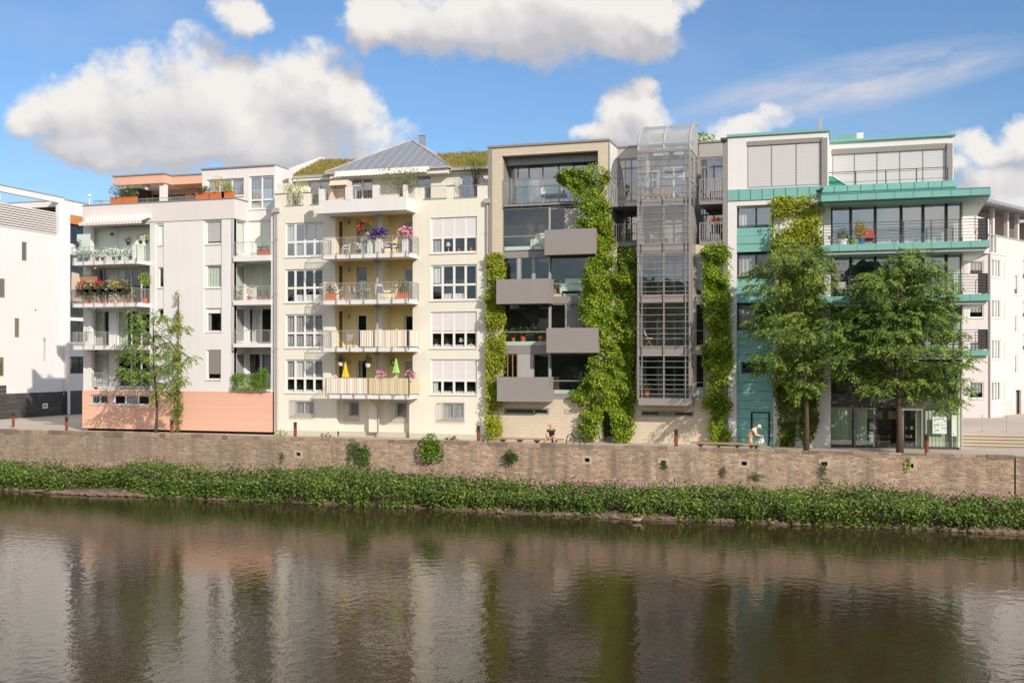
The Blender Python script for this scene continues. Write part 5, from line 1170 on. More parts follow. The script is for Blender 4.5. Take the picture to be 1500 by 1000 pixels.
climber('green creeper column right of the glass tower beside the copper house',[(1031,368),(1040,356),(1052,360),(1062,356),(1071,372),(1074,388),(1066,402),(1070,440),(1067,480),(1074,520),(1073,545),(1066,565),(1070,590),(1066,610),(1073,640),(1062,648),(1045,648),(1042,622),(1045,597),(1030,590),(1042,575),(1034,535),(1030,515),(1036,480),(1030,445),(1036,412),(1029,392)],-.06,.7,13000,'creeper_leaf',.14,13,stems=[[(1056,650),(1054,560),(1052,420)]])
climber('creeper with yellow upper leaves growing behind the small street tree on the copper house',[(1131,292),(1150,287),(1165,291),(1182,286),(1201,286),(1206,304),(1201,330),(1207,352),(1199,368),(1203,420),(1200,470),(1207,520),(1200,555),(1195,566),(1133,566),(1138,520),(1142,450),(1139,400),(1130,362),(1135,345),(1126,325),(1133,308)],-.06,.65,12500,'yellow_creeper_leaf',.16,17)
climber('lower creeper coloured as in shade round the foot of the white copper house pier',[(1133,560),(1196,560),(1200,580),(1194,595),(1198,615),(1188,640),(1182,652),(1174,640),(1172,600),(1165,600),(1164,640),(1160,655),(1143,652),(1146,625),(1137,612),(1141,590)],-.06,.35,3300,'dark_and_shaded_leaf',.18,19,stems=[[(1151,655),(1150,600),(1155,560)],[(1163,655),(1165,610),(1164,560)],[(1185,655),(1182,600),(1184,560)]])
climber('thin pale climber on the white and orange apartment house front',[(261,425),(263,425),(264.5,450),(266,470),(268,490),(267,520),(270,545),(266,575),(270,600),(265,633),(253,634),(256,605),(251,580),(255,560),(251,540),(257,515),(254,495),(259,470)],-.10,.25,1500,'thin_creeper_leaf',.13,23,stems=[[(261,636),(261,560),(262,430)]])
def clump(label,px,py,Y,rx,rz,ry,n,mat,L,seed=2,stem=True,name='wall_shrub',cat='shrub',z0=None):
    x,z=PX(px,Y),PZ(px,py,Y); b=thing(name,label,cat,(x,Y+ry,z)); r=np.random.RandomState(seed)
    v=r.randn(n,3); v=unit(v)*(r.rand(n,1)**.4); v*= (1+.25*vnoise(v[:,0]*4,v[:,2]*4+v[:,1]*3,seed))[:,None]
    C=np.c_[x+v[:,0]*rx*(1-.25*v[:,2]),Y+v[:,1]*ry,z+v[:,2]*rz]; D=v+r.randn(n,3)*.5+np.array([0,-.2,-.2]); N=v*.6+r.randn(n,3)*.4+np.array([0,-.4,.7])
    l=L*(.6+.7*r.rand(n)); leaves('foliage',mat,b,C,D,N,l,l*.6)
    if stem:
        mb=MB(); [mb.tube([(x,Y+ry*.9,z-rz*.4),(x+k*rx*.3,Y+ry*.3,z),(x+k*rx*.5,Y,z+rz*.7)],[.025,.018,.008],5) for k in (-1,0,1)]; mb.build('stem','stem_brown',b)
    return b
clump('round bright green shrub rooted in the top of the river wall',631.5,656,-5.7,.62,.80,.35,900,'bush_leaf',.15,3)
b=clump('dark small shrub hanging from the wall face under the bench',748,669,-5.65,.36,.34,.2,330,'pot_leaf',.13,4)
climber('ivy hanging over the river wall in two strands left of the round shrub',[(512,650),(517,646),(527,644),(536,650),(543,662),(541,690),(536,704),(529,708),(526,690),(523,664),(518,660),(515,672),(514,690),(511,690),(511,665)],WALL_Y-.03,.16,900,'pot_leaf',.14,31,name='wall_ivy')
for k,(px,py,rx,rz,m,lab) in enumerate([(413,670,.12,.42,'olive_leaf','dry thin tuft on the wall face left of the first drain hole'),(1205,688,.28,.50,'olive_leaf','olive plant hanging below a drain hole under the copper house'),(973,680,.22,.22,'pot_leaf','small fern in the drain hole below the glass tower'),(1331,678,.14,.40,'lime_leaf','bright green weed hanging at the drain hole nearest the steps'),(1107,697,.45,.22,'olive_leaf','brownish tuft on the lower wall face below the old man'),(1060,690,.2,.3,'olive_leaf','small dry tuft on the wall below the creeper column')]):
    clump(lab,px,py,WALL_Y-.06,rx*.75,rz*.8,.08,90,m,.10,40+k,name='wall_weed',cat='weed')
for k,(px,h,m,lab) in enumerate([(411,.35,'lime_leaf','low weed tuft by the downpipe between the two left houses'),(478,.22,'olive_leaf','flat dry weed on the promenade before the yellow house'),(662,.25,'olive_leaf','dry weed tuft right of the round wall shrub'),(707,.32,'olive_leaf','dry grass tuft at the bollard near the yellow creeper')]):
    clump(lab,px,639+(px-411)*.022,-4.6,.45,h,.2,160,m,.13,60+k,name='weed_tuft',cat='weed',stem=False)
# upright sprigs of the wall shrub
def tree(label,px,pybase,Y,r0,topy,pads,leafn,seed,mat='tree_leaf',spread=1.,drop=.3):
    x0,z0=PX(px,Y),0.; b=thing('street_tree',label,'tree',(x0,Y,z0)); r=np.random.RandomState(seed)
    zt=PZ(px,topy,Y); mb=MB(); n=9
    sway=lambda f:(x0+.10*math.sin(f*4+seed)+.05*math.sin(f*9),Y+.08*math.sin(f*5+seed*2),z0+(zt-z0)*f)
    mb.tube([sway(i/n) for i in range(n+1)],[r0*(1.25 if i==0 else 1)*(1-.85*i/n) for i in range(n+1)],8)
    Cs,Ds,Ns,Ls,Ws=[],[],[],[],[]
    lim=MB()
    for (qx,qy,rx,ry) in pads:
        d=66/ FPX if px<400 else 57/FPX; ry=ry*.62
        ydep=Y+r.uniform(-1,1)*spread; cx,cz=PX(qx,ydep),PZ(qx,qy,ydep); RX_,RZ=rx*d*.97,ry*d; RY=RX_*.9
        zj=min(zt*.97,max(z0+(zt-z0)*.30,cz-.35*abs(cx-x0)-.3)); fj=(zj-z0)/(zt-z0); p=Vector(sway(fj)); e=Vector((cx,ydep,cz)); mid=(p+e)/2+Vector((0,0,.12*(e-p).length))
        rr=max(.010,r0*.20*(1-fj)+.006); lim.tube([p,mid,e],[rr,rr*.65,rr*.3],5)
        nf=max(6,int(leafn*rx*ry*.98))
        for k in range(nf):
            v=r.randn(3); v/=np.linalg.norm(v); v*=r.rand()**.5
            s=np.array([cx+v[0]*RX_,ydep+v[1]*RY,cz+v[2]*RZ])
            ax=np.array([v[0]*1.2+(cx-x0)*.18+r.randn()*.4,v[1]*1.1+r.randn()*.4-.15,-drop+v[2]*.4+r.randn()*.25]); ax/=np.linalg.norm(ax)
            sd=np.cross(ax,[0,0,1.]); sd/=np.linalg.norm(sd)+1e-6; up=np.cross(sd,ax); m=9; FL=.42+.25*r.rand()
            if k%5==0: lim.tube([e+Vector((v[0]*RX_*.3,v[1]*RY*.3,v[2]*RZ*.3)),Vector(s),Vector(s+ax*FL*.8)],[.014,.009,.004],3,False)
            for q in range(m):
                t=(q+.5)/m; pp=s+ax*FL*t+np.array([0,0,-.16*t*t])
                for sg in (-1,1):
                    Cs.append(pp+r.randn(3)*.02); Ds.append(sd*sg+ax*.55+np.array([0,0,-.35])+r.randn(3)*.2); Ns.append(up*.55+np.array([.28,-.62,.25])+r.randn(3)*.38); Ls.append(.145+.06*r.rand()); Ws.append(.052+.02*r.rand())
    tk=mb.build('trunk','trunk_bark',b,True); lim.build('limb','trunk_bark',tk)
    C=np.array(Cs); ok=(C[:,1]<-.12)|(C[:,1]>90)
    leaves('crown',mat,b,C[ok],np.array(Ds)[ok],np.array(Ns)[ok],np.array(Ls)[ok],np.array(Ws)[ok])
    return b
tree('slender young street tree with thin open crown before the white and orange house',226,637,-3.0,.10,452,[(200,458,17,8),(212,470,20,9),(246,466,16,6),(255,478,20,8),(231,462,10,8),(200,482,20,8),(228,490,18,9),(206,503,26,10),(240,505,22,8),(192,520,20,9),(222,522,26,10),(250,515,20,8),(185,540,20,10),(212,543,26,10),(240,540,22,9),(258,532,16,8),(281,523,9,6),(179,553,9,6),(203,556,20,6),(235,562,16,9),(246,573,13,9),(228,577,8,6),(262,555,12,8),(268,478,8,5)],.20,101,spread=.9)
tree('broad green street tree in front of the copper house pier',1178,656,-3.0,.14,350,[(1160,362,22,10),(1190,365,20,10),(1143,376,24,9),(1180,382,34,12),(1118,388,18,7),(1112,402,18,8),(1150,398,34,12),(1200,396,24,11),(1218,388,9,6),(1105,418,10,6),(1130,420,26,10),(1172,420,36,13),(1208,418,18,10),(1112,440,14,7),(1150,442,34,12),(1195,440,28,12),(1125,462,20,9),(1098,470,12,6),(1165,464,36,12),(1210,464,20,10),(1106,486,16,6),(1140,484,28,11),(1185,488,36,12),(1222,490,14,8),(1160,508,36,12),(1205,512,28,10),(1128,520,26,9),(1115,540,13,6),(1175,532,34,12),(1150,545,26,9),(1212,538,14,9),(1180,560,24,10),(1170,575,14,7),(1198,555,18,8),(1132,535,16,7)],.25,102,spread=1.5)
tree('largest street tree with a wide layered crown before the shop windows',1316,658,-3.2,.17,362,[(1335,368,20,9),(1320,380,26,10),(1355,385,22,10),(1300,394,24,9),(1340,400,36,12),(1372,400,16,8),(1268,402,14,6),(1285,412,28,10),(1325,420,40,12),(1370,418,28,10),(1255,422,14,6),(1270,432,26,9),(1310,440,44,13),(1360,440,36,12),(1388,436,12,7),(1250,452,22,9),(1290,460,40,12),(1340,462,44,13),(1385,460,20,10),(1228,470,14,7),(1262,478,36,11),(1315,484,46,12),(1368,484,34,12),(1398,490,14,8),(1240,500,28,9),(1285,505,42,12),(1340,508,44,12),(1390,512,22,10),(1228,525,18,7),(1262,528,36,10),(1315,532,46,12),(1368,535,36,11),(1402,535,18,8),(1424,525,8,4),(1245,545,20,7),(1290,552,40,10),(1345,556,40,10),(1390,556,24,9),(1410,570,12,6),(1280,568,22,7),(1325,572,30,8),(1370,578,28,8),(1396,585,16,7),(1382,596,12,5),(1240,512,12,6)],.26,103,spread=1.9)

# ---- potted plants, flower boxes
def potted(label,x,y,z,pot=('box',.8,.22,.18,'terracotta'),fol=(.4,.15,.2,160,'pot_leaf',.10),flo=None,group=None,name='flower_box',cat='plant pot',seed=0,lift=0.):
    b=thing(name,label,cat,(x,y,z),group); r=np.random.RandomState(seed+int(abs(x*97+z*31))%9999); mb=MB()
    if pot[0]=='box': _,w,d,h,m=pot; mb.box(x-w/2,x+w/2,y-d/2,y+d/2,z,z+h); mb.box(x-w/2-.015,x+w/2+.015,y-d/2-.015,y+d/2+.015,z+h-.04,z+h+.003)
    else: _,rad,h,m=pot; mb.lathe(x,y,[(rad*.72,z),(rad*.98,z+h*.85),(rad*1.08,z+h*.85),(rad*1.08,z+h),(rad*.9,z+h)],12)
    mb.build('pot',m,b)
    if fol:
        rx,ry,rz,n,mat,L=fol; v=unit(r.randn(n,3))*(r.rand(n,1)**.45); C=np.c_[x+v[:,0]*rx,y+v[:,1]*ry,z+h+lift+rz*.8+v[:,2]*rz]
        l=L*(.6+.7*r.rand(n)); leaves('foliage',mat,b,C,v+r.randn(n,3)*.6,v*.5+r.randn(n,3)*.4+np.array([0,-.5,.7]),l,l*.5)
        if lift>.05: mb=MB(); mb.tube([(x,y,z+h*.9),(x,y,z+h+lift+rz*.6)],.022,6); mb.build('stem','stem_brown',b)
        if flo:
            n2,mat2,L2=flo; v=unit(r.randn(n2,3)+np.array([0,-.5,.5])); C=np.c_[x+v[:,0]*rx*1.02,y+v[:,1]*ry*1.05,z+h+lift+rz*.8+v[:,2]*rz*1.02]; C=np.repeat(C,3,0)+r.randn(3*n2,3)*L2*.3
            leaves('blossom',mat2,b,C,r.randn(len(C),3),np.tile([0,-1,.4],(len(C),1))+r.randn(len(C),3)*.5,L2,L2*.8)
    return b
zp=HO['zp']+.05
for px0,px1,rz,fm,fl,lab in [(163,181,.50,'olive_leaf',(18,'white_flower',.07),'first terracotta box from the left on the white parapet, leafy with white blossom'),(181.5,200,.38,'pot_leaf',(10,'white_flower',.07),'second terracotta box from the left on the white parapet, with shorter leaves')]:
    a,c=PX(px0,.1),PX(px1,.1); potted(lab,(a+c)/2,.1,zp,('box',c-a-.03,.26,.42,'terracotta'),((c-a)*.62,.35,rz,330,fm,.13),fl,'terracotta boxes along the terrace parapet')
for px0,px1,rz,fm,fl,lab in [(288,307,.26,'pot_leaf',(8,'red_flower',.07),'terracotta box with low red blossom left of the golden shrub'),(308.5,330,.62,'gold_leaf',None,'terracotta box holding the round golden shrub'),(342.5,359.5,.30,'lime_leaf',(10,'yellow_flower',.06),'terracotta box with lime leaves at the parapet corner')]:
    a,c=PX(px0,.1),PX(px1,.1); potted(lab,(a+c)/2 if px0<340 else HO['xr']-.5,.1,zp,('box',c-a-.03,.26,.42,'terracotta'),((c-a)*.48,.33,rz,330,fm,.12),fl,'terracotta boxes along the terrace parapet')
b=potted('white hanging basket of trailing flowers under the orange canopy',PX(215,2.9),2.9,PZ(215,278,2.9),('round',.17,.22,'white_plastic'),(.28,.28,.2,140,'pot_leaf',.1),(8,'yellow_flower',.07),name='hanging_basket',cat='hanging basket'); mb=MB(); mb.tube([(PX(215,2.9),2.9,PZ(215,276,2.9)),(PX(215,2.9),2.9,PZ(215,270.5,2.7)-.02)],.012,4); mb.build('hanger','dark_grey_metal',b)
# row of small pots on the top left balcony
bz=PZ(150,382,-1.4)
for k in range(11):
    x=PX(110+k*8.1,-1.2); potted('black pot with leafy green plant in the row behind the glass balcony panel',x,-1.2,bz,('round',.13,.26,'black_pot' if k%3 else 'white_plastic'),(.24,.2,.22+.08*(k%3),80,'pot_leaf',.12),None,'row of pots behind the glass balcony panel',name='potted_plant',seed=k)
for px,py,m,lab in [(113,361,'dark_flower','dark leafed pot on the left end of the top balcony rail'),(188,357,'dark_flower','dark red flower pot on the glass balcony rail'),(206,355,'dark_flower','purple flower pot near the corner of the glass balcony'),(215,354,'lime_leaf','small lime shrub at the corner of the glass balcony')]:
    potted(lab,PX(px,-1.1),-1.1,PZ(px,py,-1.1)-.1,('round',.12,.2,'black_pot'),(.22,.2,.2,90,m,.11),None,name='rail_pot',seed=px)
# flower boxes on the second balcony
z2=PZ(150,444,-1.4); zr2=PZ(150,423,-1.4)
fb=[('red_flower','red geraniums',26),('white_flower','pale blossom and red geraniums',22),('red_flower','bright scarlet geraniums',34),('white_flower','white blossom',26),('yellow_flower','yellow flowers and trailing leaves',20),('hot_pink_flower','pink flowers',20)]
for k,(m,w,n) in enumerate(fb):
    a=PX(112+k*12.,-1.6); potted('balcony box of %s, number %s from the left on its rail'%(w,('one','two','three','four','five','six')[k]),a+.5,-1.56,zr2-.22,('box',.95,.2,.18,'black_pot'),(.55,.26,.30,230,'pot_leaf' if k!=4 else 'lime_leaf',.12),(n,m,.10),'flower boxes on the balcony rail',seed=k)
for k in range(9):
    x=PX(116+k*9.6,-1.1); potted('terracotta pot with tall leaves standing behind the rail of the flower-filled balcony',x,-1.1,z2,('round',.15,.26,'terracotta'),(.28,.22,.42,130,('pot_leaf','olive_leaf','lime_leaf')[k%3],.14),(5,('red_flower','yellow_flower')[k%2],.08) if k%2 else None,'pots behind the flower balcony rail',name='potted_plant',seed=20+k)
potted('lime green ball tree at the right end of the flower-filled balcony',PX(212,-.5),-.5,z2,('round',.18,.3,'terracotta'),(.42,.4,.42,420,'lime_leaf',.13),None,name='ball_tree',cat='small tree',lift=.95)
b=thing('garden_screen','beige folded sun cloth and willow screen at the left end of the flower balcony','screen',(PX(112,-1.2),-1.2,z2)); mb=MB(); xa=PX(104,-1.3); mb.prism([(xa,-1.3,z2+.2),(xa+.9,-1.3,z2+.1),(xa+.55,-1.3,z2+2.0),(xa+.05,-1.3,z2+2.1)],(0,.1,0)); mb.build('cloth','wicker',b); mb=MB(); [mb.tube([(PX(112,-.6)+.07*i,-.6,z2+.1),(PX(112,-.6)+.07*i+.02,-.6,z2+1.9+.06*math.sin(i*2))],.022,4) for i in range(24)]; mb.build('willow_screen','bench_wood',b)
# recess balconies on the right of that house
xr=HO['xr']
for px,py,fl,lab in [(386,374.5,(16,'white_flower',.07),'terracotta box with white flowers on the upper recessed balcony')]:
    potted(lab,PX(px,.1),.12,PZ(370,py,0),('box',.8,.25,.36,'terracotta'),(.42,.2,.25,150,'pot_leaf',.11),fl)
for k,px in enumerate((352,365,380,390)):
    potted('small conifer pot number %s on the second recessed balcony'%('one','two','three','four')[k],PX(px,.3),.3,PZ(370,439.5,0),('round',.14,.25,'terracotta'),(.16,.16,.38,130,'olive_leaf' if k!=1 else 'wicker',.10),None,'conifers on the recessed balcony',name='potted_conifer',seed=k)
climber('leafy green hedge trained over the lowest recessed balcony rail',[(341,551),(352,547),(370,549),(383,546),(385,538),(392,537),(394,548),(394,568),(380,570),(342,570)],-.12,.3,1900,'bush_leaf',.11,55,name='balcony_hedge')
potted('thin leafless twig in a white pot on the third left balcony',PX(127,-1.0),-1.0,PZ(150,506,-1.4),('round',.16,.25,'white_plastic'),(.14,.14,.45,60,'dark_flower',.08),None,name='potted_twig',lift=.3)

# ---- yellow house balconies
def chair_proto(name,label,x,y,z,fm,sm,rz=0.,group=None,slats=True):
    b=thing(name,label,'chair',(0,0,0),group); mb=MB()
    for s in (-1,1): MBl=MB(); MBl.tube([(s*.24,-.22,0),(s*.23,-.20,.44),(s*.25,-.10,.64)],.016,6).build('leg',fm,b); MB().tube([(s*.24,.26,0),(s*.22,.20,.44),(s*.21,.30,.88)],.016,6).build('leg',fm,b)
    a=MB(); [a.tube([(s*.25,-.12,.64),(s*.22,.24,.66)],.018,6) for s in (-1,1)]; a.build('armrest',fm,b)
    q=MB(); [q.box(-.22,.22,-.22+.075*i,-.165+.075*i,.43,.455) for i in range(6)]; q.build('seat',sm,b)
    q=MB(); [q.prism([(-.22,.205+.024*i,.50+.075*i),(.22,.205+.024*i,.50+.075*i),(.22,.225+.024*i,.56+.075*i),(-.22,.225+.024*i,.56+.075*i)],(0,.015,0)) for i in range(5)]; q.build('backrest',sm,b)
    b.location=(x,y,z); b.rotation_euler=(0,0,rz); return b
z0,z1,z2y,z3=[HY[k][2] for k in range(4)]
met=chair_proto('balcony_chair','metal chair with dark blue slats nearest the left planter',PX(494,-.7),-.7,z1,'steel','blue_fabric',-.9,'metal chairs with blue slats')
dup(met,None,(PX(520,-.6),-.6,z1),1.3,'metal blue-slatted chair on the left side of the middle balcony door'); dup(met,None,(PX(537,-.8),-.8,z1),-1.2,'metal blue-slatted chair left of the drain pipe'); dup(met,None,(PX(560,-.7),-.7,z1),1.0,'metal blue-slatted chair right of the drain pipe'); dup(met,None,(PX(571,-.3),-.3,z1),-.6,'metal blue-slatted chair beside the small round table')
wp=chair_proto('plastic_chair','white plastic armchair on the upper balcony',PX(506,-.5),-.5,z0,'white_plastic','white_plastic',-.9,'white plastic chairs'); dup(wp,None,(PX(524,-.2),-.2,z0),.4,'white plastic armchair half hidden beside the tall flower stand')
mv=chair_proto('folding_chair','mauve folding chair on the upper balcony left of the pink flowers',PX(568,-.4),-.4,z0,'navy','mauve_fabric',.5,'dark chairs on the upper balcony'); dup(mv,None,(PX(581,-.1),-.1,z0),-.4,'dark folding chair close behind the pink flowers')
dk=dup(mv,None,(PX(512,-.2),-.2,z2y),.3,'dark chair behind the open railing of the third balcony'); dk['group']='dark chairs on the upper balcony'
def table(label,x,y,z,h=.72,r=.35,m='steel',name='balcony_table'):
    b=thing(name,label,'table',(x,y,z)); q=MB(); q.lathe(x,y,[(r,z+h-.025),(r,z+h)],18); q.build('tabletop',m,b); q=MB(); q.tube([(x,y,z+.02),(x,y,z+h-.03)],.025,8); q.build('stem',m,b); q=MB(); [q.tube([(x,y,z+.15),(x+.28*math.cos(t),y+.28*math.sin(t),z+.01)],.015,5) for t in (0.3,2.4,4.5)]; q.build('base',m,b); return b
table('small round metal table beside the right planter',PX(580,-.9),-.9,z1); table('low round table between the chairs by the middle balcony door',PX(529,-.8),-.8,z1,.66,.3); table('dark small table among the chairs of the upper balcony',PX(574,-.9),-.9,z0,.62,.3,'navy')
table('small white side table on the top terrace',PX(521,-.6),-.6,HYF+.0,1.25,.3,'white_plastic')
potted('terracotta box with pink and grassy plants at the left end of the middle balcony',PX(484.5,-1.2),-1.2,z1,('box',.55,.35,.42,'terracotta'),(.36,.3,.40,200,'pot_leaf',.14),(16,'hot_pink_flower',.09),name='planter')
potted('terracotta box with grassy plant at the right end of the middle balcony',PX(590,-1.2),-1.2,z1,('box',.62,.35,.42,'terracotta'),(.36,.3,.42,200,'olive_leaf',.16),None,name='planter')
def stand(label,px,Y,z,h,w,m,fol,flo,potm='terracotta'):
    x=PX(px,Y); b=potted(label,x,Y,z,('box',w,w,h,m),None,None,name='flower_stand',cat='flower stand')
    n=b; r=np.random.RandomState(int(px)); mb=MB(); mb.lathe(x,Y,[(.14,z+h),(.2,z+h+.22),(.18,z+h+.22)],12); mb.build('flower_pot',potm,b)
    rx,rz,nn,mat=fol; v=unit(r.randn(nn,3))*(r.rand(nn,1)**.45); leaves('foliage',mat,b,np.c_[x+v[:,0]*rx,Y+v[:,1]*.3,z+h+.2+rz*.8+v[:,2]*rz],v+r.randn(nn,3)*.5,r.randn(nn,3)*.4+np.array([0,-.6,.6]),.13,.07)
    n2,m2,L2=flo; v=unit(r.randn(n2,3)+np.array([0,-.6,.3])); C=np.repeat(np.c_[x+v[:,0]*rx*1.05,Y+v[:,1]*.32,z+h+.2+rz*.8+v[:,2]*rz*1.05],3,0)+r.randn(3*n2,3)*.04
    leaves('blossom',m2,b,C,r.randn(len(C),3),np.tile([0,-1,.4],(len(C),1)),L2,L2)
stand('tall grey stand with red flowers in a terracotta pot on the upper balcony',534,-1.1,z0,.98,.32,'curtain_grey',(.42,.50,340,'pot_leaf'),(9,'red_flower',.17))
stand('pale stand overflowing with purple and white petunias on the upper balcony',554,-1.3,z0,.75,.28,'white_plastic',(.5,.30,220,'pot_leaf'),(60,'purple_flower',.15),'white_plastic')
stand('white stand with dark and white flowers left of the petunias',542,-1.3,z0,.62,.28,'white_plastic',(.26,.24,100,'pot_leaf'),(14,'white_flower',.12),'white_plastic')
stand('tall white planter with pink hydrangea at the right of the upper balcony',594,-1.25,z0,.78,.30,'white_plastic',(.36,.30,120,'pot_leaf'),(46,'hot_pink_flower',.16),'white_plastic')
def parasol(label,px,pyt,pyb,Y,zf,m):
    x=PX(px,Y); zt,zb=PZ(px,pyt,Y),PZ(px,pyb,Y); b=thing('closed_parasol',label,'parasol',(x,Y,zf)); q=MB(); n=14; vs=[]
    prof=[(.03,zt),(.06,zt-.12),(.13,zt-.5),(.19,zb+.18),(.24,zb+.02),(.20,zb-.03)]
    for rad,z in prof:
        for j in range(n): k=rad*(1 if j%2 else .68); vs.append((x+k*math.cos(2*math.pi*j/n),Y+k*math.sin(2*math.pi*j/n),z))
    q.add(vs,[(i*n+j,i*n+(j+1)%n,(i+1)*n+(j+1)%n,(i+1)*n+j) for i in range(len(prof)-1) for j in range(n)]); q.build('canopy',m,b)
    q=MB(); q.tube([(x,Y,zf+.05),(x,Y,zt+.06)],.02,6); q.build('pole','steel',b); q=MB(); q.lathe(x,Y,[(.22,zf),(.22,zf+.05),(.05,zf+.08)],14); q.build('base','concrete',b)
parasol('closed bright yellow parasol on the lowest yellow house balcony',506,531,552,-1.0,z3,'yellow_fabric'); parasol('closed lime green parasol on the lowest balcony right of the pipe',580,524,546,-1.0,z3,'green_fabric')
for px,lab in ((557,'pink flower pot on the checked cloth railing near the pipe'),(602,'pink flower pot at the right corner of the lowest balcony')):
    potted(lab,PX(px,-1.45),-1.45,PZ(px,553,-1.5)-.18,('round',.13,.2,'white_plastic'),(.26,.2,.2,80,'pot_leaf',.1),(34,'hot_pink_flower',.12),name='rail_pot')
for px,py,lab in ((499,531,'white hanging pot with dark leaves at the left of the lowest balcony'),(539,533,'white hanging pot with trailing dark ivy next to the drain pipe')):
    x=PX(px,-.6); b=potted(lab,x,-.6,PZ(px,py+4.5,-.6),('round',.17,.22,'white_plastic'),(.30,.25,.26,150,'pot_leaf',.11),None,name='hanging_basket',cat='hanging basket'); mb=MB(); [mb.tube([(x+s*.14,-.6,PZ(px,py+1,-.6)),(x,-.6,PZ(px,516.5,-.9))],.008,4) for s in (-1,1)]; mb.build('hanger','dark_grey_metal',b)
b=thing('wall_clock','round black wall clock on the yellow loggia wall behind the green parasol','clock',(PX(576,1.2),1.27,PZ(576,531,1.2))); x,z=PX(576,1.2),PZ(576,531,1.2); q=MB(); q.tube([(x,1.22,z),(x,1.29,z)],.20,16); q.build('rim','tyre',b); q=MB(); q.tube([(x,1.212,z),(x,1.219,z)],.13,16); q.build('dial','curtain_white',b)
# roofed wicker beach chair on the top terrace
x,y,z=PX(498,.2),.2,HYF; b=thing('beach_chair','hooded wicker beach chair on the top terrace','beach chair',(x,y,z)); q=MB()
q.prism([(x-.6,y-.35,z),(x-.6,y+.45,z),(x-.6,y+.62,z+1.0),(x-.6,y+.45,z+1.75),(x-.6,y-.15,z+1.78),(x-.6,y-.35,z+1.45),(x-.6,y+.1,z+1.2),(x-.6,y-.35,z+.7)],(.07,0,0)); q.prism([(x+.53,y-.35,z),(x+.53,y+.45,z),(x+.53,y+.62,z+1.0),(x+.53,y+.45,z+1.75),(x+.53,y-.15,z+1.78),(x+.53,y-.35,z+1.45),(x+.53,y+.1,z+1.2),(x+.53,y-.35,z+.7)],(.07,0,0)); q.build('side_panel','wicker',b)
q=MB(); q.prism([(x-.53,y+.45,z+.3),(x-.53,y+.62,z+1.0),(x-.53,y+.45,z+1.75),(x-.53,y-.15,z+1.78),(x-.53,y-.35,z+1.45),(x-.53,y-.30,z+1.45),(x-.53,y-.13,z+1.70),(x-.53,y+.40,z+1.68),(x-.53,y+.55,z+1.0),(x-.53,y+.40,z+.3)],(1.06,0,0)); q.build('hood','wicker',b)
q=MB(); q.box(x-.53,x+.53,y-.4,y+.4,z+.32,z+.48); q.build('seat_cushion','awning_cloth',b)
def airy(label,px,py,Y,rx,rz,n,mat,zf,potm,seed):
    x,z=PX(px,Y),PZ(px,py,Y); b=thing('terrace_shrub',label,'shrub',(x,Y,zf)); r=np.random.RandomState(seed); q=MB(); tips=[]
    for k in range(26):
        t=r.rand()*6.28; e=Vector((x+rx*math.cos(t)*r.rand()**.4,Y+rx*.8*math.sin(t),z+rz*(r.rand()*1.7-.8))); q.tube([(x,Y,zf+.3),((x*.6+e.x*.4),Y,(zf+.3)*.35+e.z*.65),e],[.018,.012,.005],4,False); tips.append(e)
    q.build('branch','stem_brown',b); T=np.array([tuple(t) for t in tips]); C=T[r.randint(0,26,n)]+r.randn(n,3)*np.array([rx*.22,rx*.22,rz*.25])
    l=.11*(.6+.7*r.rand(n)); leaves('foliage',mat,b,C,r.randn(n,3)+np.array([0,0,.2]),r.randn(n,3)+np.array([0,-.4,.6]),l,l*.4)
    q=MB(); q.lathe(x,Y,[(.2,zf),(.28,zf+.36),(.3,zf+.36),(.26,zf+.36)],14); q.build('pot',potm,b)
airy('feathery olive shrub in a pot on the white top balcony',588,264,-.7,1.15,.62,1500,'olive_leaf',HYF,'terracotta',5)
airy('pale yellow green shrub at the left corner of the yellow house terrace',434,284,.9,.75,.75,1100,'lime_leaf',HYF,'black_pot',6)
airy('thin climbing shrub at the right green roof edge',697,241,1.2,.70,.75,420,'bush_leaf',HYF,'black_pot',7)
# things standing behind the panes
def sill_pot(label,px,py,Y,s,mat='pot_leaf',pot='terracotta',group=None):
    potted(label,PX(px,Y),Y,PZ(px,py,Y),('round',.11*s,.2*s,pot),(.22*s,.14*s,.26*s,90,mat,.11*s),None,group,name='window_plant',cat='window plant',seed=int(px))
def lamp(label,px,py,Y,h=.62):
    x,z=PX(px,Y),PZ(px,py,Y); b=thing('table_lamp',label,'lamp',(x,Y,z)); q=MB(); q.lathe(x,Y,[(.09,z),(.08,z+.03),(.02,z+.06),(.02,z+h*.6)],10); q.build('stand','white_plastic',b); q=MB(); q.lathe(x,Y,[(.17,z+h*.55),(.11,z+h)],12); q.build('lamp_shade','curtain_white',b)
YI=.42
sill_pot('left terracotta pot behind the upper right window of the yellow house',640,369,YI,1.); lamp('white table lamp behind the upper right window of the yellow house',657,369,YI)
sill_pot('leafy terracotta pot right of the white table lamp',672,369,YI,.9); sill_pot('tall terracotta pot in the last pane of the upper right window',690,369,YI,1.2)
for k,px in enumerate((639,655,690)): sill_pot('white pot with pale plant in the third right window from the top, pane %s'%('one','two','four')[k],px,508,YI,1.0,'olive_leaf','white_plastic')
lamp('small white lamp in the third pane of the third right window',676,508,YI,.55)
for k,px in enumerate((642,660,674,689)): sill_pot('small white pot on the sill of the lowest right window, pane %s'%('one','two','three','four')[k],px,577,YI,.7,'pot_leaf','white_plastic')
for k,px in enumerate((425,438,452,467)): sill_pot('leafy pot behind the lowest left window of the yellow house, pane %s'%('one','two','three','four')[k],px,573,YI,.9,'pot_leaf','black_pot')
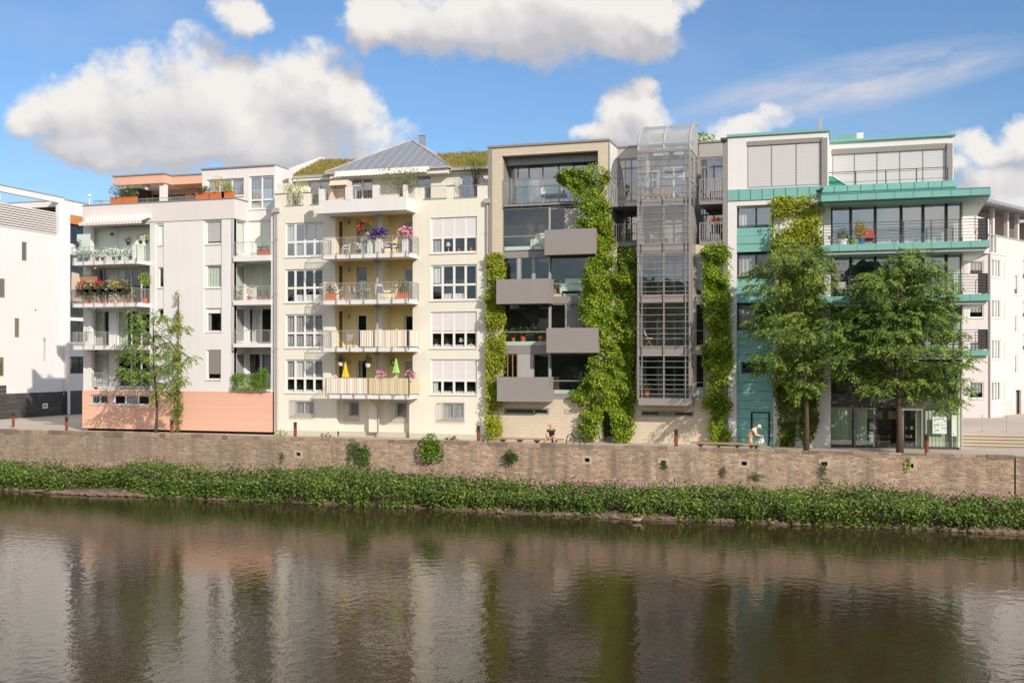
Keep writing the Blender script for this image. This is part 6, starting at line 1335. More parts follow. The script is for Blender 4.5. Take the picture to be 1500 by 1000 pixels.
for k,(px,py,s,m) in enumerate([(752,500,1.2,'olive_leaf'),(766,500,1.6,'pot_leaf'),(792,500,1.5,'olive_leaf')]): sill_pot('potted plant on the pale green sill above the lowest left balcony box, %s of three'%('left','middle','right')[k],px,py,.55,s,m)
sill_pot('broad leafy pot at the left of the big pane beside the second balcony box',812,430,.55,1.6,'bush_leaf')
def armchair(label,px,py,Y,w,m):
    x,z=PX(px,Y),PZ(px,py,Y); b=thing('armchair',label,'armchair',(x,Y,z)); q=MB(); q.box(x-w/2,x+w/2,Y-.3,Y+.3,z+.18,z+.42); q.build('seat_cushion',m,b); q=MB(); q.prism([(x-w/2,Y+.18,z+.42),(x+w/2,Y+.18,z+.42),(x+w/2-.03,Y+.36,z+.95),(x-w/2+.03,Y+.36,z+.95)],(0,.12,0)); q.build('backrest',m,b); [MB().box(x+s*(w/2+.06)-.06,x+s*(w/2+.06)+.06,Y-.3,Y+.3,z+.05,z+.58).build('armrest',m,b) for s in (-1,1)]; [MB().box(x+s*w*.45-.03,x+s*w*.45+.03,Y+t-.03,Y+t+.03,z-.1,z+.18).build('leg','dark_grey_metal',b) for s in (-1,1) for t in (-.25,.25)]
armchair('pale green sofa behind the big pane left of the large creeper',838,431,.75-.15,1.1,'pale_green_blind'); armchair('grey green armchair behind the topmost big pane of the brick house',789,364,.60,.6,'curtain_green')
# ---- brick house and glass tower
za=HB['za']; x=PX(807.5,.75); b=thing('garden_grill','white covered grill on the top loggia of the brick house','grill',(x,.7,za)); q=MB(); q.prism([(x-.62,.5,za+.62),(x+.62,.5,za+.62),(x+.6,.5,za+.92),(x+.48,.5,za+1.0),(x-.48,.5,za+1.0),(x-.6,.5,za+.92)],(0,.5,0)); q.build('cover','cloth_white',b); q=MB(); [q.tube([(x+s*.5,.6,za),(x+s*.4,.7,za+.62)],.025,6) for s in (-1,1)]; q.box(x-.7,x+.7,.52,.95,za+.55,za+.62); q.build('frame','steel',b)
def folding(label,px,Y,z,rz):
    b=thing('folding_chair',label,'chair',(0,0,0),'red wooden folding chairs in the glass tower')
    for s in (-1,1): MB().tube([(s*.22,-.22,0),(s*.22,.16,.62),(s*.22,.26,.95)],.02,5).build('leg','door_wood',b); MB().tube([(s*.20,.24,0),(s*.20,-.2,.46)],.02,5).build('leg','door_wood',b)
    q=MB(); q.box(-.2,.2,-.22,.16,.44,.50); q.build('seat','cloth_white',b); q=MB(); q.prism([(-.2,.14,.60),(.2,.14,.60),(.2,.25,.95),(-.2,.25,.95)],(0,.03,0)); q.build('backrest','cloth_white',b); b.location=(PX(px,Y),Y,z); b.rotation_euler=(0,0,rz)
fz=[PZ(972,s0,HB['YT']) for s0,_ in HB['fl']]
folding('red wooden folding chair left of the table in the glass tower',950,.2,fz[3],2.2-math.pi*.2); folding('red wooden folding chair right of the table in the glass tower',993,.2,fz[3],-1.7)
table('wooden table with cups between the two red folding chairs',PX(974,.4),.4,fz[3],.78,.5,'bench_wood')
b=thing('garden_bench','small wooden slatted bench on the top floor of the glass tower','bench',(PX(962,.8),.8,fz[0])); x,z=PX(962,.8),fz[0]; q=MB(); [q.box(x-.7+.175*i,x-.61+.175*i,1.0,1.03,z+.45,z+.9) for i in range(9)]; q.box(x-.72,x+.72,.98,1.05,z+.86,z+.93); q.build('backrest','bench_wood',b); q=MB(); q.box(x-.72,x+.72,.55,1.0,z+.40,z+.45); q.build('seat','bench_wood',b); [MB().box(x+s*.68-.03,x+s*.68+.03,yy,yy+.06,z,z+.40).build('leg','bench_wood',b) for s in (-1,1) for yy in (.57,.92)]
wc=chair_proto('wooden_chair','wooden armchair on the second floor of the glass tower',PX(959,.4),.4,fz[1],'bench_wood','bench_wood',.3); 
potted('white planter of pink flowers on the second floor of the glass tower',PX(997,.4),.4,fz[1],('round',.17,.28,'white_plastic'),(.3,.3,.25,90,'pot_leaf',.11),(20,'hot_pink_flower',.1),name='potted_plant')
potted('terracotta pot with green plant at the bottom of the glass tower',PX(947,-.6),-.6,HB['zt0']+.08,('round',.16,.28,'terracotta'),(.22,.2,.3,90,'pot_leaf',.12),None,name='potted_plant')
for k,px in enumerate((1046,1053)): potted('dark tall pot of red geraniums on the right bay balcony, %s of the pair'%('left','right')[k],PX(px,.4),.4,PZ(1042,340,0)-.05,('round',.17,.5,'black_pot'),(.24,.2,.22,90,'dark_and_shaded_leaf',.1),(14,'red_flower',.1),name='potted_plant')
# ---- copper house
zb=PZ(1325,355.5,-1.3)
for lab,px,pot,fol in [('blue pot with small conifer on the upper copper balcony',1261,('round',.22,.42,'blue_pot'),(.36,.3,.55,300,'gold_leaf',.12)),('lime green pot on the upper copper balcony',1253,('round',.26,.34,'lime_pot'),(.2,.2,.1,40,'pot_leaf',.08)),('pale pot with grass on the upper copper balcony',1234,('round',.26,.4,'curtain_white'),(.3,.25,.3,90,'olive_leaf',.16))]:
    potted(lab,PX(px,-.2),-.2,zb,pot,fol,None,name='potted_plant')
x=PX(1272,-.1); b=thing('garden_stool','red stool beside the conifer on the upper copper balcony','stool',(x,-.1,zb)); q=MB(); q.box(x-.3,x+.3,-.3,.2,zb+.42,zb+.47); q.box(x-.3,x+.3,.14,.2,zb+.47,zb+.9); q.build('seat','red_stool',b); [MB().box(x+s*.26-.03,x+s*.26+.03,yy,yy+.05,zb,zb+.42).build('leg','red_stool',b) for s in (-1,1) for yy in (-.28,.13)]
zt=PZ(1300,268.5,-.3); x=PX(1223,.9); b=thing('deck_lounger','green lounger leaning behind the penthouse railing','lounger',(x,.9,zt)); q=MB(); q.prism([(x-.45,.8,zt+.1),(x+.65,.8,zt-.1),(x+.55,.8,zt+.18),(x-.1,.8,zt+.66),(x-.45,.8,zt+.72)],(0,.5,0)); q.build('canvas','canvas_green',b); q=MB(); q.tube([(x-.5,.78,zt+.74),(x-.1,.78,zt+.70),(x+.62,.78,zt+.16)],.03,5); q.build('frame','white_plastic',b)
bc=chair_proto('balcony_chair','metal chair on the second copper balcony behind the tree',PX(1236,-.4),-.4,PZ(1325,432.5,-1.3),'steel','curtain_grey',.4,'metal chairs with blue slats'); bc['group']='grey chairs'
for px,Y,lab in ((1374,-.6,'pale hydrangea pot on the third copper balcony behind the tree'),(1392,-.8,'second pale flower pot at the end of the third copper balcony')):
    potted(lab,PX(px,Y),Y,PZ(1325,513,-1.3),('box',.7,.3,.4,'curtain_white'),(.4,.3,.35,130,'pot_leaf',.12),(26,'white_flower',.11),name='planter')
YG=HC['YG']
def notice(label,p0,y0,p1,y1,marks):
    Y=YG-.03; r=R(p0,y0,p1,y1,Y); b=thing('shop_notice',label,'notice board',((r[0]+r[1])/2,Y,r[2])); q=MB(); q.box(r[0],r[1],Y-.03,Y,r[2],r[3]); q.build('board','sign_white',b); q=MB()
    for m in marks:
        q=MB(); a=R(m[0],m[1],m[2],m[3],Y); n=max(2,int((a[1]-a[0])/.055)); w=(a[1]-a[0])/n
        q.box(a[0],a[1],Y-.0335,Y-.031,a[2]+(a[3]-a[2])*.45,a[2]+(a[3]-a[2])*.55)
        for k in range(n):
            if rnd.random()<.9: q.box(a[0]+w*k+.006,a[0]+w*(k+1)-.008,Y-.035,Y-.031,a[2]+(a[3]-a[2])*.25*rnd.random(),a[3]-(a[3]-a[2])*.25*rnd.random())
        q.build('lettering','sign_ink',b)
notice('large white notice board with small lettering on the slatted shop window',1366,610,1386.5,635,[(1368,613,1376,614.5),(1368,615,1370.5,616.5),(1368,621,1376,623),(1368,624,1370.5,625.5),(1368,629,1375.5,631),(1368,632,1370.5,633),(1382.5,615.5,1386,617),(1378.3,622,1386.3,622.9),(1380,626,1385.5,628)])
notice('narrow white notice strip on the corner shop window',1394,608,1401.5,638.5,[(1396,609.5,1398.5,610.5),(1395.5,634.5,1397.5,636)])
b=thing('shop_shelf','dark shelf unit with white jars in the open shop doorway','shelf',(PX(1331,1.3),1.3,0)); q=MB(); xa,xb=PX(1325,1.2),PX(1340,1.2); [q.box(xa,xb,1.2,1.5,z,z+.03) for z in (.05,.5,.95,1.4)]; q.box(xa-.03,xa,1.2,1.5,0,1.5); q.box(xb,xb+.03,1.2,1.5,0,1.5); q.build('frame','dark_grey_metal',b)
k=0
for z in (.08,.53,.98):
    for i in range(4):
        if rnd.random()<.85:
            x=xa+.09+(xb-xa-.18)*i/3; h=.14+.1*rnd.random(); j=thing('storage_jar','small pale jar on the dark shelf in the shop doorway','jar',(x,1.3,z),'jars on the shop shelf'); q=MB(); q.lathe(x,1.3,[(.05,z),(.055,z+h*.75),(.03,z+h*.85)],10); q.build('body','white_plastic',j); q=MB(); q.lathe(x,1.3,[(.034,z+h*.85),(.034,z+h)],10); q.build('lid','black_cap',j)
b=thing('shop_counter','pale green stacked boxes behind the second shop door','boxes',(PX(1277,1.2),1.2,0)); q=MB(); x=PX(1277,1.2); q.box(x-.16,x+.22,1.1,1.5,.15,.85); q.build('lower_box','frosted',b); q=MB(); q.box(x-.12,x+.24,1.1,1.5,.95,1.35); q.build('upper_box','frosted',b)

# ================================================================== street furniture
def bollard():
    b=thing('bollard','rust red bollard','bollard',(0,0,0),'rust red bollards along the promenade'); q=MB(); q.lathe(0,0,[(.095,0),(.095,.70)],14); q.build('post','rust',b)
    q=MB(); [q.lathe(0,0,[(.10,.705+.05*k),(.10,.74+.05*k)],14) for k in range(4)]; q.lathe(0,0,[(.06,.70),(.06,.9)],10); q.lathe(0,0,[(.105,.905),(.105,.985),(.06,1.01)],14); q.build('cap','black_cap',b); return b
bo=bollard(); 
for k,(px,Y,lab) in enumerate([(97.5,-2.6,'rust red bollard on the side street corner left of the orange base'),(19.5,1.0,'leftmost rust red bollard beside the dark brick plinth'),(251.5,-3.8,'rust red bollard before the orange base next to the slim tree'),(432.5,-3.8,'rust red bollard before the left end of the yellow house'),(701,-3.8,'rust red bollard at the right end of the yellow house'),(990.5,-3.8,'rust red bollard below the glass tower'),(1357.5,-3.8,'dark rust bollard before the shop door by the notice board')]):
    o=bo if k==0 else dup(bo); o.location=(PX(px,Y),Y,.06); o['label']=lab
def bench(label,p0,p1,Y,zs):
    xa,xb=PX(p0,Y),PX(p1,Y); b=thing('park_bench',label,'bench',((xa+xb)/2,Y,0),'backless wooden benches by the wall'); q=MB(); [q.box(xa,xb,Y-.24+.165*k,Y-.24+.165*k+.15,zs-.07,zs) for k in range(3)]; q.build('seat','bench_wood',b)
    n=4
    for k in range(n): x=xa+.5+(xb-xa-1.)*k/(n-1); MB().box(x-.12,x+.12,Y-.2,Y+.2,zs-.17,zs-.072).box(x-.06,x+.06,Y-.12,Y+.12,0,zs-.17).build('leg','dark_grey_metal',b)
bench('long backless wooden bench the man in black sits on',724,825,-4.45,.47); bench('long backless wooden bench the old man leans over',1012,1122,-4.45,.47)
for k,px in enumerate((1439,1475)):
    Y=6.; b=thing('handrail_post','slim steel post at the top of the steps, %s one'%('nearer the copper house','further right')[k],'post',(PX(px,Y),Y,.62),'steel posts above the steps'); q=MB(); q.tube([(PX(px,Y),Y,.62),(PX(px,Y),Y,1.62)],.035,8); q.build('post','steel',b); q=MB(); q.lathe(PX(px,Y),Y,[(.09,.62),(.09,.65),(.04,.67)],10); q.build('base','steel',b)
# bicycle
def bicycle(x,y,rz):
    b=thing('bicycle','dark city bicycle parked by the beige brick wall','bicycle',(0,0,0))
    def wheel(cx):
        q=MB(); n=22; ring=[(cx+.33*math.cos(2*math.pi*i/n),0,.34+.33*math.sin(2*math.pi*i/n)) for i in range(n+1)]; q.tube(ring,.022,6,False); w=q.build('wheel','tyre',b); q=MB(); [q.tube([(cx,0,.34),ring[i]],.002,3,False) for i in range(0,n,2)]; q.tube([(cx,-.04,.34),(cx,.04,.34)],.025,6); q.tube([(cx+.30*math.cos(2*math.pi*i/n),0,.34+.30*math.sin(2*math.pi*i/n)) for i in range(n+1)],.008,4,False); q.build('rim','dark_grey_metal',w)
    wheel(-.52); wheel(.52); q=MB(); bb=(-.05,0,.30); st=(-.20,0,.78); hd=(.36,0,.80); q.tube([bb,st],.024,6); q.tube([bb,(.38,0,.68)],.02,6); q.tube([st,hd],.016,6); q.tube([(-.52,.04,.34),bb],.012,5); q.tube([(-.52,.04,.34),st],.010,5); q.tube([(.34,0,.90),(.40,0,.62)],.02,6); q.tube([(.40,.05,.62),(.52,.05,.34)],.014,5); q.tube([(.40,-.05,.62),(.52,-.05,.34)],.014,5); q.build('frame','bike_paint',b)
    q=MB(); q.tube([st,(-.23,0,.92)],.014,6); q.ball((-.25,0,.95),(.14,.08,.035)); q.build('saddle','tyre',b); q=MB(); q.tube([(.34,0,.90),(.32,0,1.04)],.014,6); q.tube([(.22,-.28,1.06),(.33,-.18,1.05),(.33,.18,1.05),(.22,.28,1.06)],.012,6); q.build('handlebar','tyre',b)
    q=MB(); q.tube([(-.05,-.06,.30),(-.05,.06,.30)],.03,8); q.tube([(-.05,.08,.30),(.08,.08,.18)],.01,4); q.box(.03,.13,.06,.14,.16,.19); q.tube([(-.05,-.08,.30),(-.18,-.08,.42)],.01,4); q.box(-.23,-.13,-.14,-.06,.41,.44); q.build('crank','steel',b)
    q=MB(); q.box(-.78,-.36,-.06,.06,.72,.74); [q.tube([(-.7,s*.05,.72),(-.52,s*.05,.36)],.008,4) for s in (-1,1)]; q.build('carrier','bike_paint',b); q=MB(); q.ball((.44,0,.82),(.05,.05,.05)); q.build('headlight','steel',b)
    b.location=(x,y,0.04); b.rotation_euler=(math.radians(-5),0,rz)
bicycle(PX(844,-3.4),-3.4,math.radians(243))

# ================================================================== people and animals
def skin(name,m,parent,chains,sub=2):
    """chains of (x,y,z,r) grown into one smooth body; equal points are joined"""
    vs=[];rad=[];ed=[];idx={}
    for ch in chains:
        prev=None
        for x,y,z,r in ch:
            k=(round(x,3),round(y,3),round(z,3))
            if k not in idx: idx[k]=len(vs); vs.append((x,y,z)); rad.append(r)
            i=idx[k]
            if prev is not None and prev!=i: ed.append((prev,i))
            prev=i
    me=bpy.data.meshes.new('s'); me.from_pydata(vs,ed,[]); o=bpy.data.objects.new('s',me); COL.objects.link(o)
    md=o.modifiers.new('k','SKIN'); md.use_smooth_shade=True; md.branch_smoothing=.6
    for i,r in enumerate(rad): me.skin_vertices[0].data[i].radius=(r,r); me.skin_vertices[0].data[i].use_root=(i==0)
    o.modifiers.new('u','SUBSURF').levels=sub
    dg=bpy.context.evaluated_depsgraph_get(); e=o.evaluated_get(dg); nm=bpy.data.meshes.new_from_object(e); bpy.data.objects.remove(o)
    nm.materials.clear(); nm.name=name; ob=link(nm,name,m,parent,True); return ob
def hand(base,d,side,curl=.5):
    """palm and five bent fingers from the wrist along direction d"""
    b=Vector(base); d=Vector(d).normalized(); s=Vector(side).normalized(); n=d.cross(s); out=[]
    P=lambda v,r:(v.x,v.y,v.z,r)
    palm=b+d*.05; out.append([P(b,.026),P(palm,.034)])
    for k,(o,l) in enumerate(((-.030,.066),(-.010,.076),(.010,.072),(.028,.056))):
        k0=palm+s*o+d*.04; k1=k0+d*l*.5-n*l*curl*.25; k2=k1+d*l*.4-n*l*curl*.5; out.append([P(palm,.034),P(k0,.011),P(k1,.009),P(k2,.008)])
    t0=b+d*.03-s*.04; t1=t0+d*.035-s*.015-n*.012; out.append([P(b,.026),P(t0,.013),P(t1,.009)]); return out
def face(par,c,f,u,r,eye=True):
    """eyes, mouth and ears on a head centred at c looking along f"""
    c,f,u=Vector(c),Vector(f).normalized(),Vector(u).normalized(); s=f.cross(u).normalized()
    q=MB(); [q.ball(tuple(c+f*r*.90+s*k*.035+u*.012),.011,8,5) for k in (-1,1)]; q.build('eye','eye_dark',par)
    q=MB(); q.ball(tuple(c+f*r*.93-u*.062),(.022,.022,.007),8,5); q.build('mouth','lips',par)
def person_sit(px,Y):
    b=thing('person','bald man in a black t-shirt and grey shorts sitting on the bench with clasped hands','person',(0,0,0))
    tor=[(0,0,.56,.13),(0,-.05,.72,.135),(0,-.12,.90,.15),(0,-.17,1.03,.11),(0,-.20,1.10,.06),(-.01,-.22,1.17,.07),(-.03,-.25,1.22,.088),(-.03,-.25,1.29,.094),(-.02,-.24,1.36,.07)]
    ch=[tor,[(-.03,-.25,1.22,.088),(-.085,-.33,1.225,.016)]]
    arm={}
    for s in (-1,1):
        sh=(s*.20,-.14,1.00,.062); el=(s*.27,-.26,.72,.045); wr=(s*.065,-.50,.60,.030)
        ch+= [[tor[2],sh,el,wr]]; d=Vector((-s*.6,-.7,-.45)); ch+=[[wr]+h if i==0 else h for i,h in enumerate(hand(wr[:3],d,(0,-.3,.9)))]
        hp=(s*.10,-.02,.54,.095); kn=(s*.25,-.45,.52,.062); an=(s*.24,-.40,.10,.042); to=(s*.26,-.58,.05,.035)
        ch+=[[tor[0],hp,(s*.18,-.25,.55,.082),kn,(s*.25,-.42,.32,.055),an,to]]
    body_=skin('body','skin',b,ch)
    skin('t_shirt','tshirt_black',b,[[(0,0,.58,.145),(0,-.05,.72,.155),(0,-.12,.90,.168),(0,-.165,1.02,.115),(0,-.185,1.06,.075)]]+[[(0,-.12,.90,.168),(s*.19,-.14,1.00,.085),(s*.235,-.20,.86,.075)] for s in (-1,1)])
    skin('shorts','shorts_grey',b,[[(0,-.01,.60,.14),(0,0,.55,.145)]]+[[(0,0,.55,.145),(s*.12,-.06,.55,.115),(s*.19,-.26,.55,.10),(s*.24,-.40,.53,.085)] for s in (-1,1)])
    for s in (-1,1):
        q=MB(); q.ball((s*.26,-.50,.05),(.055,.14,.05)); q.build('shoe','tyre',b); q=MB(); q.ball((-.03+s*.09,-.235,1.26),(.02,.03,.035)); q.build('ear','skin',b)
    face(b,(-.03,-.25,1.275),(-.45,-.9,0),(0,0,1),.095)
    b.location=(PX(px,Y),Y,-.04); return b
person_sit(808.5,-4.3)
def person_stand(px,Y):
    b=thing('person','white-haired old man in a beige vest bending over the bench with a white cloth','person',(0,0,0))
    # seen from the side: faces +X, bent forward
    tor=[(-.08,0,.86,.13),(-.05,0,1.02,.135),(.04,0,1.20,.15),(.16,0,1.33,.12),(.25,0,1.39,.06),(.31,0,1.41,.07),(.37,0,1.40,.09),(.39,0,1.45,.095),(.36,0,1.51,.072)]
    ch=[tor,[(.37,0,1.40,.09),(.475,0,1.36,.016)]]
    for s in (-1,1):
        sh=(.14,s*.19,1.27,.06); el=(.22,s*.22,1.02,.045); wr=(.46,s*.12,.98,.030)
        ch+=[[tor[2],sh,el,wr]]; ch+=[[wr]+h if i==0 else h for i,h in enumerate(hand(wr[:3],(1,0,-.35),(0,s,.1),.8))]
        ch+=[[tor[0],(-.08,s*.10,.84,.10),(-.03,s*.11,.50,.068),(-.10,s*.11,.09,.045),(.06,s*.12,.04,.038)]]
    skin('body','skin_pale',b,ch)
    skin('vest','vest_beige',b,[[(-.10,0,.80,.195),(-.08,0,.92,.185),(-.05,0,1.02,.175),(.04,0,1.20,.175),(.15,0,1.32,.125),(.21,0,1.365,.08)]])
    skin('shirt','shirt_yellow',b,[[(.04,0,1.20,.16),(.13,s*.17,1.27,.085),(.19,s*.215,1.10,.07)] for s in (-1,1)])
    skin('trousers','trousers_tan',b,[[(-.07,0,.92,.13),(-.08,0,.86,.14)]]+[[(-.08,0,.86,.14),(-.08,s*.10,.78,.115),(-.03,s*.11,.50,.085),(-.09,s*.11,.12,.07)] for s in (-1,1)])
    q=MB(); q.ball((.365,0,1.475),(.098,.10,.085),14,9); q.ball((.32,0,1.43),(.06,.092,.07),12,7); q.build('hair','hair_white',b,True)
    for s in (-1,1): q=MB(); q.ball((.0,s*.12,.05),(.14,.055,.05)); q.build('shoe','tyre',b); q=MB(); q.ball((.36,s*.095,1.42),(.03,.018,.035)); q.build('ear','skin_pale',b)
    face(b,(.375,0,1.43),(.9,0,-.4),(.4,0,.9),.095)
    b.location=(PX(px,Y),Y,-.12); return b
ps=person_stand(1101.5,-4.35)
x0=PX(1101.5,-4.35); b=thing('hand_towel','white cloth hanging from the old man\'s hands down to the bench','cloth',(x0+.5,-4.35,.45)); q=MB(); vs=[]; n=8
for i in range(n+1):
    f=i/n; w=.05+.10*f; z=.84-.42*f; xx=x0+.55-.10*f
    for j in range(6): g=j/5-.5; vs.append((xx+g*w*1.8+.02*math.sin(j*2+i),-4.42+.05*math.sin(j*2.4+i*.7)-.06*g,z))
q.add(vs,[(i*6+j,i*6+j+1,(i+1)*6+j+1,(i+1)*6+j) for i in range(n) for j in range(5)]); q.build('fabric','cloth_white',b)
def bird(name,label,x,y,z,s,m,rz,bill,swim=False):
    b=thing(name,label,'bird',(0,0,0)); ch=[[(-.26,0,.10,.02),(-.16,0,.09,.06),(-.02,0,.075,.095),(.12,0,.09,.085),(.19,0,.16,.045),(.21,0,.22,.04),(.23,0,.27,.05),(.25,0,.28,.045)]]
    skin('body',m,b,ch); q=MB(); q.tube([(.28,0,.275),(.35,0,.262)],[.02,.012],6); q.build('bill',bill,b); q=MB(); [q.ball((.26,k*.042,.29),.008,6,4) for k in (-1,1)]; q.build('eye','eye_dark',b)
    for k in (-1,1): q=MB(); q.ball((-.05,k*.085,.11),(.16,.025,.055)); q.build('wing',m,b)
    if not swim: [MB().tube([(.0,k*.03,.02),(.02,k*.03,-.10)],.008,4).build('leg','eye_dark',b) for k in (-1,1)]
    b.scale=(s,s,s); b.location=(x,y,z); b.rotation_euler=(0,0,rz)
bird('duck','brown duck swimming close to the bank',PX(933,-9.7),-9.7,WATER_Z+.0,1.1,'duck_brown',.2,'duck_bill',True)
bird('crow','black crow perched on the copper canopy edge above the yellow creeper',PX(1200.5,-.6),-.6,PZ(1201,283,-.6)+.02,1.0,'crow_black',.9,'crow_black')
bird('crow','black crow at the foot of the roof antenna',PX(1201.5,1.5),1.5,PZ(1140,197)+.24,.8,'crow_black',2.4,'crow_black')
clump('small green bush on the roof right of the glass vault',1029,207,6.5,.9,.45,.6,260,'bush_leaf',.2,77,name='roof_bush')

# ================================================================== camera, sun, sky
cd=bpy.data.cameras.new('camera'); cam=bpy.data.objects.new('camera',cd); COL.objects.link(cam); scene.camera=cam
cam.location=(0,-DIST,EYE); cam.rotation_euler=(math.radians(90),0,YAW); cd.sensor_width=36; cd.lens=36*FPX/1500; cd.shift_y=(HOR-500)/1500; cd.clip_end=3000; cd.clip_start=.5
L=Vector((-math.sin(SUNAZ)*math.cos(SUNEL),math.cos(SUNAZ)*math.cos(SUNEL),-math.sin(SUNEL)))
sd=bpy.data.lights.new('sun','SUN'); sd.energy=4.1; sd.angle=math.radians(.5); sd.color=(1,.90,.785); so=bpy.data.objects.new('sun',sd); COL.objects.link(so); so.rotation_euler=L.to_track_quat('-Z','Y').to_euler(); so.location=(40,-60,60)
w=bpy.data.worlds.new('World'); scene.world=w; w.use_nodes=True; nt=w.node_tree; nt.nodes.clear(); g=G(nt)
out=nt.nodes.new('ShaderNodeOutputWorld'); bg=nt.nodes.new('ShaderNodeBackground'); nt.links.new(bg.outputs[0],out.inputs[0]); STR=.14; bg.inputs[1].default_value=STR
sky=nt.nodes.new('ShaderNodeTexSky'); sky.sky_type='NISHITA'; sky.sun_disc=False; sky.sun_elevation=SUNEL; sky.sun_rotation=math.radians(130); sky.air_density=1.; sky.dust_density=.6; sky.ozone_density=2.5
tc=nt.nodes.new('ShaderNodeTexCoord'); d=g.vm('NORMALIZE',tc.outputs['Generated'])
A=(-SN,CS,0.); B=(CS,SN,0.)
a=g.vm('DOT_PRODUCT',d,A); bb=g.vm('DOT_PRODUCT',d,B); sp=g.n('ShaderNodeSeparateXYZ'); nt.links.new(d,sp.inputs[0])
am=g.math('MAXIMUM',a,.08); uv=g.n('ShaderNodeCombineXYZ'); g.put(uv.inputs[0],g.math('DIVIDE',bb,am)); g.put(uv.inputs[1],g.math('DIVIDE',sp.outputs[2],am)); uv=uv.outputs[0]
blobs=[(55,172,62,40),(125,165,85,62),(205,148,95,68),(310,140,110,80),(430,130,95,78),(500,150,62,60),(380,180,120,60),(270,190,140,50),(250,215,220,42),(420,205,170,60),(130,215,90,35),
 (575,30,62,42),(660,22,110,56),(770,25,170,68),(880,20,120,60),(965,10,60,34),(350,14,46,32),
 (925,165,62,42),(955,130,28,30),(895,192,70,22),(1090,178,58,24),(1060,195,60,14),
 (1440,200,62,30),(1495,195,50,34),(1485,265,80,46),(1500,300,80,40),(1410,235,40,20)]
ng=bpy.data.node_groups.new('cloud_density','ShaderNodeTree'); ng.interface.new_socket('P',in_out='INPUT',socket_type='NodeSocketVector'); ng.interface.new_socket('Density',in_out='OUTPUT',socket_type='NodeSocketFloat')
gi=ng.nodes.new('NodeGroupInput'); go=ng.nodes.new('NodeGroupOutput'); h=G(ng)
p=gi.outputs[0]; nz=h.noise(p,11.,10,.62); wob=h.vm('MULTIPLY',h.vm('SUBTRACT',h.noise(p,10.,7,.6,'Color'),(.5,.5,.5)),(.085,.075,0)); pw=h.vm('ADD',p,wob)
best=None
for (cx,cy,rx,ry) in blobs:
    u0,v0,ru,rv=(cx-MIDX)/FPX,(HOR-cy)/FPX,rx/FPX,ry/FPX
    q=h.vm('MULTIPLY_ADD',pw,(1/ru,1/rv,0),(-u0/ru,-v0/rv,0)); r2=h.math('ADD',h.vm('DOT_PRODUCT',q,q),.45*max(0,1-(rx*ry)**.5/45)); best=r2 if best is None else h.math('SMOOTH_MIN',best,r2,.22)
dn=h.math('ADD',h.math('ADD',h.math('SUBTRACT',1.22,best),h.math('MULTIPLY',h.math('SUBTRACT',nz,.5),3.2)),h.math('MULTIPLY',h.math('SUBTRACT',h.noise(p,38.,6,.6),.5),1.5)); ng.links.new(dn,go.inputs[0])
ng.interface.new_socket('Smooth',in_out='OUTPUT',socket_type='NodeSocketFloat'); ds=h.math('ADD',h.math('SUBTRACT',1.25,best),h.math('MULTIPLY',h.math('SUBTRACT',h.noise(p,8.,3,.5),.5),3.2)); ng.links.new(ds,go.inputs[1])
def dens(vec):
    x=nt.nodes.new('ShaderNodeGroup'); x.node_tree=ng; g.put(x.inputs[0],vec); return x.outputs
o0=dens(uv); o1=dens(g.vm('ADD',uv,(.012,.034,0))); o2=dens(g.vm('ADD',uv,(.004,.009,0))); d0,d2=o0[0],o2[0]; s0,s1=o0[1],o1[1]
alpha=g.n('ShaderNodeMapRange',interpolation_type='SMOOTHSTEP',i_1=-.18,i_2=.85); g.put(alpha.inputs[0],d0)
lit=g.math('ADD',g.math('MULTIPLY',g.math('SUBTRACT',g.math('MINIMUM',s0,1.5),g.math('MINIMUM',s1,1.5)),.40),g.math('MULTIPLY',g.math('SUBTRACT',d0,d2),.15))
shade=g.math('ADD',.48,lit,clamp=True)
cc=g.ramp(shade,[(.0,(.48,.475,.51)),(.36,(.52,.51,.535)),(.58,(.68,.655,.645)),(.88,(.86,.82,.77))])
cc=g.vm('MULTIPLY',cc,(1/STR,1/STR,1/STR))
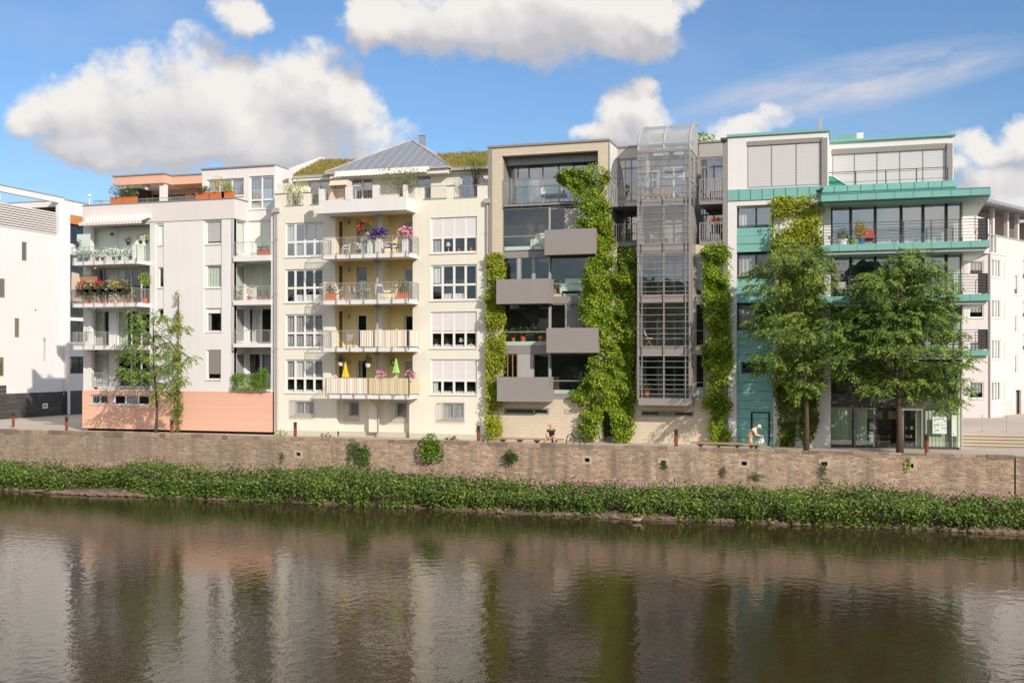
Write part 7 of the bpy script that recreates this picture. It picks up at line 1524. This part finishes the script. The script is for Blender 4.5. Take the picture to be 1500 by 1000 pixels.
# thin streak of high cloud
rot=nt.nodes.new('ShaderNodeVectorRotate'); rot.rotation_type='Z_AXIS'; rot.inputs['Center'].default_value=((1250-MIDX)/FPX,(HOR-122)/FPX,0); rot.inputs['Angle'].default_value=-math.radians(11.5); nt.links.new(uv,rot.inputs['Vector']); rv=g.vm('SUBTRACT',rot.outputs[0],((1250-MIDX)/FPX,(HOR-122)/FPX,0))
q=g.vm('MULTIPLY',rv,(1/.19,1/.030,0)); r2=g.vm('DOT_PRODUCT',q,q); sn=g.noise(g.vm('MULTIPLY',rv,(7,34,1)),1.,7,.65)
st=g.math('MULTIPLY',g.math('SUBTRACT',1.,r2,clamp=True),g.ramp(sn,[(.34,(0,0,0)),(.75,(1,1,1))]))
# faint veil everywhere plus bright unseen cumulus added to fill shadows and reflections
vn=g.noise(g.vm('MULTIPLY',d,(2,2,5)),1.6,7,.6); veil=g.math('MULTIPLY',g.ramp(vn,[(.50,(0,0,0)),(.85,(1,1,1))]),.35)
side=g.n('ShaderNodeMapRange',i_1=.55,i_2=.25); g.put(side.inputs[0],a); lo=g.math('MULTIPLY',g.ramp(g.noise(g.vm('MULTIPLY',d,(1,1,2.2)),2.6,8,.6),[(.40,(0,0,0)),(.56,(1,1,1))]),side.outputs[0])
sk=g.vm('MULTIPLY',sky.outputs[0],(.66,.80,.93))
c=g.mix(veil,sk,(.50/STR,.58/STR,.70/STR,1)); c=g.mix(g.math('MULTIPLY',st,1.35,clamp=True),c,(.62/STR,.62/STR,.68/STR,1)); c=g.mix(lo,c,(1.0/STR,.95/STR,.91/STR,1))
front=g.math('GREATER_THAN',a,.1); al=g.math('MULTIPLY',g.math('MULTIPLY',alpha.outputs[0],front),.96); c=g.mix(al,c,cc)
nt.links.new(c,bg.inputs[0])
scene.view_settings.view_transform='Standard'; scene.view_settings.look='None'; scene.view_settings.exposure=.11; scene.view_settings.gamma=1
scene.cycles.max_bounces=8; scene.cycles.transparent_max_bounces=16; scene.cycles.caustics_reflective=False; scene.cycles.caustics_refractive=False; scene.cycles.use_denoising=True
